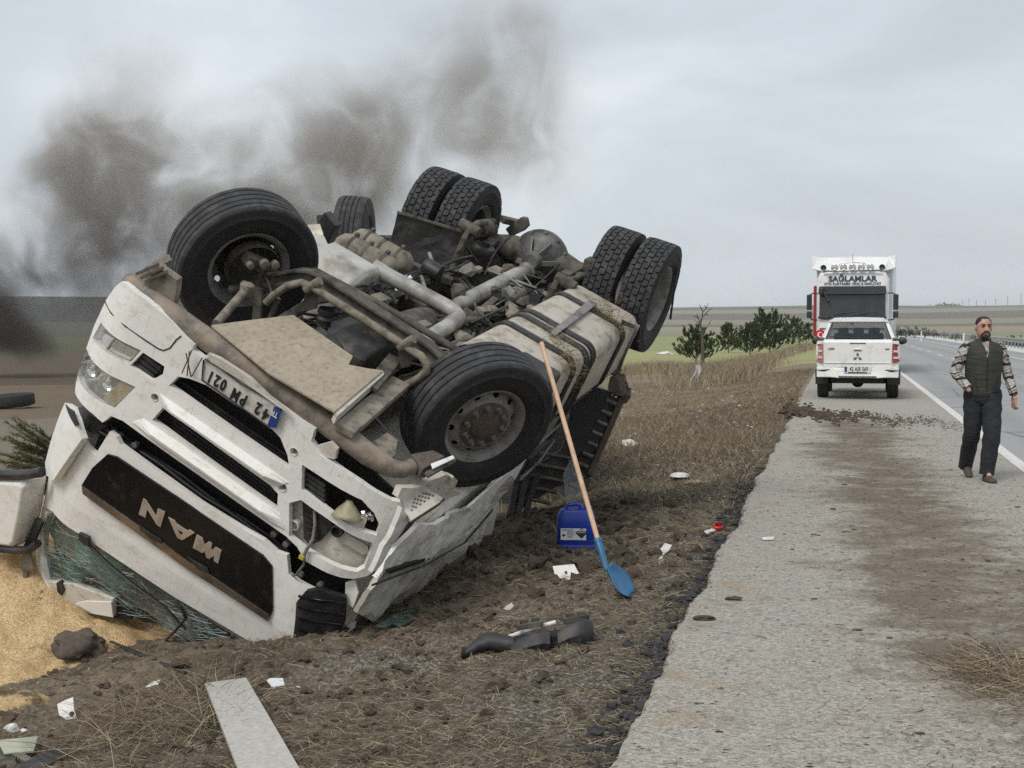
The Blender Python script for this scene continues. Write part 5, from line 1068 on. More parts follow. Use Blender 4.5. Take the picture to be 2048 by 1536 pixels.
b = MB(); b.lathe([(.06,0),(.06,-.015),(.045,-.015),(.045,0)], (.0,-.03,1.70), (0,1,0), 20); b.tube([(0,-.04,1.70),(0,-.04,1.75)], .007, 6); b.tube([(0,-.04,1.70),(.045,-.04,1.67)], .007, 6); b.tube([(0,-.04,1.70),(-.045,-.04,1.67)], .007, 6); b.build('emblem', m_badge, gp)
b = MB(); b.box((0,.10,.75), (2.2,.3,.75)); b.build('bumper', m_lw, lr, bevel=.05, seg=3)
b = MB(); b.tube([(-.95,.02,3.40),(-.9,.0,3.42),(.9,.0,3.42),(.95,.02,3.40)], .03, 10); lb = b.build('light_bar', m_badge, lr, smooth=50)
for k in range(5):
    x = -.58+k*.29; b = MB(); b.lathe([(.0005,.09),(.07,.08),(.115,.0),(.12,-.02),(.105,-.03),(.0005,-.04)], (x,.0,3.53), (0,1,0), 20); b.build('spot_lamp', m_lens, lb, smooth=45)
    b = MB(); b.box((x,-.045,3.46), (.11,.02,.045)); b.build('spot_lens', M('lamp_white', (.85,.85,.85), None, rough=.3) if k == 0 else bpy.data.materials['lamp_white'], lb, bevel=.01)
b = MB(); b.tube([(-.45,.03,3.56),(-.40,.03,3.66),(0,.03,3.70),(.40,.03,3.66),(.45,.03,3.56)], .012, 6); b.build('lamp_hoop', m_badge, lb); b = MB(); b.tube([(0,.2,3.45),(0,.15,3.98)], .008, 5); b.build('aerial', m_blackpl, lr)
b = MB(); b.rock((-.98,-.16,2.75), .12, (.7,.7,1.4), .2, 2); b.tube([(-.98,-.1,2.85),(-.75,-.2,2.40)], .045, 8); b.build('front_mirror', m_blackpl, lr, smooth=60)
flag = MB(); flag.lathe([(.0005,-.012),(.165,-.01),(.168,0),(.0005,.004)], (-1.02,-.06,1.30), (0,1,.1), 28); fl = flag.build('flag_sticker', M('flag_red', (.55,.015,.02), None, rough=.4), lr, smooth=40)
cres = [(-1.03+.09*math.cos(a), -.076, 1.30+.09*math.sin(a)) for a in [R(40)+R(280)*k/16 for k in range(17)]] + [(-1.008+.068*math.cos(a), -.076, 1.30+.068*math.sin(a)) for a in [R(320)-R(280)*k/16 for k in range(17)]]
m_flagw = M('flag_white', (.75,.75,.75), None, rough=.4); q = MB(); q.prism(cres, (0,-.004,0)); q.build('crescent', m_flagw, fl)
q = MB(); q.prism([(-.935+(.045 if k % 2 == 0 else .018)*math.cos(R(180+36*k)), -.076, 1.30+(.045 if k % 2 == 0 else .018)*math.sin(R(180+36*k))) for k in range(10)], (0,-.004,0)); q.build('star', m_flagw, fl)
b = MB(); b.box((-1.34,1.9,2.1), (.10,.10,1.75)); b.build('marker_post', M('red_paint', (.30,.02,.025), (.24,.02,.022), 6, .5), lr, bevel=.01)
b = MB(); b.box((0,4.5,.7), (2.3,8.0,.3)); b.build('chassis', m_cavity, lr, bevel=.03)

# ---------------------------------------------------------------- man walking along the road edge
MX, MY = 1.47, 15.55
man = thing('person', 'man in dark green vest and plaid sleeves walking towards us beside the white line', 'person', (MX, MY, 0), YAW)
# local: x to the right of the picture, y away from us, z up
m_skin = M('skin', (.42,.235,.16), (.48,.285,.20), 14, .5); m_hair = M('dark_hair', (.012,.009,.008), (.022,.017,.014), 40, .7)
m_vest = M('green_vest', (.020,.021,.015), (.036,.037,.027), 9, .7, bump=.9, bscale=8, aniso=(1,1,3.2)); m_jean = M('black_jeans', (.008,.009,.012), (.020,.021,.027), 9, .85, bump=1.0, bscale=9, aniso=(1,1,1.8))
m_boot = M('brown_boot', (.055,.04,.03), (.085,.065,.05), 20, .7)
t = NT('plaid'); o3 = t.sep(t.mapv(t.obj, (1,1,1), rot=(0,.30,0)))
w1 = t.math('FRACT', t.math('ADD', t.math('MULTIPLY', o3[2], 6.5), t.math('MULTIPLY', t.noise(7, 3, .6, t.obj), .9))); w2 = t.math('FRACT', t.math('MULTIPLY', o3[0], 13.0)); w3 = t.math('FRACT', t.math('MULTIPLY', o3[2], 31.0))
c_ = t.ramp(w1, [(0, (.45,.43,.40)), (.42, (.022,.020,.025)), (.62, (.40,.37,.33)), (.74, (.22,.115,.055)), (.80, (.42,.39,.36)), (.90, (.03,.028,.03))], True)
c_ = t.mix(t.math('MULTIPLY', t.mr(w3, .78, .86), .55), c_, (.05,.045,.045)); c_ = t.mix(t.math('MULTIPLY', t.mr(w2, .80, .88), .7), c_, (.07,.06,.06)); m_plaid = t.fin(c_, .85, .2)
# body: one skinned surface with the pose's joints
joints = {'pel':(0,0,.93,.115),'bel':(.0,.0,1.08,.12),'che':(-.005,-.005,1.28,.125),'nek':(-.01,-.02,1.45,.055),'hd0':(-.012,-.035,1.53,.075),'hd1':(-.012,-.035,1.62,.085),
 'shL':(-.175,0,1.39,.06),'elL':(-.285,.03,1.13,.045),'wrL':(-.205,-.09,.975,.032),'haL':(-.165,-.12,.93,.03),
 'shR':(.170,.01,1.39,.06),'elR':(.265,.03,1.12,.044),'wrR':(.305,-.06,.89,.030),'haR':(.315,-.085,.835,.028),
 'hiL':(-.080,.02,.88,.09),'knL':(-.098,.02,.50,.062),'anL':(-.072,.30,.16,.042),'toL':(-.068,.21,.05,.035),
 'hiR':(.080,-.02,.88,.09),'knR':(.052,-.15,.49,.062),'anR':(.005,-.16,.10,.040),'toR':(.008,-.24,.05,.028)}
ed = [('pel','bel'),('bel','che'),('che','nek'),('nek','hd0'),('hd0','hd1'),('che','shL'),('shL','elL'),('elL','wrL'),('wrL','haL'),('che','shR'),('shR','elR'),('elR','wrR'),('wrR','haR'),('pel','hiL'),('hiL','knL'),('knL','anL'),('anL','toL'),('pel','hiR'),('hiR','knR'),('knR','anR'),('anR','toR')]
nm_ = list(joints); me = bpy.data.meshes.new('body'); me.from_pydata([joints[k][:3] for k in nm_], [(nm_.index(a), nm_.index(b_)) for a, b_ in ed], [])
bo = put('body', me, man); sk = bo.modifiers.new('skin', 'SKIN'); sk.use_smooth_shade = True
for i, k in enumerate(nm_):
    sv = me.skin_vertices[0].data[i]; sv.radius = (joints[k][3]*.85, joints[k][3]*.85); sv.use_root = (k == 'pel')
sb = bo.modifiers.new('sub', 'SUBSURF'); sb.levels = 1; sb.render_levels = 2; me.materials.append(m_skin)
J = lambda k: Vector(joints[k][:3])
# head
hb = MB(); rings = []; hc = Vector((-.012,-.04,0))
for (z, rx, ry, oy) in ((1.475,.030,.035,-.01),(1.488,.048,.058,-.015),(1.505,.060,.074,-.012),(1.53,.068,.085,-.006),(1.56,.074,.092,0),(1.59,.0765,.095,.003),(1.62,.078,.097,.006),(1.65,.076,.095,.008),(1.675,.068,.085,.01),(1.695,.050,.062,.012),(1.705,.022,.03,.012)):
    rings.append([hc+Vector((rx*math.cos(a), oy+ry*math.sin(a)*(1.0 if math.sin(a) > 0 else .96), z)) for a in [2*math.pi*k/20 for k in range(20)]])
hb.loft(rings); head = hb.build('head', m_skin, man, smooth=70)
q = MB(); q.loft([[hc+Vector(p) for p in ((-.012,-.088,1.605),(.012,-.088,1.605),(.010,-.08,1.612),(-.010,-.08,1.612))], [hc+Vector(p) for p in ((-.019,-.098,1.560),(.019,-.098,1.560),(.016,-.075,1.557),(-.016,-.075,1.557))]]); q.rock(hc+Vector((0,-.108,1.566)), .015, (1,.9,.8), .05, 2); q.build('nose', m_skin, head, smooth=70)
for s_ in (-1, 1):
    q = MB(); q.rock(hc+Vector((s_*.081,.008,1.59)), .03, (.35,.7,1.1), .1, 2); q.build('ear', m_skin, head, smooth=70)
    q = MB(); q.rock(hc+Vector((s_*.031,-.083,1.607)), .016, (1.1,.5,.6), .03, 2); q.build('eye', M('dark_eye', (.05,.03,.025), None, rough=.4) if s_ < 0 else bpy.data.materials['dark_eye'], head, smooth=70)  # both eyes in one dark brown
    q = MB(); q.tube([hc+Vector((s_*.012,-.094,1.622)), hc+Vector((s_*.034,-.093,1.627)), hc+Vector((s_*.055,-.080,1.620))], [.006,.007,.004], 6); q.build('eyebrow', m_hair, head, smooth=60)
q = MB(); q.tube([hc+Vector((-.032,-.080,1.530)), hc+Vector((-.022,-.091,1.545)), hc+Vector((0,-.099,1.549)), hc+Vector((.022,-.091,1.545)), hc+Vector((.032,-.080,1.530))], [.007,.010,.010,.010,.007], 8); q.rock(hc+Vector((0,-.062,1.500)), .036, (1.0,.85,.95), .08, 2)
for s_ in (-1, 1): q.tube([hc+Vector((s_*.034,-.078,1.532)), hc+Vector((s_*.044,-.062,1.512)), hc+Vector((s_*.03,-.06,1.495))], [.008,.012,.012], 8)
q.build('beard', m_hair, head, smooth=60)
q = MB(); q.tube([hc+Vector((-.02,-.097,1.535)), hc+Vector((0,-.101,1.536)), hc+Vector((.02,-.097,1.535))], .005, 6); q.build('lips', M('lips', (.28,.11,.085), None, rough=.5), head, smooth=60)
hr = MB(); rings = []
for (z, rx, ry, oy, cut) in ((1.56,.070,.09,.022,.30),(1.60,.0795,.098,.012,.25),(1.63,.0805,.0995,.010,.35),(1.650,.0795,.098,.009,.55),(1.668,.0735,.091,.010,.72),(1.682,.066,.083,.012,.85),(1.691,.058,.073,.013,-2),(1.702,.044,.056,.013,-2),(1.710,.022,.028,.013,-2),(1.711,.004,.005,.013,-2)):
    ring = []
    for k in range(24):
        a = R(90)+2*math.pi*k/24; y = math.sin(a); 
        sc = 1.0 if cut < -1 or y > -cut else .90
        ring.append(hc+Vector((rx*math.cos(a)*sc, oy+ry*math.sin(a)*sc, z)))
    rings.append(ring)
hr.loft(rings); hr.build('hair', m_hair, head, smooth=60)
# clothing
def loft_ell(name, secs, mat, n=20, parent=man, **kw):
    b_ = MB(); rg_ = []
    for (x, y, z, rx, ry, ax) in secs: rg_.append([Vector((x+rx*math.cos(a), y+ry*math.sin(a), z+ax*math.cos(a))) + .004*mnoise.noise_vector(Vector((math.cos(a)*2+z*9, math.sin(a)*2, z*14)))*2 for a in [2*math.pi*k/n for k in range(n)]])
    b_.loft(rg_); return b_.build(name, mat, parent, smooth=60, **kw)
vest = loft_ell('vest', [(0,0,.875,.165,.12,0),(0,0,.885,.178,.13,0),(0,0,.93,.183,.137,0),(0,0,.95,.178,.132,0),(0,-.005,1.02,.186,.14,0),(0,-.005,1.05,.182,.136,0),(0,-.008,1.12,.190,.146,0),(0,-.008,1.15,.187,.142,0),(0,-.01,1.23,.197,.15,0),(0,-.01,1.26,.194,.146,0),(0,-.008,1.33,.206,.142,0),(0,-.005,1.395,.202,.12,0),(-.003,0,1.435,.155,.095,0),(-.006,-.005,1.455,.088,.078,0),(-.008,-.012,1.48,.078,.075,0)], m_vest)
q = MB(); q.tube([(0,-.124,.885),(-.003,-.150,1.1),(-.004,-.16,1.23),(-.008,-.142,1.36)], .006, 6); q.build('zip', m_ink, vest)
for s_ in (-1, 1):
    q = MB(); q.bar((s_*.10,-.135,.96), (s_*.125,-.128,1.07), .012, .008, (0,1,0)); q.build('pocket_edge', m_ink, vest)
q = MB(); q.prism([(-.032,-.118,1.44),(.022,-.118,1.44),(.004,-.155,1.33),(-.012,-.160,1.28)], (0,.02,0)); q.build('shirt', M('shirt_grey', (.42,.40,.37), (.30,.285,.26), 12, .9), vest)
q = MB(); q.prism([(-.026,-.125,1.45),(.016,-.125,1.45),(-.004,-.150,1.39)], (0,-.008,0)); q.build('throat', m_skin, vest)
for s_ in (-1, 1):
    q = MB(); q.prism([(-.008+s_*.072,-.03,1.435),(-.008+s_*.066,-.045,1.49),(-.008+s_*.03,-.105,1.455),(-.008+s_*.016,-.135,1.395)], (s_*.008,.012,0)); q.build('collar', m_plaid, vest, bevel=.004)
def limb(name, pts, rad, mat, par=man, n=14):
    b_ = MB(); P_ = []; R_ = []
    for i in range(len(pts)-1):
        for k in range(6):
            f = k/6; P_.append(Vector(pts[i]).lerp(Vector(pts[i+1]), f)); R_.append((rad[i]*(1-f)+rad[i+1]*f)*(1+.06*math.sin(i*9+k*2.6)))
    P_.append(Vector(pts[-1])); R_.append(rad[-1]); b_.tube(P_, R_, n); return b_.build(name, mat, par, smooth=70)
limb('sleeve', [J('shL')+Vector((.03,0,.02)), J('shL')+Vector((-.02,0,-.04)), J('elL'), J('wrL')+Vector((.02,-.01,-.01))], [.062,.066,.056,.048], m_plaid)
limb('sleeve', [J('shR')+Vector((-.03,0,.02)), J('shR')+Vector((.02,0,-.04)), J('elR'), J('wrR')+Vector((-.004,0,.015))], [.062,.064,.054,.044], m_plaid)
q = MB(); q.tube([J('wrR')+Vector((-.004,0,.022)), J('wrR')+Vector((.001,-.005,.0))], .040, 12); q.build('cuff', m_ink, man, smooth=50)
limb('trouser_leg', [(-.075,.02,.93), J('hiL'), J('knL'), J('anL')+Vector((0,.01,-.05))], [.112,.112,.088,.074], m_jean); limb('trouser_leg', [(.075,-.01,.93), J('hiR'), J('knR'), J('anR')+Vector((0,.02,-.03))], [.112,.112,.090,.076], m_jean)
loft_ell('trouser_seat', [(0,0,.80,.13,.11,0),(0,0,.84,.165,.125,0),(0,0,.90,.168,.122,0),(0,0,.96,.16,.115,0)], m_jean)
def shoe(a, tip, up_):
    b_ = MB(); a = Vector(a); tip = Vector(tip); d = (tip-a); rg_ = []
    for (f, w, h) in ((-.18,.028,.04),(-.12,.038,.07),(.1,.040,.085),(.35,.042,.065),(.65,.047,.045),(.9,.042,.034),(1.05,.025,.022)):
        c = a+d*f; sd_ = d.cross(Vector((0,0,1))).normalized(); u_ = sd_.cross(d).normalized()
        rg_.append([c+sd_*(w*math.cos(t_))+u_*(h*max(-.12, math.sin(t_))) for t_ in [2*math.pi*k/14 for k in range(14)]])
    b_.loft(rg_); return b_.build('shoe', m_boot, man, smooth=60)
shoe((.006,-.135,.012), (.012,-.36,.010), 1); shoe((-.073,.315,.125), (-.068,.175,.012), 1)
# hanging hand: palm, four curled fingers and a thumb
hp = J('wrR'); hd_ = Vector((.02,-.05,-1)).normalized(); hs = Vector((.25,-.97,.05)).normalized(); hn = hd_.cross(hs).normalized()
q = MB(); rg_ = []
for (f, w, th) in ((0,.024,.020),(.03,.032,.018),(.07,.040,.017),(.095,.038,.014)): rg_.append([hp+hd_*f+hs*(w*math.cos(a))+hn*(th*math.sin(a)) for a in [2*math.pi*k/12 for k in range(12)]])
q.loft(rg_)
for k, (o_, ln) in enumerate(((-.030,.062),(-.010,.072),(.011,.068),(.030,.052))):
    p0 = hp+hd_*.088+hs*o_; p1 = p0+hd_*ln*.5+hn*.004; p2 = p1+hd_*ln*.3-hn*.020; p3 = p2+hd_*ln*.05-hn*.022; q.tube([p0, p1, p2, p3], [.0095,.0092,.0085,.006], 7)
p0 = hp+hd_*.03-hs*.03; q.tube([p0, p0+hd_*.03-hs*.018-hn*.012, p0+hd_*.055-hs*.012-hn*.028], [.012,.010,.007], 7)
q.build('hand', m_skin, man, smooth=60)

# ---------------------------------------------------------------- things on the ground
def on_ground(u, v):
    z = -.3
    for i in range(40):
        p = at_z(u, v, z); z = .5*z + .5*(0.0 if p.x > EDGE+.02 else gzz(p.x, p.y))
    return Vector((p.x, p.y, 0.0 if p.x > EDGE+.02 else gzz(p.x, p.y)))
def ppm(p): return FPX/((p-EYE).dot(_fw))     # photo pixels per metre there
# --- shovel leaning on the truck
tip = on_ground(1266, 1196); top = at_d(1083, 686, 9.95); sock = at_d(1198, 1088, 9.05)
sh = thing('shovel', 'shovel with wooden handle and blue plastic blade leaning against the truck', 'shovel', tip)
q = MB(); pts = [top.lerp(sock, k/8) - tip for k in range(9)]; q.tube(pts, .0165, 14)
m_wood = M('shovel_wood', (.52,.33,.20), (.60,.42,.28), 4, .6, dirt=(.34,.20,.12), dscale=9, damt=.3, bump=.05, aniso=(3,3,.5))
q.build('handle', m_wood, sh, smooth=50)
m_blu = M('blue_plastic', (.022,.115,.24), (.03,.14,.28), 6, .45, dirt=(.10,.14,.18), dscale=6, damt=.3)
bd = at_d(1214, 1142, 8.98); dr = (sock-top).normalized()
q = MB(); q.tube([sock-dr*.03-tip, sock+dr*.02-tip, sock.lerp(bd,.5)-tip, bd-tip], [.0235,.024,.022,.018], 14); q.tube([sock-dr*.035-tip, sock-dr*.01-tip], .027, 14); q.build('socket', m_blu, sh, smooth=45)
ax_ = (tip-bd); L_ = ax_.length; ax_ = ax_.normalized(); nv_ = Vector((.93,-.18,.33)); nz = (nv_ - ax_*nv_.dot(ax_)).normalized(); sx_ = nz.cross(ax_).normalized()
q = MB(); rows = []
for i in range(9):
    f = i/8; w = (.05+.075*min(1, f*2.4))*(1-.62*max(0, f-.7)/.3); row = []
    for j in range(9):
        g = (j-4)/4; cup = .045*(abs(g)**2.2)*(1-.6*f) + .02*math.sin(f*math.pi)
        row.append(bd-tip + ax_*(L_*f*1.02 - .02) + sx_*(w*g) + nz*(cup-.025*math.sin(f*math.pi)))
    rows.append(row)
q.loft(rows, close=False); q.build('blade', m_blu, sh, smooth=60, solid=.006)
# --- blue canister with hazard label
cp = on_ground(1152, 1098); cp.z -= .01; k_ = ppm(cp)
ca = thing('chemical_canister', 'blue plastic canister with white hazard label standing on dark soil', 'canister', cp, YAW+R(-4))
m_bp = M('canister_blue', (.006,.030,.30), (.010,.042,.36), 5, .32, dirt=(.04,.05,.12), dscale=7, damt=.3, rvar=.3)
W_, D_, H_ = 76/k_, 56/k_, 88/k_
q = MB(); rings = []
for (z, s_) in ((0,.90),(.02,.98),(.05,1.0),(.16,1.0),(.17,.985),(.18,1.0),(.72,1.0),(.80,.97),(.88,.90),(.93,.84),(.95,.78)):
    ring = []
    for k in range(28):
        a = 2*math.pi*k/28; cx, cy = math.cos(a), math.sin(a); e_ = .42
        ring.append(Vector((W_/2*s_*math.copysign(abs(cx)**e_, cx), D_/2*s_*math.copysign(abs(cy)**e_, cy), H_*z)))
    rings.append(ring)
q.loft(rings); q.build('body', m_bp, ca, smooth=50)
q = MB(); q.tube([(-W_*.30,0,H_*.92),(-W_*.22,0,H_*1.03),(0,0,H_*1.06),(W_*.12,0,H_*1.03),(W_*.14,0,H_*.93)], H_*.045, 10); q.build('grip', m_bp, ca, smooth=60)
q = MB(); q.lathe([(H_*.085,0),(H_*.085,H_*.08),(H_*.078,H_*.09),(.0005,H_*.09)], (W_*.32,0,H_*.93), (0,0,1), 18); q.build('cap', m_bp, ca, smooth=40)
yl = -D_/2-.0035; q = MB(); q.box((-W_*.06,yl+.001,H_*.415), (W_*.66,.003,H_*.26)); lab = q.build('label', M('label_white', (.68,.68,.66), None, rough=.5, dirt=(.5,.48,.44), dscale=9, damt=.3), ca)
c0 = Vector((W_*.15, yl-.002, H_*.42))
q = MB(); q.prism([c0+Vector((dx*W_, 0, dz*H_)) for (dx, dz) in ((-.15,.02),(-.12,.07),(.12,.07),(.15,.02),(0,-.10))], (0,-.001,0)); q.build('hazard_mark', m_ink, lab)
q = MB(); q.prism([c0+Vector((dx*W_, -.0015, dz*H_)) for (dx, dz) in ((-.11,.025),(.11,.025),(.11,.05),(-.11,.05))], (0,-.0008,0)); q.build('hazard_band', M('mark_grey', (.35,.35,.34), None), lab)
for (dx, dz, ln) in ((-.05,.10,.06),(.03,.10,.05),(-.01,.115,.03)):
    q = MB(); q.bar(c0+Vector((dx*W_,0,dz*H_)), c0+Vector(((dx+ln)*W_,0,(dz+.012)*H_)), .001, .004); q.build('hazard_stroke', m_ink, lab)
q = MB(); q.prism([Vector((-W_*.31, yl-.002, H_*.385))+Vector((dx*W_, 0, dz*H_)) for (dx, dz) in ((-.045,.01),(-.03,.03),(.03,.03),(.045,.01),(0,-.03))], (0,-.001,0)); q.build('hazard_mark', m_ink, lab)
for k in range(9):
    q = MB(); z = .52-.022*k; x0 = -.36 if k < 2 else -.22; ln = rng.uniform(.12,.24) if k > 1 else .30; q.box((W_*(x0+ln/2), yl-.0015, H_*z), (W_*ln,.0012,H_*.007)); q.build('text_line', M('label_grey', (.12,.12,.12), None) if k == 0 else bpy.data.materials['label_grey'], lab)
# --- clear plastic bottle behind the canister
bp_ = on_ground(1150, 1040); bp_ = at_d(1152, 1006, 11.6)
t = NT('clear_plastic'); m_cl = t.fin((.70,.72,.72), .12, .6); t.b.inputs['Alpha'].default_value = .12
q = MB(); q.lathe([(.04,0),(.075,.01),(.08,.03),(.075,.12),(.08,.13),(.075,.22),(.08,.24),(.075,.30),(.04,.36),(.018,.39),(.018,.41)], (0,0,0), (0,0,1), 22)
bt = q.build('plastic_bottle', m_cl, smooth=50); bt.location = (bp_.x, bp_.y, bp_.z-.05); bt.rotation_euler = (R(6), R(-5), 0); tag(bt, 'large clear plastic bottle standing behind the blue canister', 'bottle')

# --- torn dark trailer wall behind the cab, and the wheel of the trailer beyond
tw = thing('wrecked_trailer', 'overturned trailer wreck with a ribbed dark wall behind the lorry', 'trailer', (-2.6, 13.6, gz(-2.6, 13.6)))
O_ = Vector(tw.location)
m_dark = M('sooty_metal', (.022,.020,.019), (.045,.040,.035), 5, .7, dirt=(.10,.085,.065), dscale=6, damt=.35, bump=.3, bscale=12)
m_rib = M('rib_steel', (.16,.15,.13), (.09,.08,.068), 8, .6, .2, dirt=(.03,.027,.024), dscale=6, damt=.5)
DW = 12.6
def dpoly(name, uv, dep, th, mat, bevel=.01, par=tw):
    q_ = MB(); q_.prism([at_d(u, v, dep)-O_ for (u, v) in uv], _f0*th); return q_.build(name, mat, par, bevel=bevel)
dpoly('wall_panel', [(1180,785),(1222,790),(1240,800),(1182,955),(1110,975),(1040,1020),(1010,1040),(1030,960),(1120,900)], DW, .08, m_dark)
dpoly('wall_panel', [(1140,815),(1190,775),(1225,785),(1212,850),(1188,905),(1150,915),(1135,870)], DW-.06, .04, M('burnt_rubber', (.013,.013,.013), (.025,.024,.024), 5, .8, bump=.2), .02)
dpoly('edge_rail', [(1252,762),(1260,778),(1184,955),(1174,948),(1236,800)], DW-.04, .06, M('rust_edge', (.07,.05,.038), (.11,.085,.065), 12, .9, bump=.4, bscale=20))
q = MB(); q.rock(at_d(1236,770,DW)-O_, .085, (1,1,1.3), .35, 2); q.rock(at_d(1250,790,DW)-O_, .06, (1,1,1.2), .35, 2); q.build('caked_mud', m_hub, tw)
for k in range(9):
    u0, v0 = 1228-k*9.3, 806+k*21
    q = MB(); q.tube([at_d(u0-16, v0-6, DW-.05)-O_, at_d(u0+4, v0+3, DW-.05)-O_], .030, 8, flat=.8); q.build('wall_rib', m_rib, tw, smooth=50)
for k in range(5):
    u0, v0 = 1120-k*12, 905+k*22
    q = MB(); q.tube([at_d(u0-40, v0+2, DW-.06)-O_, at_d(u0+5, v0+8, DW-.06)-O_, at_d(u0+30, v0+14, DW-.06)-O_], .026, 8, flat=.7); q.build('wall_rib', m_rib, tw, smooth=50)
for k in range(3):
    q = MB(); q.bar(at_d(1036+k*20, 935+k*6, DW-.1)-O_, at_d(1022+k*14, 1030, DW-.1)-O_, .03, .05); q.build('wall_stay', m_dark, tw, bevel=.006)
b = MB(); b.box(Vector((-4.6,18.6,.45))-O_, (2.3,6.0,2.2), Matrix.Rotation(R(14),3,'Z')); b.build('trailer_body', m_dark, tw, bevel=.05)
twp = at_d(706, 436, 16.8) - O_
whl = MB(); whl.lathe([(.27,-.16),(.30,-.185),(.42,-.195),(.50,-.17),(.515,-.14)] + [x for g in (-.085,-.03,.03,.085) for x in ((.52,g-.008),(.505,g-.004),(.505,g+.004),(.52,g+.008))] + [(.515,.14),(.50,.17),(.42,.195),(.30,.185),(.27,.16),(.0005,.16)], (0,0,0), (1,0,0), 64)
w_ = whl.build('wheel', m_tread, tw, smooth=35); w_.location = twp + Vector((0,0,-.26)); w_.rotation_euler = (0, R(4), YAW-R(4))
q = MB(); q.tube([twp+Vector((-.55,0,-.27)), twp+Vector((-.30,0,-.27)), twp+Vector((-.27,0,-.27))], [.20,.21,.14], 22); q.build('brake_drum', m_tank, tw, smooth=40)
q = MB(); q.tube([twp+Vector((-.5,0,-.27)), twp+Vector((1.9,.3,-.27))], .07, 12); q.bar(twp+Vector((.1,0,-.3)), twp+Vector((.1,1,-1.0)), .2, .3); q.build('axle', m_dark, tw, smooth=50)
q = MB(); q.bar(twp+Vector((-.55,.3,-.05)), twp+Vector((-.30,.3,-.02)), .06, .22); q.build('bracket', m_dark, tw)

# --- tyre lying in the field, rock, and debris
tp_ = on_ground(22, 812)
q = MB(); q.lathe([(.27,-.11),(.30,-.13),(.40,-.14),(.48,-.12),(.50,-.09),(.50,.09),(.48,.12),(.40,.14),(.30,.13),(.27,.11),(.27,-.11)], (0,0,0), (0,0,1), 40)
o = q.build('loose_tyre', m_rubber, smooth=40); sc_ = (46*2/ppm(tp_))/1.0; o.scale = (sc_,)*3; o.location = tp_+Vector((0,0,.12*sc_)); o.rotation_euler = (R(3),R(-4),0); tag(o, 'black tyre lying flat in the field under the smoke', 'tyre')
m_stone = M('stone', (.085,.065,.05), (.15,.12,.095), 8, .95, dirt=(.05,.038,.03), dscale=6, damt=.5, bump=.6, bscale=20)
def stone(u, v, rpx, label, sq=(1.15,1,.85), m_=m_stone, nm='boulder', cat='rock', jit=.3):
    p = on_ground(u, v); r_ = rpx/ppm(p); q_ = MB(); q_.rock((0,0,0), r_, sq, jit, 4); o_ = q_.build(nm, m_, smooth=40); o_.location = p+Vector((0,.5*r_,r_*.42)); return tag(o_, label, cat)
stone(150, 1316, 40, 'rough brown earth clod as big as a bucket in front of the windscreen')
stone(884, 1158, 30, 'flat brown stone half sunk in the dark soil beside the cab', (1.5,.9,.5))
stone(775, 1212, 24, 'pale broken block lying against the cab corner', (1.4,.8,.55), M('pale_stone', (.36,.29,.21), (.44,.37,.28), 9, .9, bump=.3))
stone(1395, 972, 14, 'flat tan stone on the verge near the white dish', (1.6,.9,.35), M('tan_stone', (.30,.22,.16), (.36,.27,.2), 9, .9))
m_pw2 = M('white_plastic', (.62,.61,.58), (.70,.69,.66), 8, .4, dirt=(.40,.36,.29), dscale=14, damt=.35)
def shard(name, uv, label, cat, mat=m_pw2, lift=.02, th=.006, tilt=0.0, holes=None, curl=0.0):
    cu = sum(p[0] for p in uv)/len(uv); cv = sum(p[1] for p in uv)/len(uv); c = on_ground(cu, cv); lowv = max(p[1] for p in uv); base = on_ground(cu, lowv)
    n_ = Vector((0, -math.cos(R(tilt)), math.sin(R(tilt)))) if tilt else None
    pts = []
    dep = (base-EYE).dot(_fw)
    for (u, v) in uv:
        if tilt:   # standing piece: a plane through its lowest point, leaning back by tilt
            d = ray(u, v); s_ = (base-EYE).dot(n_)/d.dot(n_); p = EYE+d*s_
        else:
            p = at_z(u, v, c.z+lift)
        pts.append(p)
    ctr = sum(pts, Vector())/len(pts); nn = n_ or Vector((0,0,1))
    lp = [p-ctr + nn*(curl*mnoise.noise((p-ctr)*9)) for p in pts]
    q_ = MB(); q_.prism(lp, -nn*th)
    o_ = q_.build(name, mat, bevel=.0015); o_.location = ctr; tag(o_, label, cat)
    if holes:
        hp_ = [on_ground(*h_) for h_ in holes]
    return o_
o = shard('plastic_shard', [(114,1408),(130,1400),(146,1394),(148,1420),(156,1441),(136,1442),(118,1430)], 'white curved plastic shard with a round hole on the soil', 'plastic shard', tilt=35)
q = MB(); d_ = ray(144,1428); n_ = Vector((0,-math.cos(R(35)),math.sin(R(35)))); s_ = (o.location-EYE).dot(n_)/d_.dot(n_); hp_ = EYE+d_*s_-o.location
q.lathe([(.014,.0),(.014,.004),(.0005,.004)], hp_+n_*.001, n_, 16); q.build('hole', m_cavity, o)
shard('plastic_sliver', [(277,1386),(300,1366),(321,1358),(316,1370),(292,1384)], 'thin pointed white plastic sliver lying on dry stalks', 'plastic shard', tilt=40)
m_met = M('bright_metal', (.52,.52,.52), (.62,.62,.62), 6, .3, .6, dirt=(.35,.33,.3), damt=.3)
o = shard('metal_bracket', [(533,1360),(540,1356),(566,1356),(570,1372),(600,1372),(611,1386),(570,1388),(548,1382)], 'folded bright metal bracket lying on the gravelly soil', 'bracket', m_met, tilt=45, th=.02)
shard('metal_flap', [(545,1358),(563,1357),(567,1372),(548,1370)], 'grey inner flap resting on the folded metal bracket', 'metal flap', m_steel, tilt=60, th=.004)
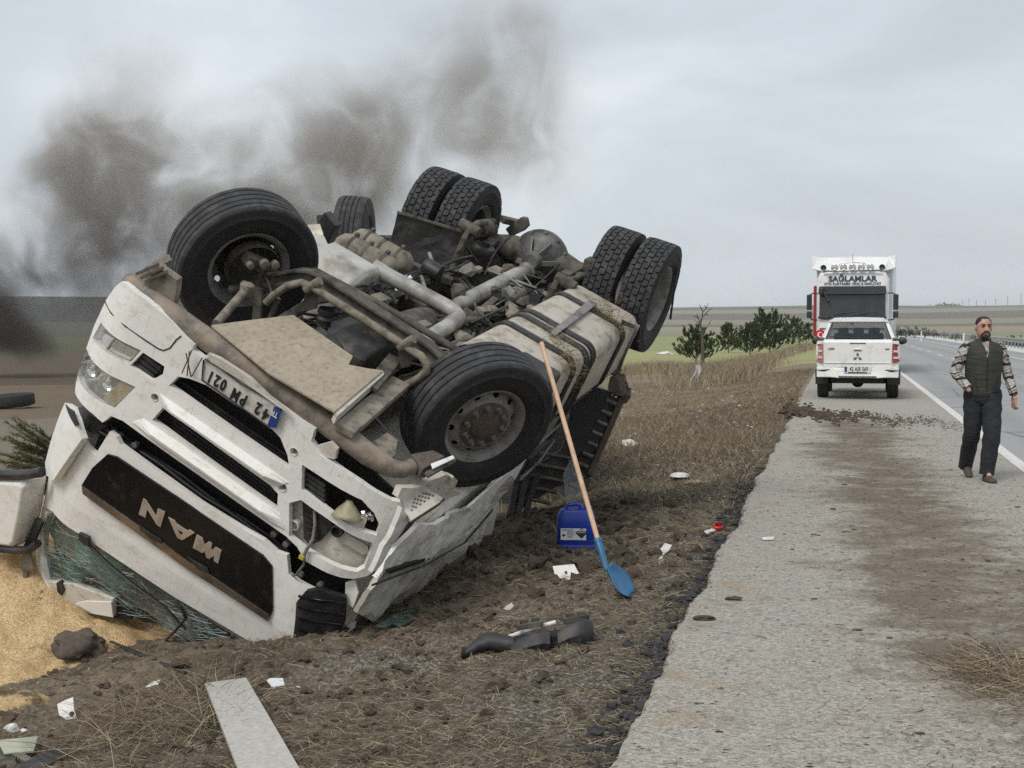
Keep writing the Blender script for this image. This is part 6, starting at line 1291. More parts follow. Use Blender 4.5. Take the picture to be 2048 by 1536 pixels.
# board in the foreground
bA = on_ground(452, 1400); bA.z += .10; bB = at_z(566, 1600, -.10); w_b = 82/ppm(bA)
dv = (bB-bA).normalized(); q = MB(); q.bar(Vector((0,0,0)), (bB-bA)*1.15, w_b, .022, Vector((0.12,-.35,.93)))
o = q.build('foam_board', M('speckled_board', (.40,.385,.35), (.50,.48,.44), 30, .8, dirt=(.30,.275,.235), dscale=40, damt=.4, bump=.2, bscale=120), bevel=.003); o.location = bA; tag(o, 'long pale speckled board sticking up from the soil in front', 'board')
# strip of rubber trim
q = MB(); pts = [on_ground(u, v)+Vector((0,0,.03)) for (u, v) in ((222,1292),(262,1310),(300,1326),(340,1342),(372,1356))]; q.tube([p-pts[0] for p in pts], [.012,.018,.02,.02,.012], 8, flat=.5); o = q.build('rubber_trim', m_blackpl, smooth=50); o.location = pts[0]; tag(o, 'long black rubber trim strip lying in front of the windscreen', 'trim strip')
# black bumper fragment
fA = on_ground(930, 1322); fB = on_ground(1185, 1285); fx = (fB-fA); FL = fx.length; fx.normalize(); fy = Vector((0,0,1)).cross(fx).normalized()
fr_ = thing('bumper_fragment', 'torn black plastic bumper piece lying on the gravel verge', 'car part', fA)
Mf = axes((0,0,0), fx, fy, (0,0,1)); m_fp = M('grey_black_plastic', (.016,.016,.018), (.032,.032,.034), 7, .6, dirt=(.085,.075,.062), dscale=9, damt=.36, bump=.1)
q = MB(); rings = []
for (f, r_, zz, yy) in ((0,.030,.045,0),(.05,.042,.055,.01),(.10,.050,.075,.02),(.18,.062,.085,.02),(.26,.060,.075,.0),(.33,.058,.065,-.02),(.38,.050,.058,-.03)):
    rings.append([Vector((f*FL, yy+r_*math.cos(a)*1.0, zz+r_*.8*math.sin(a))) for a in [2*math.pi*k/14 for k in range(14)]])
q.loft(rings); q.build('duct_end', m_fp, fr_, smooth=50, M=Mf)
q = MB(); q.lathe([(.032,0),(.034,-.02),(.024,-.02),(.02,0)], (0,0,.045), (1,0,0), 14); q.build('duct_collar', m_cavity, fr_, smooth=40, M=Mf)
q = MB(); rings = []
for (f, h, y0) in ((.36,.07,-.05),(.45,.10,-.06),(.6,.12,-.06),(.66,.10,-.05)):
    rings.append([Vector((f*FL, y, z)) for (y, z) in ((y0-.03,.01),(y0-.05,h*.5),(y0-.02,h*.95),(y0+.01,h),(y0+.01,h*.8),(y0-.02,h*.45),(y0,.02))])
q.loft(rings); q.build('outer_skin', m_fp, fr_, smooth=45, M=Mf)
q = MB(); rings = []
for (f, h, y0) in ((.72,.09,-.05),(.80,.13,-.055),(.93,.15,-.05),(1.0,.13,-.03)):
    rings.append([Vector((f*FL, y, z)) for (y, z) in ((y0-.03,.02),(y0-.05,h*.5),(y0-.02,h*.95),(y0+.01,h),(y0+.01,h*.8),(y0-.02,h*.45),(y0,.02))])
q.loft(rings); q.build('outer_skin', m_fp, fr_, smooth=45, M=Mf)
for (f0, f1) in ((.42,.60),(.78,.96)):
    q = MB()
    for (a_, b_) in (((f0,.0),(f1,.0)),((f0,.12),(f1,.12)),((f0,.0),(f0,.12)),((f1,.0),(f1,.12)),(((f0+f1)/2,.0),((f0+f1)/2,.12))): q.bar((a_[0]*FL,a_[1]-.03,.145), (b_[0]*FL,b_[1]-.03,.15), .018, .03)
    q.build('lattice', m_frame, fr_, bevel=.003, M=Mf)
q = MB(); q.tube([(.30*FL,.08,.07),(.5*FL,.12,.09),(.72*FL,.13,.11)], .014, 8); q.build('white_rod', m_pw2, fr_, smooth=50, M=Mf)
q = MB(); q.box((.62*FL,.02,.05), (.5*FL,.12,.06)); q.build('core', m_cavity, fr_, bevel=.01, M=Mf)
q = MB(); q.prism([(.78*FL,.10,.08),(.86*FL,.11,.17),(.94*FL,.10,.175),(1.0*FL,.06,.10)], (0,.012,0)); q.build('torn_end', M('smoky_plastic', (.16,.14,.11), None, rough=.3, alpha=.8), fr_, M=Mf)
o = shard('broken_panel', [(1105,1132),(1148,1128),(1160,1150),(1135,1168),(1112,1160)], 'white broken panel piece with a small hole near the shovel', 'panel piece', tilt=38, th=.02)
q = MB(); q.lathe([(.009,0),(.009,.003),(.0005,.003)], Vector((0,-.006,.012)), n_, 10); q.build('hole', m_cavity, o)
shard('panel_chip', [(1158,1152),(1184,1148),(1182,1153),(1160,1158)], 'narrow white chip beside the broken panel piece', 'plastic shard', lift=.03)
shard('torn_paper', [(998,1222),(1012,1212),(1024,1206),(1028,1214),(1010,1228),(1000,1230)], 'crumpled pale paper scrap between cab and bumper fragment', 'paper', M('paper', (.48,.43,.36), (.55,.5,.43), 9, .8), tilt=45, curl=.02)
t = NT('green_glass'); m_gg = t.fin((.04,.10,.085), .08, .6); t.b.inputs['Alpha'].default_value = .75
shard('glass_sheet', [(750,1250),(800,1226),(868,1214),(850,1226),(800,1240),(770,1256)], 'curved sheet of green windscreen glass lying by the cab corner', 'glass', m_gg, lift=.05, curl=.05)
shard('glass_sheet', [(786,1252),(855,1225),(864,1222),(860,1230),(800,1256)], 'narrow strip of green glass lying by the cab corner', 'glass', m_gg, lift=.02, curl=.04)
shard('white_shard', [(680,1265),(700,1246),(713,1242),(710,1254),(688,1270)], 'white torn strip of paintwork by the black corner step', 'plastic shard', tilt=45)
# shallow white dish lying face down
p = on_ground(1360, 958); q = MB(); r_ = 21/ppm(p); q.lathe([(r_,0),(r_*.92,r_*.18),(r_*.6,r_*.32),(.0005,r_*.38)], (0,0,0), (0,0,1), 28); o = q.build('white_dish', m_pw2, smooth=50); o.location = p+Vector((0,0,.03)); tag(o, 'white shallow dome lying on the verge', 'dish')
p = on_ground(1435, 1062); q = MB(); r_ = 9/ppm(p); q.lathe([(r_*.85,r_*1.1),(r_,r_),(r_*.95,.1*r_),(r_*.8,0),(.0005,0)], (0,0,0), (0,0,1), 20); q.rock((r_*.9,0,r_*.4), r_*.45, (1,.5,.6), .2, 2); o = q.build('red_cap', M('red_plastic', (.55,.02,.02), (.62,.03,.03), 6, .35), smooth=40); o.location = p+Vector((0,0,.015)); o.rotation_euler = (R(25),R(15),0); tag(o, 'bright red plastic cap at the asphalt edge', 'cap')
shard('white_chip', [(1244,880),(1262,878),(1280,888),(1262,894),(1246,890)], 'long white foam chunk on the verge beyond the ribbed wall', 'foam', tilt=35, th=.05)
shard('white_stick', [(1522,1074),(1548,1073),(1548,1078),(1526,1079)], 'small white stick lying on the asphalt shoulder', 'stick', lift=.012)
shard('plastic_bag', [(1306,1112),(1318,1098),(1330,1086),(1344,1090),(1338,1104),(1322,1114)], 'torn white plastic film caught on the verge grass', 'plastic film', tilt=35, curl=.05)
shard('plastic_bag', [(1308,1122),(1322,1114),(1332,1118),(1318,1128)], 'smaller torn white film beside the asphalt edge', 'plastic film', lift=.02, curl=.03)
shard('cloth_scrap', [(1408,1062),(1424,1056),(1432,1060),(1414,1068)], 'pale scrap next to the red cap', 'scrap', lift=.02)
# grey plastic wreckage in the near corner
gp_ = on_ground(30, 1515); pw = thing('lamp_wreckage', 'grey plastic lamp wreckage with a greenish lens in the near corner', 'car part', gp_)
def dp(name, uv, dz, th, mat, par, org, bev=.002):
    q_ = MB(); q_.prism([at_z(u, v, org.z+dz)-org for (u, v) in uv], (0,0,-th)); return q_.build(name, mat, par, bevel=bev)
dp('lens', [(-6,1480),(76,1472),(68,1500),(8,1506)], .07, .01, M('greenish_lens', (.36,.38,.28), (.44,.45,.34), 8, .15, coat=.4), pw, gp_)
dp('housing', [(-20,1488),(20,1484),(34,1504),(30,1536),(-20,1545)], .05, .05, m_frame, pw, gp_, .006)
for k in range(6): dp('rib', [(24+k*5,1506+k*3),(40+k*5,1500+k*3),(42+k*5,1503+k*3),(26+k*5,1510+k*3)], .06, .02, m_steel, pw, gp_)
shard('dark_panel', [(34,1530),(120,1490),(140,1504),(70,1545),(30,1550)], 'dark grey plastic panel lying in the near corner', 'panel', m_fp, lift=.05, th=.01)
for (u, v, rp, lb) in ((22,1462,11,'larger white foam lump beside the lamp wreckage'),(48,1468,7,'smaller white foam lump beside the lamp wreckage')):
    p = on_ground(u, v); q = MB(); q.rock((0,0,0), rp/ppm(p), (1.1,1,1), .4, 2); o = q.build('foam_lump', m_pw2); o.location = p+Vector((0,0,.01)); tag(o, lb, 'foam', 'foam lumps by the lamp wreckage')
# film draped on a stake among the pines, white sack in the field
p = on_ground(1390, 768); k_ = ppm(p)
st = thing('draped_film', 'pale plastic film draped over a stick by the pines', 'plastic film', p)
q = MB(); q.tube([(.12,0,-.05),(.12,0,42/k_)], .015, 7); q.build('stick', m_wood, st)
q = MB(); rows = []
for i in range(8):
    f = i/7; rows.append([Vector(((-10+8*math.sin(f*3)+g*9*(1-.5*f)+f*14)/k_, .04*math.sin(g*5+f*4)*1.5, (2+36*f)/k_ + .03*mnoise.noise(Vector((f*4, g*4, 1))))) for g in (-1,-.6,-.2,.2,.6,1)])
q.loft(rows, close=False); q.build('film', M('pale_film', (.50,.51,.50), (.62,.63,.62), 8, .4, bump=.4, bscale=10), st, smooth=70)
p = on_ground(1330, 708); q = MB(); q.rock((0,0,0), 10/ppm(p), (1.6,1,.35), .35, 2); q.rock((.2,.1,.05), 6/ppm(p), (1.3,1,.5), .35, 2); o = q.build('white_sack', m_pw2); o.location = p+Vector((0,0,.05)); tag(o, 'white sheet heap lying in the green field', 'sheet')
for k in range(5):
    u, v = 1570+k*11, 712-k*3.2; p = on_ground(u, v); q = MB(); q.rock((0,0,0), 5/ppm(p), (1.5,1,.4), .4, 2); o = q.build('white_scrap', m_pw2); o.location = p+Vector((0,0,.06)); tag(o, 'white scrap in the row along the verge by the pines', 'scrap', 'row of white scraps along the verge')

# ---------------------------------------------------------------- trees
m_bark = M('bark', (.075,.058,.045), (.12,.095,.075), 20, .95, bump=.3)
def leafmat(name, a, b_, c_):
    t_ = NT(name); oi = t_.N.new('ShaderNodeObjectInfo').outputs['Random']; r_ = t_.noise(3.0, 4, .6, t_.pos)
    return t_.fin(t_.ramp(r_, [(.3, a), (.5, b_), (.7, c_)]), .75, .25)
m_pine = leafmat('pine_needles', (.030,.048,.018), (.055,.082,.032), (.092,.12,.046)); m_pine2 = leafmat('olive_needles', (.045,.052,.018), (.08,.088,.03), (.13,.128,.045))
def tufts(b_, p, d, ln, n, wd, rg):
    d = d.normalized(); s, u_, _ = frame_of(d)
    for k in range(n):
        f = rg.random()*.9; a = rg.random()*6.283; base = p+d*ln*f
        dr_ = (d*rg.uniform(.5,1.0)+(s*math.cos(a)+u_*math.sin(a))*rg.uniform(.35,.8)).normalized(); L = ln*rg.uniform(.35,.6)
        w_ = dr_.cross(Vector((rg.random()-.5, rg.random()-.5, rg.random()-.5))).normalized()*wd
        b_.add([base-w_, base+w_, base+dr_*L], [(0,1,2)])
def pine(name, loc, h, rad, label, seed, n_br=26, tuft=.20, group=None, mat=m_pine, low=.12, wd=.012):
    rg = random.Random(seed); o_ = thing(name, label, 'pine tree' if 'pine' in name else 'shrub', loc, 0, group)
    tb = MB(); lean = Vector((rg.uniform(-.08,.08), rg.uniform(-.08,.08), 0))*h; tp = Vector((0,0,h*.97))+lean; tb.tube([Vector((0,0,-.1)), Vector((0,0,h*.3))+lean*.2, Vector((0,0,h*.65))+lean*.6, tp], [h*.022,h*.018,h*.011,h*.004], 8)
    cb = MB()
    for i in range(n_br):
        f = low+(1-low)*(i+rg.random())/n_br; z = h*f; a = i*2.4+rg.uniform(-.4,.4); R_ = rad*(1-f*.85)**.75*rg.uniform(.7,1.12)
        base = Vector((0,0,z))+lean*f; out = Vector((math.cos(a), math.sin(a), rg.uniform(.25,.6))); e_ = base+out*R_
        tb.tube([base, base.lerp(e_,.55)+Vector((0,0,-.03*h)), e_], [h*.008,h*.006,h*.003], 5, cap=False)
        nt_ = max(3, int(7*R_/rad+3))
        for k in range(nt_):
            g = .25+.75*(k+rg.random())/nt_; p = base.lerp(e_, g)+Vector((rg.gauss(0,.09),rg.gauss(0,.09),rg.gauss(0,.07)))*rad
            tufts(cb, p, Vector((out.x*.5+rg.uniform(-.5,.5), out.y*.5+rg.uniform(-.5,.5), rg.uniform(.5,1.2))), tuft*h*.6*rg.uniform(.7,1.2), 62, wd*h*.55, rg)
    for k in range(5): tufts(cb, tp-Vector((0,0,.05*h*k)), Vector((rg.uniform(-.3,.3), rg.uniform(-.3,.3), 1)), tuft*h*.6, 22, wd*h*.35, rg)
    tb.build('trunk', m_bark, o_, smooth=60); cb.build('crown', mat, o_, recalc=False); return o_
for i, (u, vb, vt, wpx, lb) in enumerate(((1392,728,664,72,'broad low dark pine bush with the bare sapling growing through it'), (1457,706,653,40,'slim light green pine next to the broad low pine'), (1500,712,655,58,'dark pine left half of the close pair near the lorry'), (1540,708,634,70,'tallest dark pine of the verge row'), (1586,690,641,48,'dark pine standing last in the row beside the lorry'))):
    p = on_ground(u, vb); k_ = ppm(p); pine('pine_tree', p, (vb-vt)/k_, wpx/k_*.74, lb, 40+i, 44 if wpx > 50 else 32, .24, 'young pines along the verge', m_pine2 if i == 1 else m_pine, low=.06, wd=.016)
p = on_ground(1228, 756); pine('pine_sapling', p, 42/ppm(p), 20/ppm(p), 'small grey green pine sapling showing behind the truck', 61, 18, .25, None, m_pine2, wd=.02)
p = on_ground(1612, 690); pine('pine_sapling', p, 40/ppm(p), 16/ppm(p), 'small dark pine half hidden by the lorry', 62, 16, .25, None, m_pine, wd=.02)
# pine broken down behind the cab
p = on_ground(120, 1000); k_ = ppm(p); fp = thing('fallen_pine', 'fallen young pine with long olive fronds behind the cab corner', 'pine tree', p); rg = random.Random(5)
tb = MB(); cb = MB(); root = Vector((.15,.1,.25)); tb.tube([root+Vector((.4,.1,-.2)), root, root+Vector((-.3,0,.05))], [.03,.025,.02], 8)
for k in range(44):
    v_ = 850+k*3.4; e_ = at_d(rg.uniform(-10,60)+rg.random()*30, v_, (p-EYE).dot(_fw)+rg.uniform(-.25,.35))-p; st_ = root+Vector((rg.uniform(-.1,.25), rg.uniform(-.1,.1), (920-v_)*.0018))
    m1 = st_.lerp(e_,.5)+Vector((0,0,.05)); tb.tube([st_, m1, e_], [.012,.009,.004], 5, cap=False)
    for g in range(9):
        f = .2+.8*g/8; q0 = st_.lerp(m1, f*2) if f < .5 else m1.lerp(e_, f*2-1); tufts(cb, q0, (e_-m1)+Vector((0,0,rg.uniform(-.05,.08))), .17, 26, .005, rg)
tb.build('trunk', m_bark, fp, smooth=60); cb.build('crown', m_pine2, fp, recalc=False)
# bare sapling
p = on_ground(1406, 742); k_ = ppm(p); bs = thing('bare_sapling', 'leafless crooked sapling rising through the broad low pine', 'tree', p); rg = random.Random(3)
sp = lambda u, v: Vector(((u-1406)/k_*math.cos(YAW), (u-1406)/k_*math.sin(YAW), (742-v)/k_))
tb = MB(); tb.tube([sp(1406,748), sp(1405,700), sp(1404,665), sp(1400,648), sp(1403,636)], [.10,.08,.065,.05,.04], 8); tb.build('trunk', m_bark, bs, smooth=60)
tb = MB()
for seq in ([(1404,664),(1412,658),(1418,648)],[(1400,648),(1396,636),(1393,626)],[(1402,638),(1410,628),(1418,620),(1424,616)],[(1403,636),(1405,624),(1412,616),(1416,606)],[(1396,636),(1390,632),(1385,634)],[(1405,624),(1400,614),(1398,608)],[(1401,650),(1394,644),(1388,640)],[(1412,616),(1408,610)],[(1418,648),(1422,640)],[(1410,628),(1416,630)]):
    n_ = len(seq); tb.tube([sp(*s_)+Vector((0, .15*rg.uniform(-1,1), 0)) for s_ in seq], [.032-.022*i/(n_-1) for i in range(n_)], 5)
tb.build('branches', m_bark, bs, smooth=60)
# shrubs beyond the guard rail and a far copse
def bush(loc, h, w, seed, label, group, mat=m_pine):
    rg = random.Random(seed); o_ = thing('roadside_shrub', label, 'shrub', loc, 0, group); tb = MB(); cb = MB()
    for k in range(6):
        a = rg.random()*6.28; e_ = Vector((math.cos(a)*w*.35, math.sin(a)*w*.35, h*rg.uniform(.5,.85))); tb.tube([Vector((0,0,-.2)), e_*.5+Vector((0,0,.1)), e_], [h*.02,h*.014,h*.006], 5)
    for k in range(120):
        a = rg.random()*6.28; r_ = math.sqrt(rg.random())*w*.5; z = h*(.1+.85*rg.random()*(1-(r_/(w*.56))**2)); s_ = h*.10*rg.uniform(.6,1.3); c = Vector((math.cos(a)*r_, math.sin(a)*r_, z))
        for j in range(5):
            d1 = Vector((rg.gauss(0,1),rg.gauss(0,1),rg.gauss(0,1))).normalized()*s_; d2 = Vector((rg.gauss(0,1),rg.gauss(0,1),rg.gauss(0,1))).normalized()*s_; cb.add([c+d1*.2, c+d1, c+d2], [(0,1,2)])
    tb.build('trunk', m_bark, o_); cb.build('crown', mat, o_, recalc=False); return o_
m_far = leafmat('shrub_leaves', (.035,.045,.028), (.055,.065,.04), (.08,.085,.055))
for i, (u, vb, hpx, wpx) in enumerate(((1812,664,14,26),(1830,666,15,30),(1850,668,16,26),(1868,669,12,20),(1890,671,9,26),(1912,673,10,24),(1950,676,10,20),(1960,680,14,22),(2022,686,20,26),(2042,688,18,22),(2006,684,12,20),(1795,660,10,22))):
    dpt = 150 if u < 1900 else 120; p = at_d(u, vb, dpt); k_ = FPX/dpt; z0 = p.z
    bush(Vector((p.x, p.y, min(z0, gz(p.x, p.y)+.6)-.1)), hpx/k_+max(0, z0-gz(p.x, p.y)-.5), wpx/k_, 80+i, 'grey green shrub beyond the guard rail', 'shrubs beyond the guard rail', m_far)
cb = MB(); rg = random.Random(9)
for k in range(70):
    u = rg.gauss(1897, 14); dpt = 1950+rg.uniform(-40,40); p = at_d(u, 612, dpt); s_ = rg.uniform(2.5,6)
    for j in range(8):
        c = Vector((p.x+rg.gauss(0,3), p.y, gz(p.x, p.y)+rg.random()*s_)); d1 = Vector((rg.gauss(0,1.8),0,rg.gauss(0,1.8))); d2 = Vector((rg.gauss(0,1.8),1,rg.gauss(0,1.8))); cb.add([c, c+d1, c+d2], [(0,1,2)])
o = cb.build('far_copse', m_far, recalc=False, kind='stuff'); tag(o, 'small dark wood on the skyline to the right', 'wood')
m_pole = M('pole_grey', (.20,.21,.22), None, rough=.8)
for i, (u, hpx) in enumerate(((1925,14),(1938,18),(1953,15),(1971,14),(1991,17),(2015,22),(2042,26))):
    p = at_d(u, 612, 1900); k_ = FPX/1900; z0 = gz(p.x, p.y); q = MB(); q.tube([(0,0,-1),(0,0,hpx/k_)], .35, 6); q.bar((-1.3,0,hpx/k_*.93), (1.3,0,hpx/k_*.93), .25, .25)
    o = q.build('utility_pole', m_pole); o.location = (p.x, p.y, z0); tag(o, 'thin grey utility pole on the far skyline', 'pole', 'poles on the skyline')

# ---------------------------------------------------------------- guard rail and delineators
m_galv = M('galvanised', (.24,.245,.25), (.33,.335,.34), 4, .5, .3); m_conc = M('pale_concrete', (.48,.47,.45), (.56,.55,.52), 5, .8)
gr_ = thing('guard_rail', 'grey steel guard rail with many posts along the far road side', 'guard rail', (11.3, 60, 0))
q = MB(); sec = [(0,-.15),(-.05,-.11),(-.05,-.05),(0,0),(-.05,.05),(-.05,.11),(0,.15),(.012,.15),(.012,-.15)]
q.loft([[Vector((dx, y-60, .62+dz)) for (dx, dz) in sec] for y in (46, 320)]); q.build('rail', m_galv, gr_)
pm_ = None; y = 46.0; k = 0
while y < 300:
    if pm_ is None:
        q = MB(); q.box((.07,0,.36), (.10,.14,.86)); pm_ = q.build('post', m_galv, gr_, bevel=.008); pm_.location = (0, y-60, 0)
    else: c = put('post', pm_.data, gr_); c.location = (0, y-60, 0)
    y += 1.9 if y < 140 else 4.0
b = MB(); b.loft([[Vector((10.6, y, -.02)), Vector((11.0, y, .12)), Vector((12.2, y, .12)), Vector((12.6, y, -.1))] for y in (30, 330)], close=False); b.build('verge_strip', m_conc, kind='structure')
for i, (u, v) in enumerate(((1798,676),(1842,682),(1926,690))):
    p = at_z(u, v, .05); q = MB(); q.loft([[Vector((x, y, 0)) for (x, y) in ((-.07,-.05),(.07,-.05),(.07,.05),(-.07,.05))], [Vector((x+.03*i, y, 1.0)) for (x, y) in ((-.06,-.04),(.06,-.04),(.06,.04),(-.06,.04))]]); pl = q.build('delineator_post', m_pw2); pl.location = (p.x, p.y, .0); tag(pl, 'white roadside delineator post across the road', 'post', 'white delineator posts')

# ---------------------------------------------------------------- dry grass, straw, clods, litter
def blades(name, n, fx, mats, label, cat):
    rg = random.Random(hash(name) % 1000 if False else len(name)*7+n); q_ = MB()
    for i in range(n):
        r_ = fx(rg)
        if r_ is None: continue
        p, d, ln, w, bend_, mi = r_; s_ = d.cross(Vector((rg.random()-.5, rg.random()-.5, rg.random()*.3))).normalized()*w; m1 = p+d*ln*.5; e_ = p+d*ln+bend_*ln
        q_.cur = mi; q_.add([p-s_, p+s_, m1+bend_*ln*.25+s_*.8, m1+bend_*ln*.25-s_*.8, e_], [(0,1,2,3),(3,2,4)])
    o_ = q_.build(name, mats, recalc=False, kind='stuff'); return tag(o_, label, cat)
st_mats = [M('straw_pale', (.38,.315,.21), (.30,.24,.155), 2, .9), M('straw_brown', (.20,.155,.105), (.135,.10,.07), 2, .9), M('straw_dark', (.06,.045,.032), (.085,.062,.042), 2, .95), M('grass_green', (.075,.095,.03), (.11,.12,.045), 3, .85)]
def f_ground(rg):
    x = EDGE-.05-abs(rg.gauss(0,1.9)); y = 4.9+rg.random()**1.6*17
    if x < -6.5: return None
    z = float(ghm(np.array([x]), np.array([y]))[0][0]); a = rg.random()*6.28
    mi = rg.choices((0,1,2,3), (.22,.42,.28,.08))[0]
    return Vector((x, y, z+.004)), Vector((math.cos(a), math.sin(a), rg.uniform(-.05,.45))).normalized(), rg.uniform(.03,.13), rg.uniform(.0010,.0022), Vector((rg.gauss(0,.25), rg.gauss(0,.25), rg.uniform(-.3,.1))), mi
gcache = None
def f_many(n, gen):
    rg = np.random.RandomState(n); X_, Y_ = gen(rg, n); Z_ = ghm(X_, Y_)[0]; return X_, Y_, Z_
def strands(name, n, gen, label, cat, ln, wd, lift, probs, seed=1, zoff=.004, droop=(-.3,.1)):
    X_, Y_, Z_ = f_many(n, gen); rg = np.random.RandomState(seed); n = len(X_)
    a = rg.rand(n)*6.283; up_ = rg.uniform(lift[0], lift[1], n); D = np.stack([np.cos(a), np.sin(a), up_], 1); D /= np.linalg.norm(D, axis=1)[:,None]
    L_ = rg.uniform(ln[0], ln[1], n)[:,None]; W_ = rg.uniform(wd[0], wd[1], n)[:,None]
    S_ = np.cross(D, rg.randn(n,3)); S_ /= np.linalg.norm(S_, axis=1)[:,None]; S_ *= W_
    B_ = np.stack([rg.randn(n)*.25, rg.randn(n)*.25, rg.uniform(droop[0], droop[1], n)], 1)
    Pb = np.stack([X_, Y_, Z_+zoff], 1); M1 = Pb+D*L_*.5+B_*L_*.2; E1 = Pb+D*L_+B_*L_
    V = np.stack([Pb-S_, Pb+S_, M1+S_*.8, M1-S_*.8, E1], 1).reshape(-1,3); idx = np.arange(n)*5
    Q = np.stack([idx, idx+1, idx+2, idx+3], 1); T = np.stack([idx+3, idx+2, idx+4], 1)
    me_ = bpy.data.meshes.new(name); me_.vertices.add(len(V)); me_.vertices.foreach_set('co', V.ravel().astype(np.float32))
    lv = np.concatenate([Q.ravel(), T.ravel()]).astype(np.int32); me_.loops.add(len(lv)); me_.loops.foreach_set('vertex_index', lv)
    me_.polygons.add(2*n); me_.polygons.foreach_set('loop_start', np.concatenate([np.arange(n)*4, 4*n+np.arange(n)*3]).astype(np.int32))
    mi = rg.choice(4, n, p=probs).astype(np.int32); me_.polygons.foreach_set('material_index', np.concatenate([mi, mi]))
    for m_ in st_mats: me_.materials.append(m_)
    me_.update(calc_edges=True); o_ = put(name, me_, kind='stuff'); return tag(o_, label, cat)
def g_near(rg, n): X_ = EDGE-.04-np.abs(rg.randn(n))*1.7; Y_ = 4.9+rg.rand(n)**1.5*16; k = (X_ > -5.2); return X_[k], Y_[k]
strands('flattened_straw', 64000, g_near, 'flattened dry straw and roots strewn over the verge soil', 'straw', (.025,.11), (.0009,.002), (-.02,.5), [.34,.40,.19,.07], 2)
def g_verge(rg, n): X_ = EDGE-.15-rg.rand(n)**1.2*7.5; Y_ = 10.5+rg.rand(n)**1.3*45; k = rg.rand(n) < np.clip((Y_-10)/7-np.exp(-((X_+2.2)/1.0)**2)*np.clip((15-Y_)/3,0,1), .03, 1); return X_[k], Y_[k]
strands('verge_grass', 66000, g_verge, 'short dry brown grass covering the verge slope', 'grass', (.05,.20), (.002,.0045), (.3,1.6), [.34,.46,.16,.04], 3)
def g_tall(rg, n):
    c = [at_z(u, v, -.6) for (u, v) in ((1345,740),(1375,750),(1430,745),(1460,738),(1490,732),(1520,726),(1550,720),(1590,712),(1605,706),(1420,770),(1450,760),(1500,748),(1260,745),(1300,738))]
    k = rg.randint(0, len(c), n); cx = np.array([c_.x for c_ in c])[k]; cy = np.array([c_.y for c_ in c])[k]; return cx+rg.randn(n)*.75, cy+rg.randn(n)*2.6
strands('tall_dry_grass', 15000, g_tall, 'tall pale dry grass growing around the young pines', 'grass', (.35,.75), (.005,.010), (1.5,4.0), [.60,.32,.06,.02], 4, droop=(-.25,.0))
def g_clump(rg, n):
    c = [(1320,850),(1340,860),(1365,810),(1300,905),(1245,905),(1420,905),(1470,880)]; c = [on_ground(*q_) for q_ in c]; k = rg.randint(0, len(c), n); return np.array([q_.x for q_ in c])[k]+rg.randn(n)*.22, np.array([q_.y for q_ in c])[k]+rg.randn(n)*.35
strands('grass_tuft', 2600, g_clump, 'upright tufts of yellow dry grass on the verge slope', 'grass', (.12,.34), (.0015,.003), (1.0,3.5), [.55,.35,.08,.02], 5, droop=(-.3,.0))
def g_stalk(rg, n):
    c = [on_ground(u, v) for (u, v) in ((330,1430),(380,1400),(300,1470),(430,1420),(250,1450),(350,1500),(240,1500),(400,1460))]; k = rg.randint(0, len(c), n); return np.array([q_.x for q_ in c])[k]+rg.randn(n)*.16, np.array([q_.y for q_ in c])[k]+rg.randn(n)*.20
strands('dry_stalks', 1500, g_stalk, 'tangled long dry stalks lying in the foreground soil', 'stalks', (.15,.42), (.0010,.0020), (.05,.8), [.34,.50,.14,.02], 6, .01, (-.3,.05))
def g_green(rg, n):
    c = [on_ground(u, v) for (u, v) in ((395,1470),(420,1462),(440,1450))]; k = rg.randint(0, 3, n); return np.array([q_.x for q_ in c])[k]+rg.randn(n)*.05, np.array([q_.y for q_ in c])[k]+rg.randn(n)*.05
strands('green_weed', 1100, g_green, 'patch of fresh green weed beside the pale board', 'weed', (.02,.05), (.003,.006), (.2,1.5), [.02,.04,.04,.90], 7)
def g_road(rg, n): X_ = rg.uniform(-.8,1.9,n)+.0; Y_ = 5+rg.rand(n)**1.4*20; k = rg.rand(n) < np.exp(-((X_-.75+.02*(Y_-10))/.7)**2)+.18; return X_[k], Y_[k]
def strands_road(*a, **kw):
    global ghm; gg_ = ghm; ghm = lambda x, y, fine=True: (np.zeros_like(x)+.0, 0, 0); r_ = strands(*a, **kw); ghm = gg_; return r_
strands_road('road_straw', 17000, g_road, 'bits of straw and bark scattered over the asphalt shoulder', 'straw', (.012,.06), (.0010,.0024), (-.01,.10), [.28,.40,.31,.01], 8, zoff=.004, droop=(-.02,.02))
def g_heap(rg, n): return 2.02-np.abs(rg.randn(n))*.22+.12, 6.55+rg.randn(n)*.22+.1
hp0 = at_z(2015, 1350, 0)
def g_heap(rg, n): return hp0.x+rg.randn(n)*.14, hp0.y+rg.randn(n)*.24
strands_road('straw_heap', 2600, g_heap, 'small heap of straw on the asphalt at the frame edge', 'straw', (.05,.18), (.0010,.0022), (-.02,.5), [.42,.46,.12,.0], 9, zoff=.006, droop=(-.3,.05))
q = MB()
for (a_, b_, c_) in (((1930,1262),(1955,1268),(1990,1300)),((1988,1240),(1995,1290),(2030,1340)),((2000,1262),(2040,1240),(2060,1238))): q.tube([at_z(*a_,.01)-hp0, at_z(*b_,.05)-hp0, at_z(*c_,.03)-hp0], [.006,.005,.003], 6, flat=.3)
o = q.build('plastic_strap', M('grey_strap', (.14,.14,.12), (.09,.09,.08), 6, .6)); o.location = hp0; tag(o, 'thin grey plastic strapping tangled in the straw heap', 'strap')
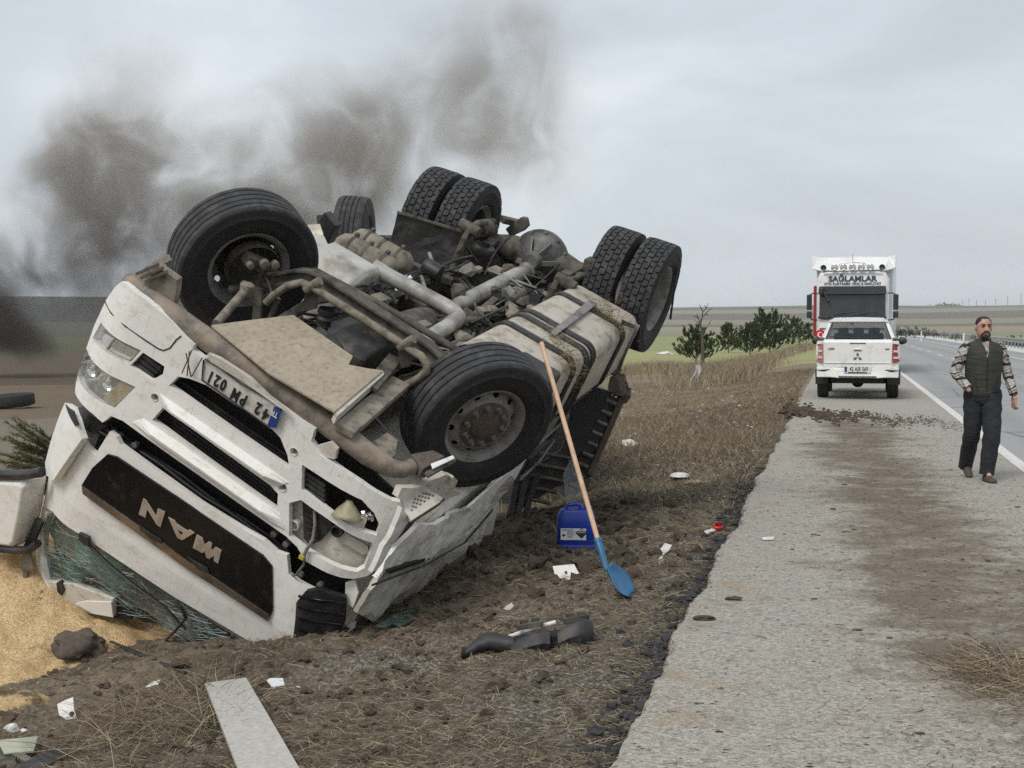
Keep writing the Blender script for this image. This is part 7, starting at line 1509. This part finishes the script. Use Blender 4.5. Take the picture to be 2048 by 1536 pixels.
# clods of soil
def clods(name, pts, label, mat, cat='soil'):
    q_ = MB()
    for (p, r_, sq) in pts: q_.rock(p, r_, sq, .5, 1 if r_ < .02 else 2)
    o_ = q_.build(name, mat, recalc=False, kind='stuff'); return tag(o_, label, cat)
m_clod = M('soil_clod', (.044,.032,.022), (.095,.07,.048), 9, .95, bump=.5, bscale=30)
pl = []
for k in range(2600):
    x = -2.6+rng.gauss(0,1.3); y = 5.2+rng.random()*9
    if not (-5 < x < EDGE-.05): continue
    r_ = min(.045, .005+rng.expovariate(120)); h_ = float(ghm(np.array([x]), np.array([y]))[0][0]); pl.append((Vector((x, y, h_+r_*.2)), r_, (1.2,1,.75)))
for k in range(700):
    x = -2.2+rng.gauss(0,.55); y = 11.0+rng.gauss(0,1.3)
    if x > EDGE-.1: continue
    r_ = min(.06, .008+rng.expovariate(75)); h_ = float(ghm(np.array([x]), np.array([y]))[0][0]); pl.append((Vector((x, y, h_+r_*.15)), r_, (1.1,1,.95)))
clods('soil_clods', pl, 'loose soil clods lying over the churned verge', m_clod)
pl = []
for k in range(2400):
    u = 1575+350*rng.random()**1.4; v = 824+(u-1580)*.078+rng.gauss(0,5.5)+4*math.sin(u*.05)+2.5*math.sin(u*.17); f = (u-1575)/350
    p = at_z(u, v, 0); r_ = (.020*(1-f)+.006)*rng.uniform(.3,1.2)
    pl.append((Vector((p.x, p.y, r_*.3)), r_, (1.2,1.2,.8)))
for k in range(90):
    p = at_z(1595+rng.gauss(0,12), 826+rng.gauss(0,3), 0); pl.append((Vector((p.x, p.y, .03)), rng.uniform(.02,.06), (1.2,1.2,.9)))
clods('soil_ridge', pl, 'ridge of dark soil clods dragged across the asphalt shoulder', m_clod)
pl = []
for k in range(420):
    x = rng.uniform(-.8,1.95); y = 4.8+rng.random()**1.3*18; r_ = min(.018, .0025+rng.expovariate(330)); pl.append((Vector((x, y, r_*.3)), r_, (1.8,1.0,.45)))
clods('road_crumbs', pl, 'dark crumbs of soil and bark on the asphalt shoulder', m_clod)
pl = []
for k in range(900):
    y = 4.9+rng.random()*12; x = EDGE-.02-abs(rng.gauss(0,.10)); r_ = min(.03, .006+rng.expovariate(130)); pl.append((Vector((x, y, float(ghm(np.array([x]), np.array([y]))[0][0])+r_*.3)), r_, (1.2,1.1,.7)))
clods('tar_crumbs', pl, 'black broken tar crumbs along the ragged asphalt edge', M('tar', (.016,.016,.017), (.04,.04,.042), 12, .8, bump=.3), 'tar')
for (u, v, s_, lb) in ((1407,1240,.035,'dark bark flake on the asphalt near the shoulder edge'), (1468,1200,.030,'curled brown bark piece on the shoulder beyond the flake')):
    p = at_z(u, v, 0); q = MB(); q.rock((0,0,s_*.35), s_, (1.8,.8,.45), .4, 2); o = q.build('bark_flake', m_clod); o.location = p; tag(o, lb, 'bark')
# litter
pl = []
for k in range(150):
    u, v = (rng.uniform(1230,1560), rng.uniform(755,1010)) if k < 170 else (rng.uniform(960,1400), rng.uniform(1080,1480))
    if u > 1230+(1500-v)*.54-14: continue
    p = on_ground(u, v); pl.append((p+Vector((0,0,.025)), rng.uniform(.7,2.2)/ppm(p), (1.5,1,.5)))
clods('white_litter', pl, 'tiny white foam and plastic crumbs strewn over the verge', m_pw2, 'litter')

# ---------------------------------------------------------------- smoke from the burning field
sm_c = Vector((-34.0, 62.0, 13.0)); SD = 66.0
box = MB(); lo_c = [at_d(u, v, d) for d in (58.0, 74.0) for (u, v) in ((-420,-160),(1330,-160),(1330,860),(-420,860))]
box.add(lo_c, [(0,1,2,3),(7,6,5,4),(0,4,5,1),(1,5,6,2),(2,6,7,3),(3,7,4,0)])
m_s = bpy.data.materials.new('smoke'); m_s.use_nodes = True; N = m_s.node_tree.nodes; L = m_s.node_tree.links; N.clear()
t = NT.__new__(NT); t.m = m_s; t.N = N; t.L = L
out = N.new('ShaderNodeOutputMaterial'); t.pos = N.new('ShaderNodeNewGeometry').outputs['Position']
pv = N.new('ShaderNodeVolumePrincipled'); pv.inputs['Color'].default_value = (.60,.545,.495,1); pv.inputs['Anisotropy'].default_value = .2
# warp the space a little, then add soft puffs
wn_ = N.new('ShaderNodeTexNoise'); wn_.inputs['Scale'].default_value = .10; wn_.inputs['Detail'].default_value = 3; L.new(t.pos, wn_.inputs['Vector'])
vsub = N.new('ShaderNodeVectorMath'); vsub.operation = 'SUBTRACT'; L.new(wn_.outputs['Color'], vsub.inputs[0]); vsub.inputs[1].default_value = (.5,.5,.5)
vsc = N.new('ShaderNodeVectorMath'); vsc.operation = 'MULTIPLY'; vsc.inputs[1].default_value = (7.0,2.0,7.0); L.new(vsub.outputs[0], vsc.inputs[0])
vad = N.new('ShaderNodeVectorMath'); vad.operation = 'ADD'; L.new(t.pos, vad.inputs[0]); L.new(vsc.outputs[0], vad.inputs[1]); wp = vad.outputs[0]
PUFF = [(-50,630,70,75,2.4),(10,680,60,40,1.2),(-60,560,80,60,1.0),(50,560,90,70,.55),(150,545,130,70,.6),(210,420,130,110,.72),(150,300,90,120,.48),(240,280,110,110,.52),(240,150,110,120,.30),(100,430,80,120,.45),(330,400,120,90,.42),(440,410,150,80,.48),(590,340,150,110,.42),(700,300,150,110,.38),(820,260,170,120,.38),(960,220,160,130,.34),(1060,170,130,110,.16),(940,90,120,90,.12),(330,500,170,90,.55),(540,440,150,90,.5),(780,380,170,90,.40),(480,260,190,90,.26),(1090,280,110,110,.15),(680,190,150,80,.18),(340,300,110,90,.28)]
acc = None
for (u, v, ru, rv, a) in PUFF:
    c = at_d(u, v, SD); s_ = SD/FPX
    sb = N.new('ShaderNodeVectorMath'); sb.operation = 'SUBTRACT'; L.new(wp, sb.inputs[0]); sb.inputs[1].default_value = c
    ml = N.new('ShaderNodeVectorMath'); ml.operation = 'MULTIPLY'; L.new(sb.outputs[0], ml.inputs[0]); ml.inputs[1].default_value = (1/(ru*s_*1.6), 1/3.4, 1/(rv*s_*1.6))
    ln = N.new('ShaderNodeVectorMath'); ln.operation = 'LENGTH'; L.new(ml.outputs[0], ln.inputs[0])
    g = t.mr(ln.outputs['Value'], 1.0, 0.0, 0.0, a)
    acc = g if acc is None else t.math('ADD', acc, g)
nz = t.noise(.36, 9, .62, wp, .9); nz2 = t.noise(.12, 3, .5, wp)
shp = t.math('MULTIPLY', acc, t.math('MULTIPLY', t.mr(nz, .36, .64, .10, 1.0), t.mr(nz2, .28, .60, .40, 1.0)))
L.new(t.math('MULTIPLY', shp, 1.5), pv.inputs['Density'])
hz_ = t.sep(t.pos)[2]; L.new(t.mix(t.mr(hz_, .5, 9.0), (.16,.145,.135), (.54,.50,.462)), pv.inputs['Color'])
L.new(pv.outputs['Volume'], out.inputs['Volume'])
o = box.build('smoke', m_s, kind='stuff'); tag(o, 'brown grey smoke drifting up behind the truck', 'smoke')

# ---------------------------------------------------------------- air
hz = MB(); hz.box((0, 3900, 25), (13400, 9800, 66)); 
m_h = bpy.data.materials.new('haze'); m_h.use_nodes = True; N = m_h.node_tree.nodes; N.clear()
ho = N.new('ShaderNodeOutputMaterial'); hv = N.new('ShaderNodeVolumePrincipled'); hv.inputs['Color'].default_value = (.88,.92,.96,1); hv.inputs['Density'].default_value = .00016; hv.inputs['Anisotropy'].default_value = .3
m_h.node_tree.links.new(hv.outputs['Volume'], ho.inputs['Volume'])
o = hz.build('haze', m_h, kind='stuff'); tag(o, 'thin pale haze over the plain', 'haze')
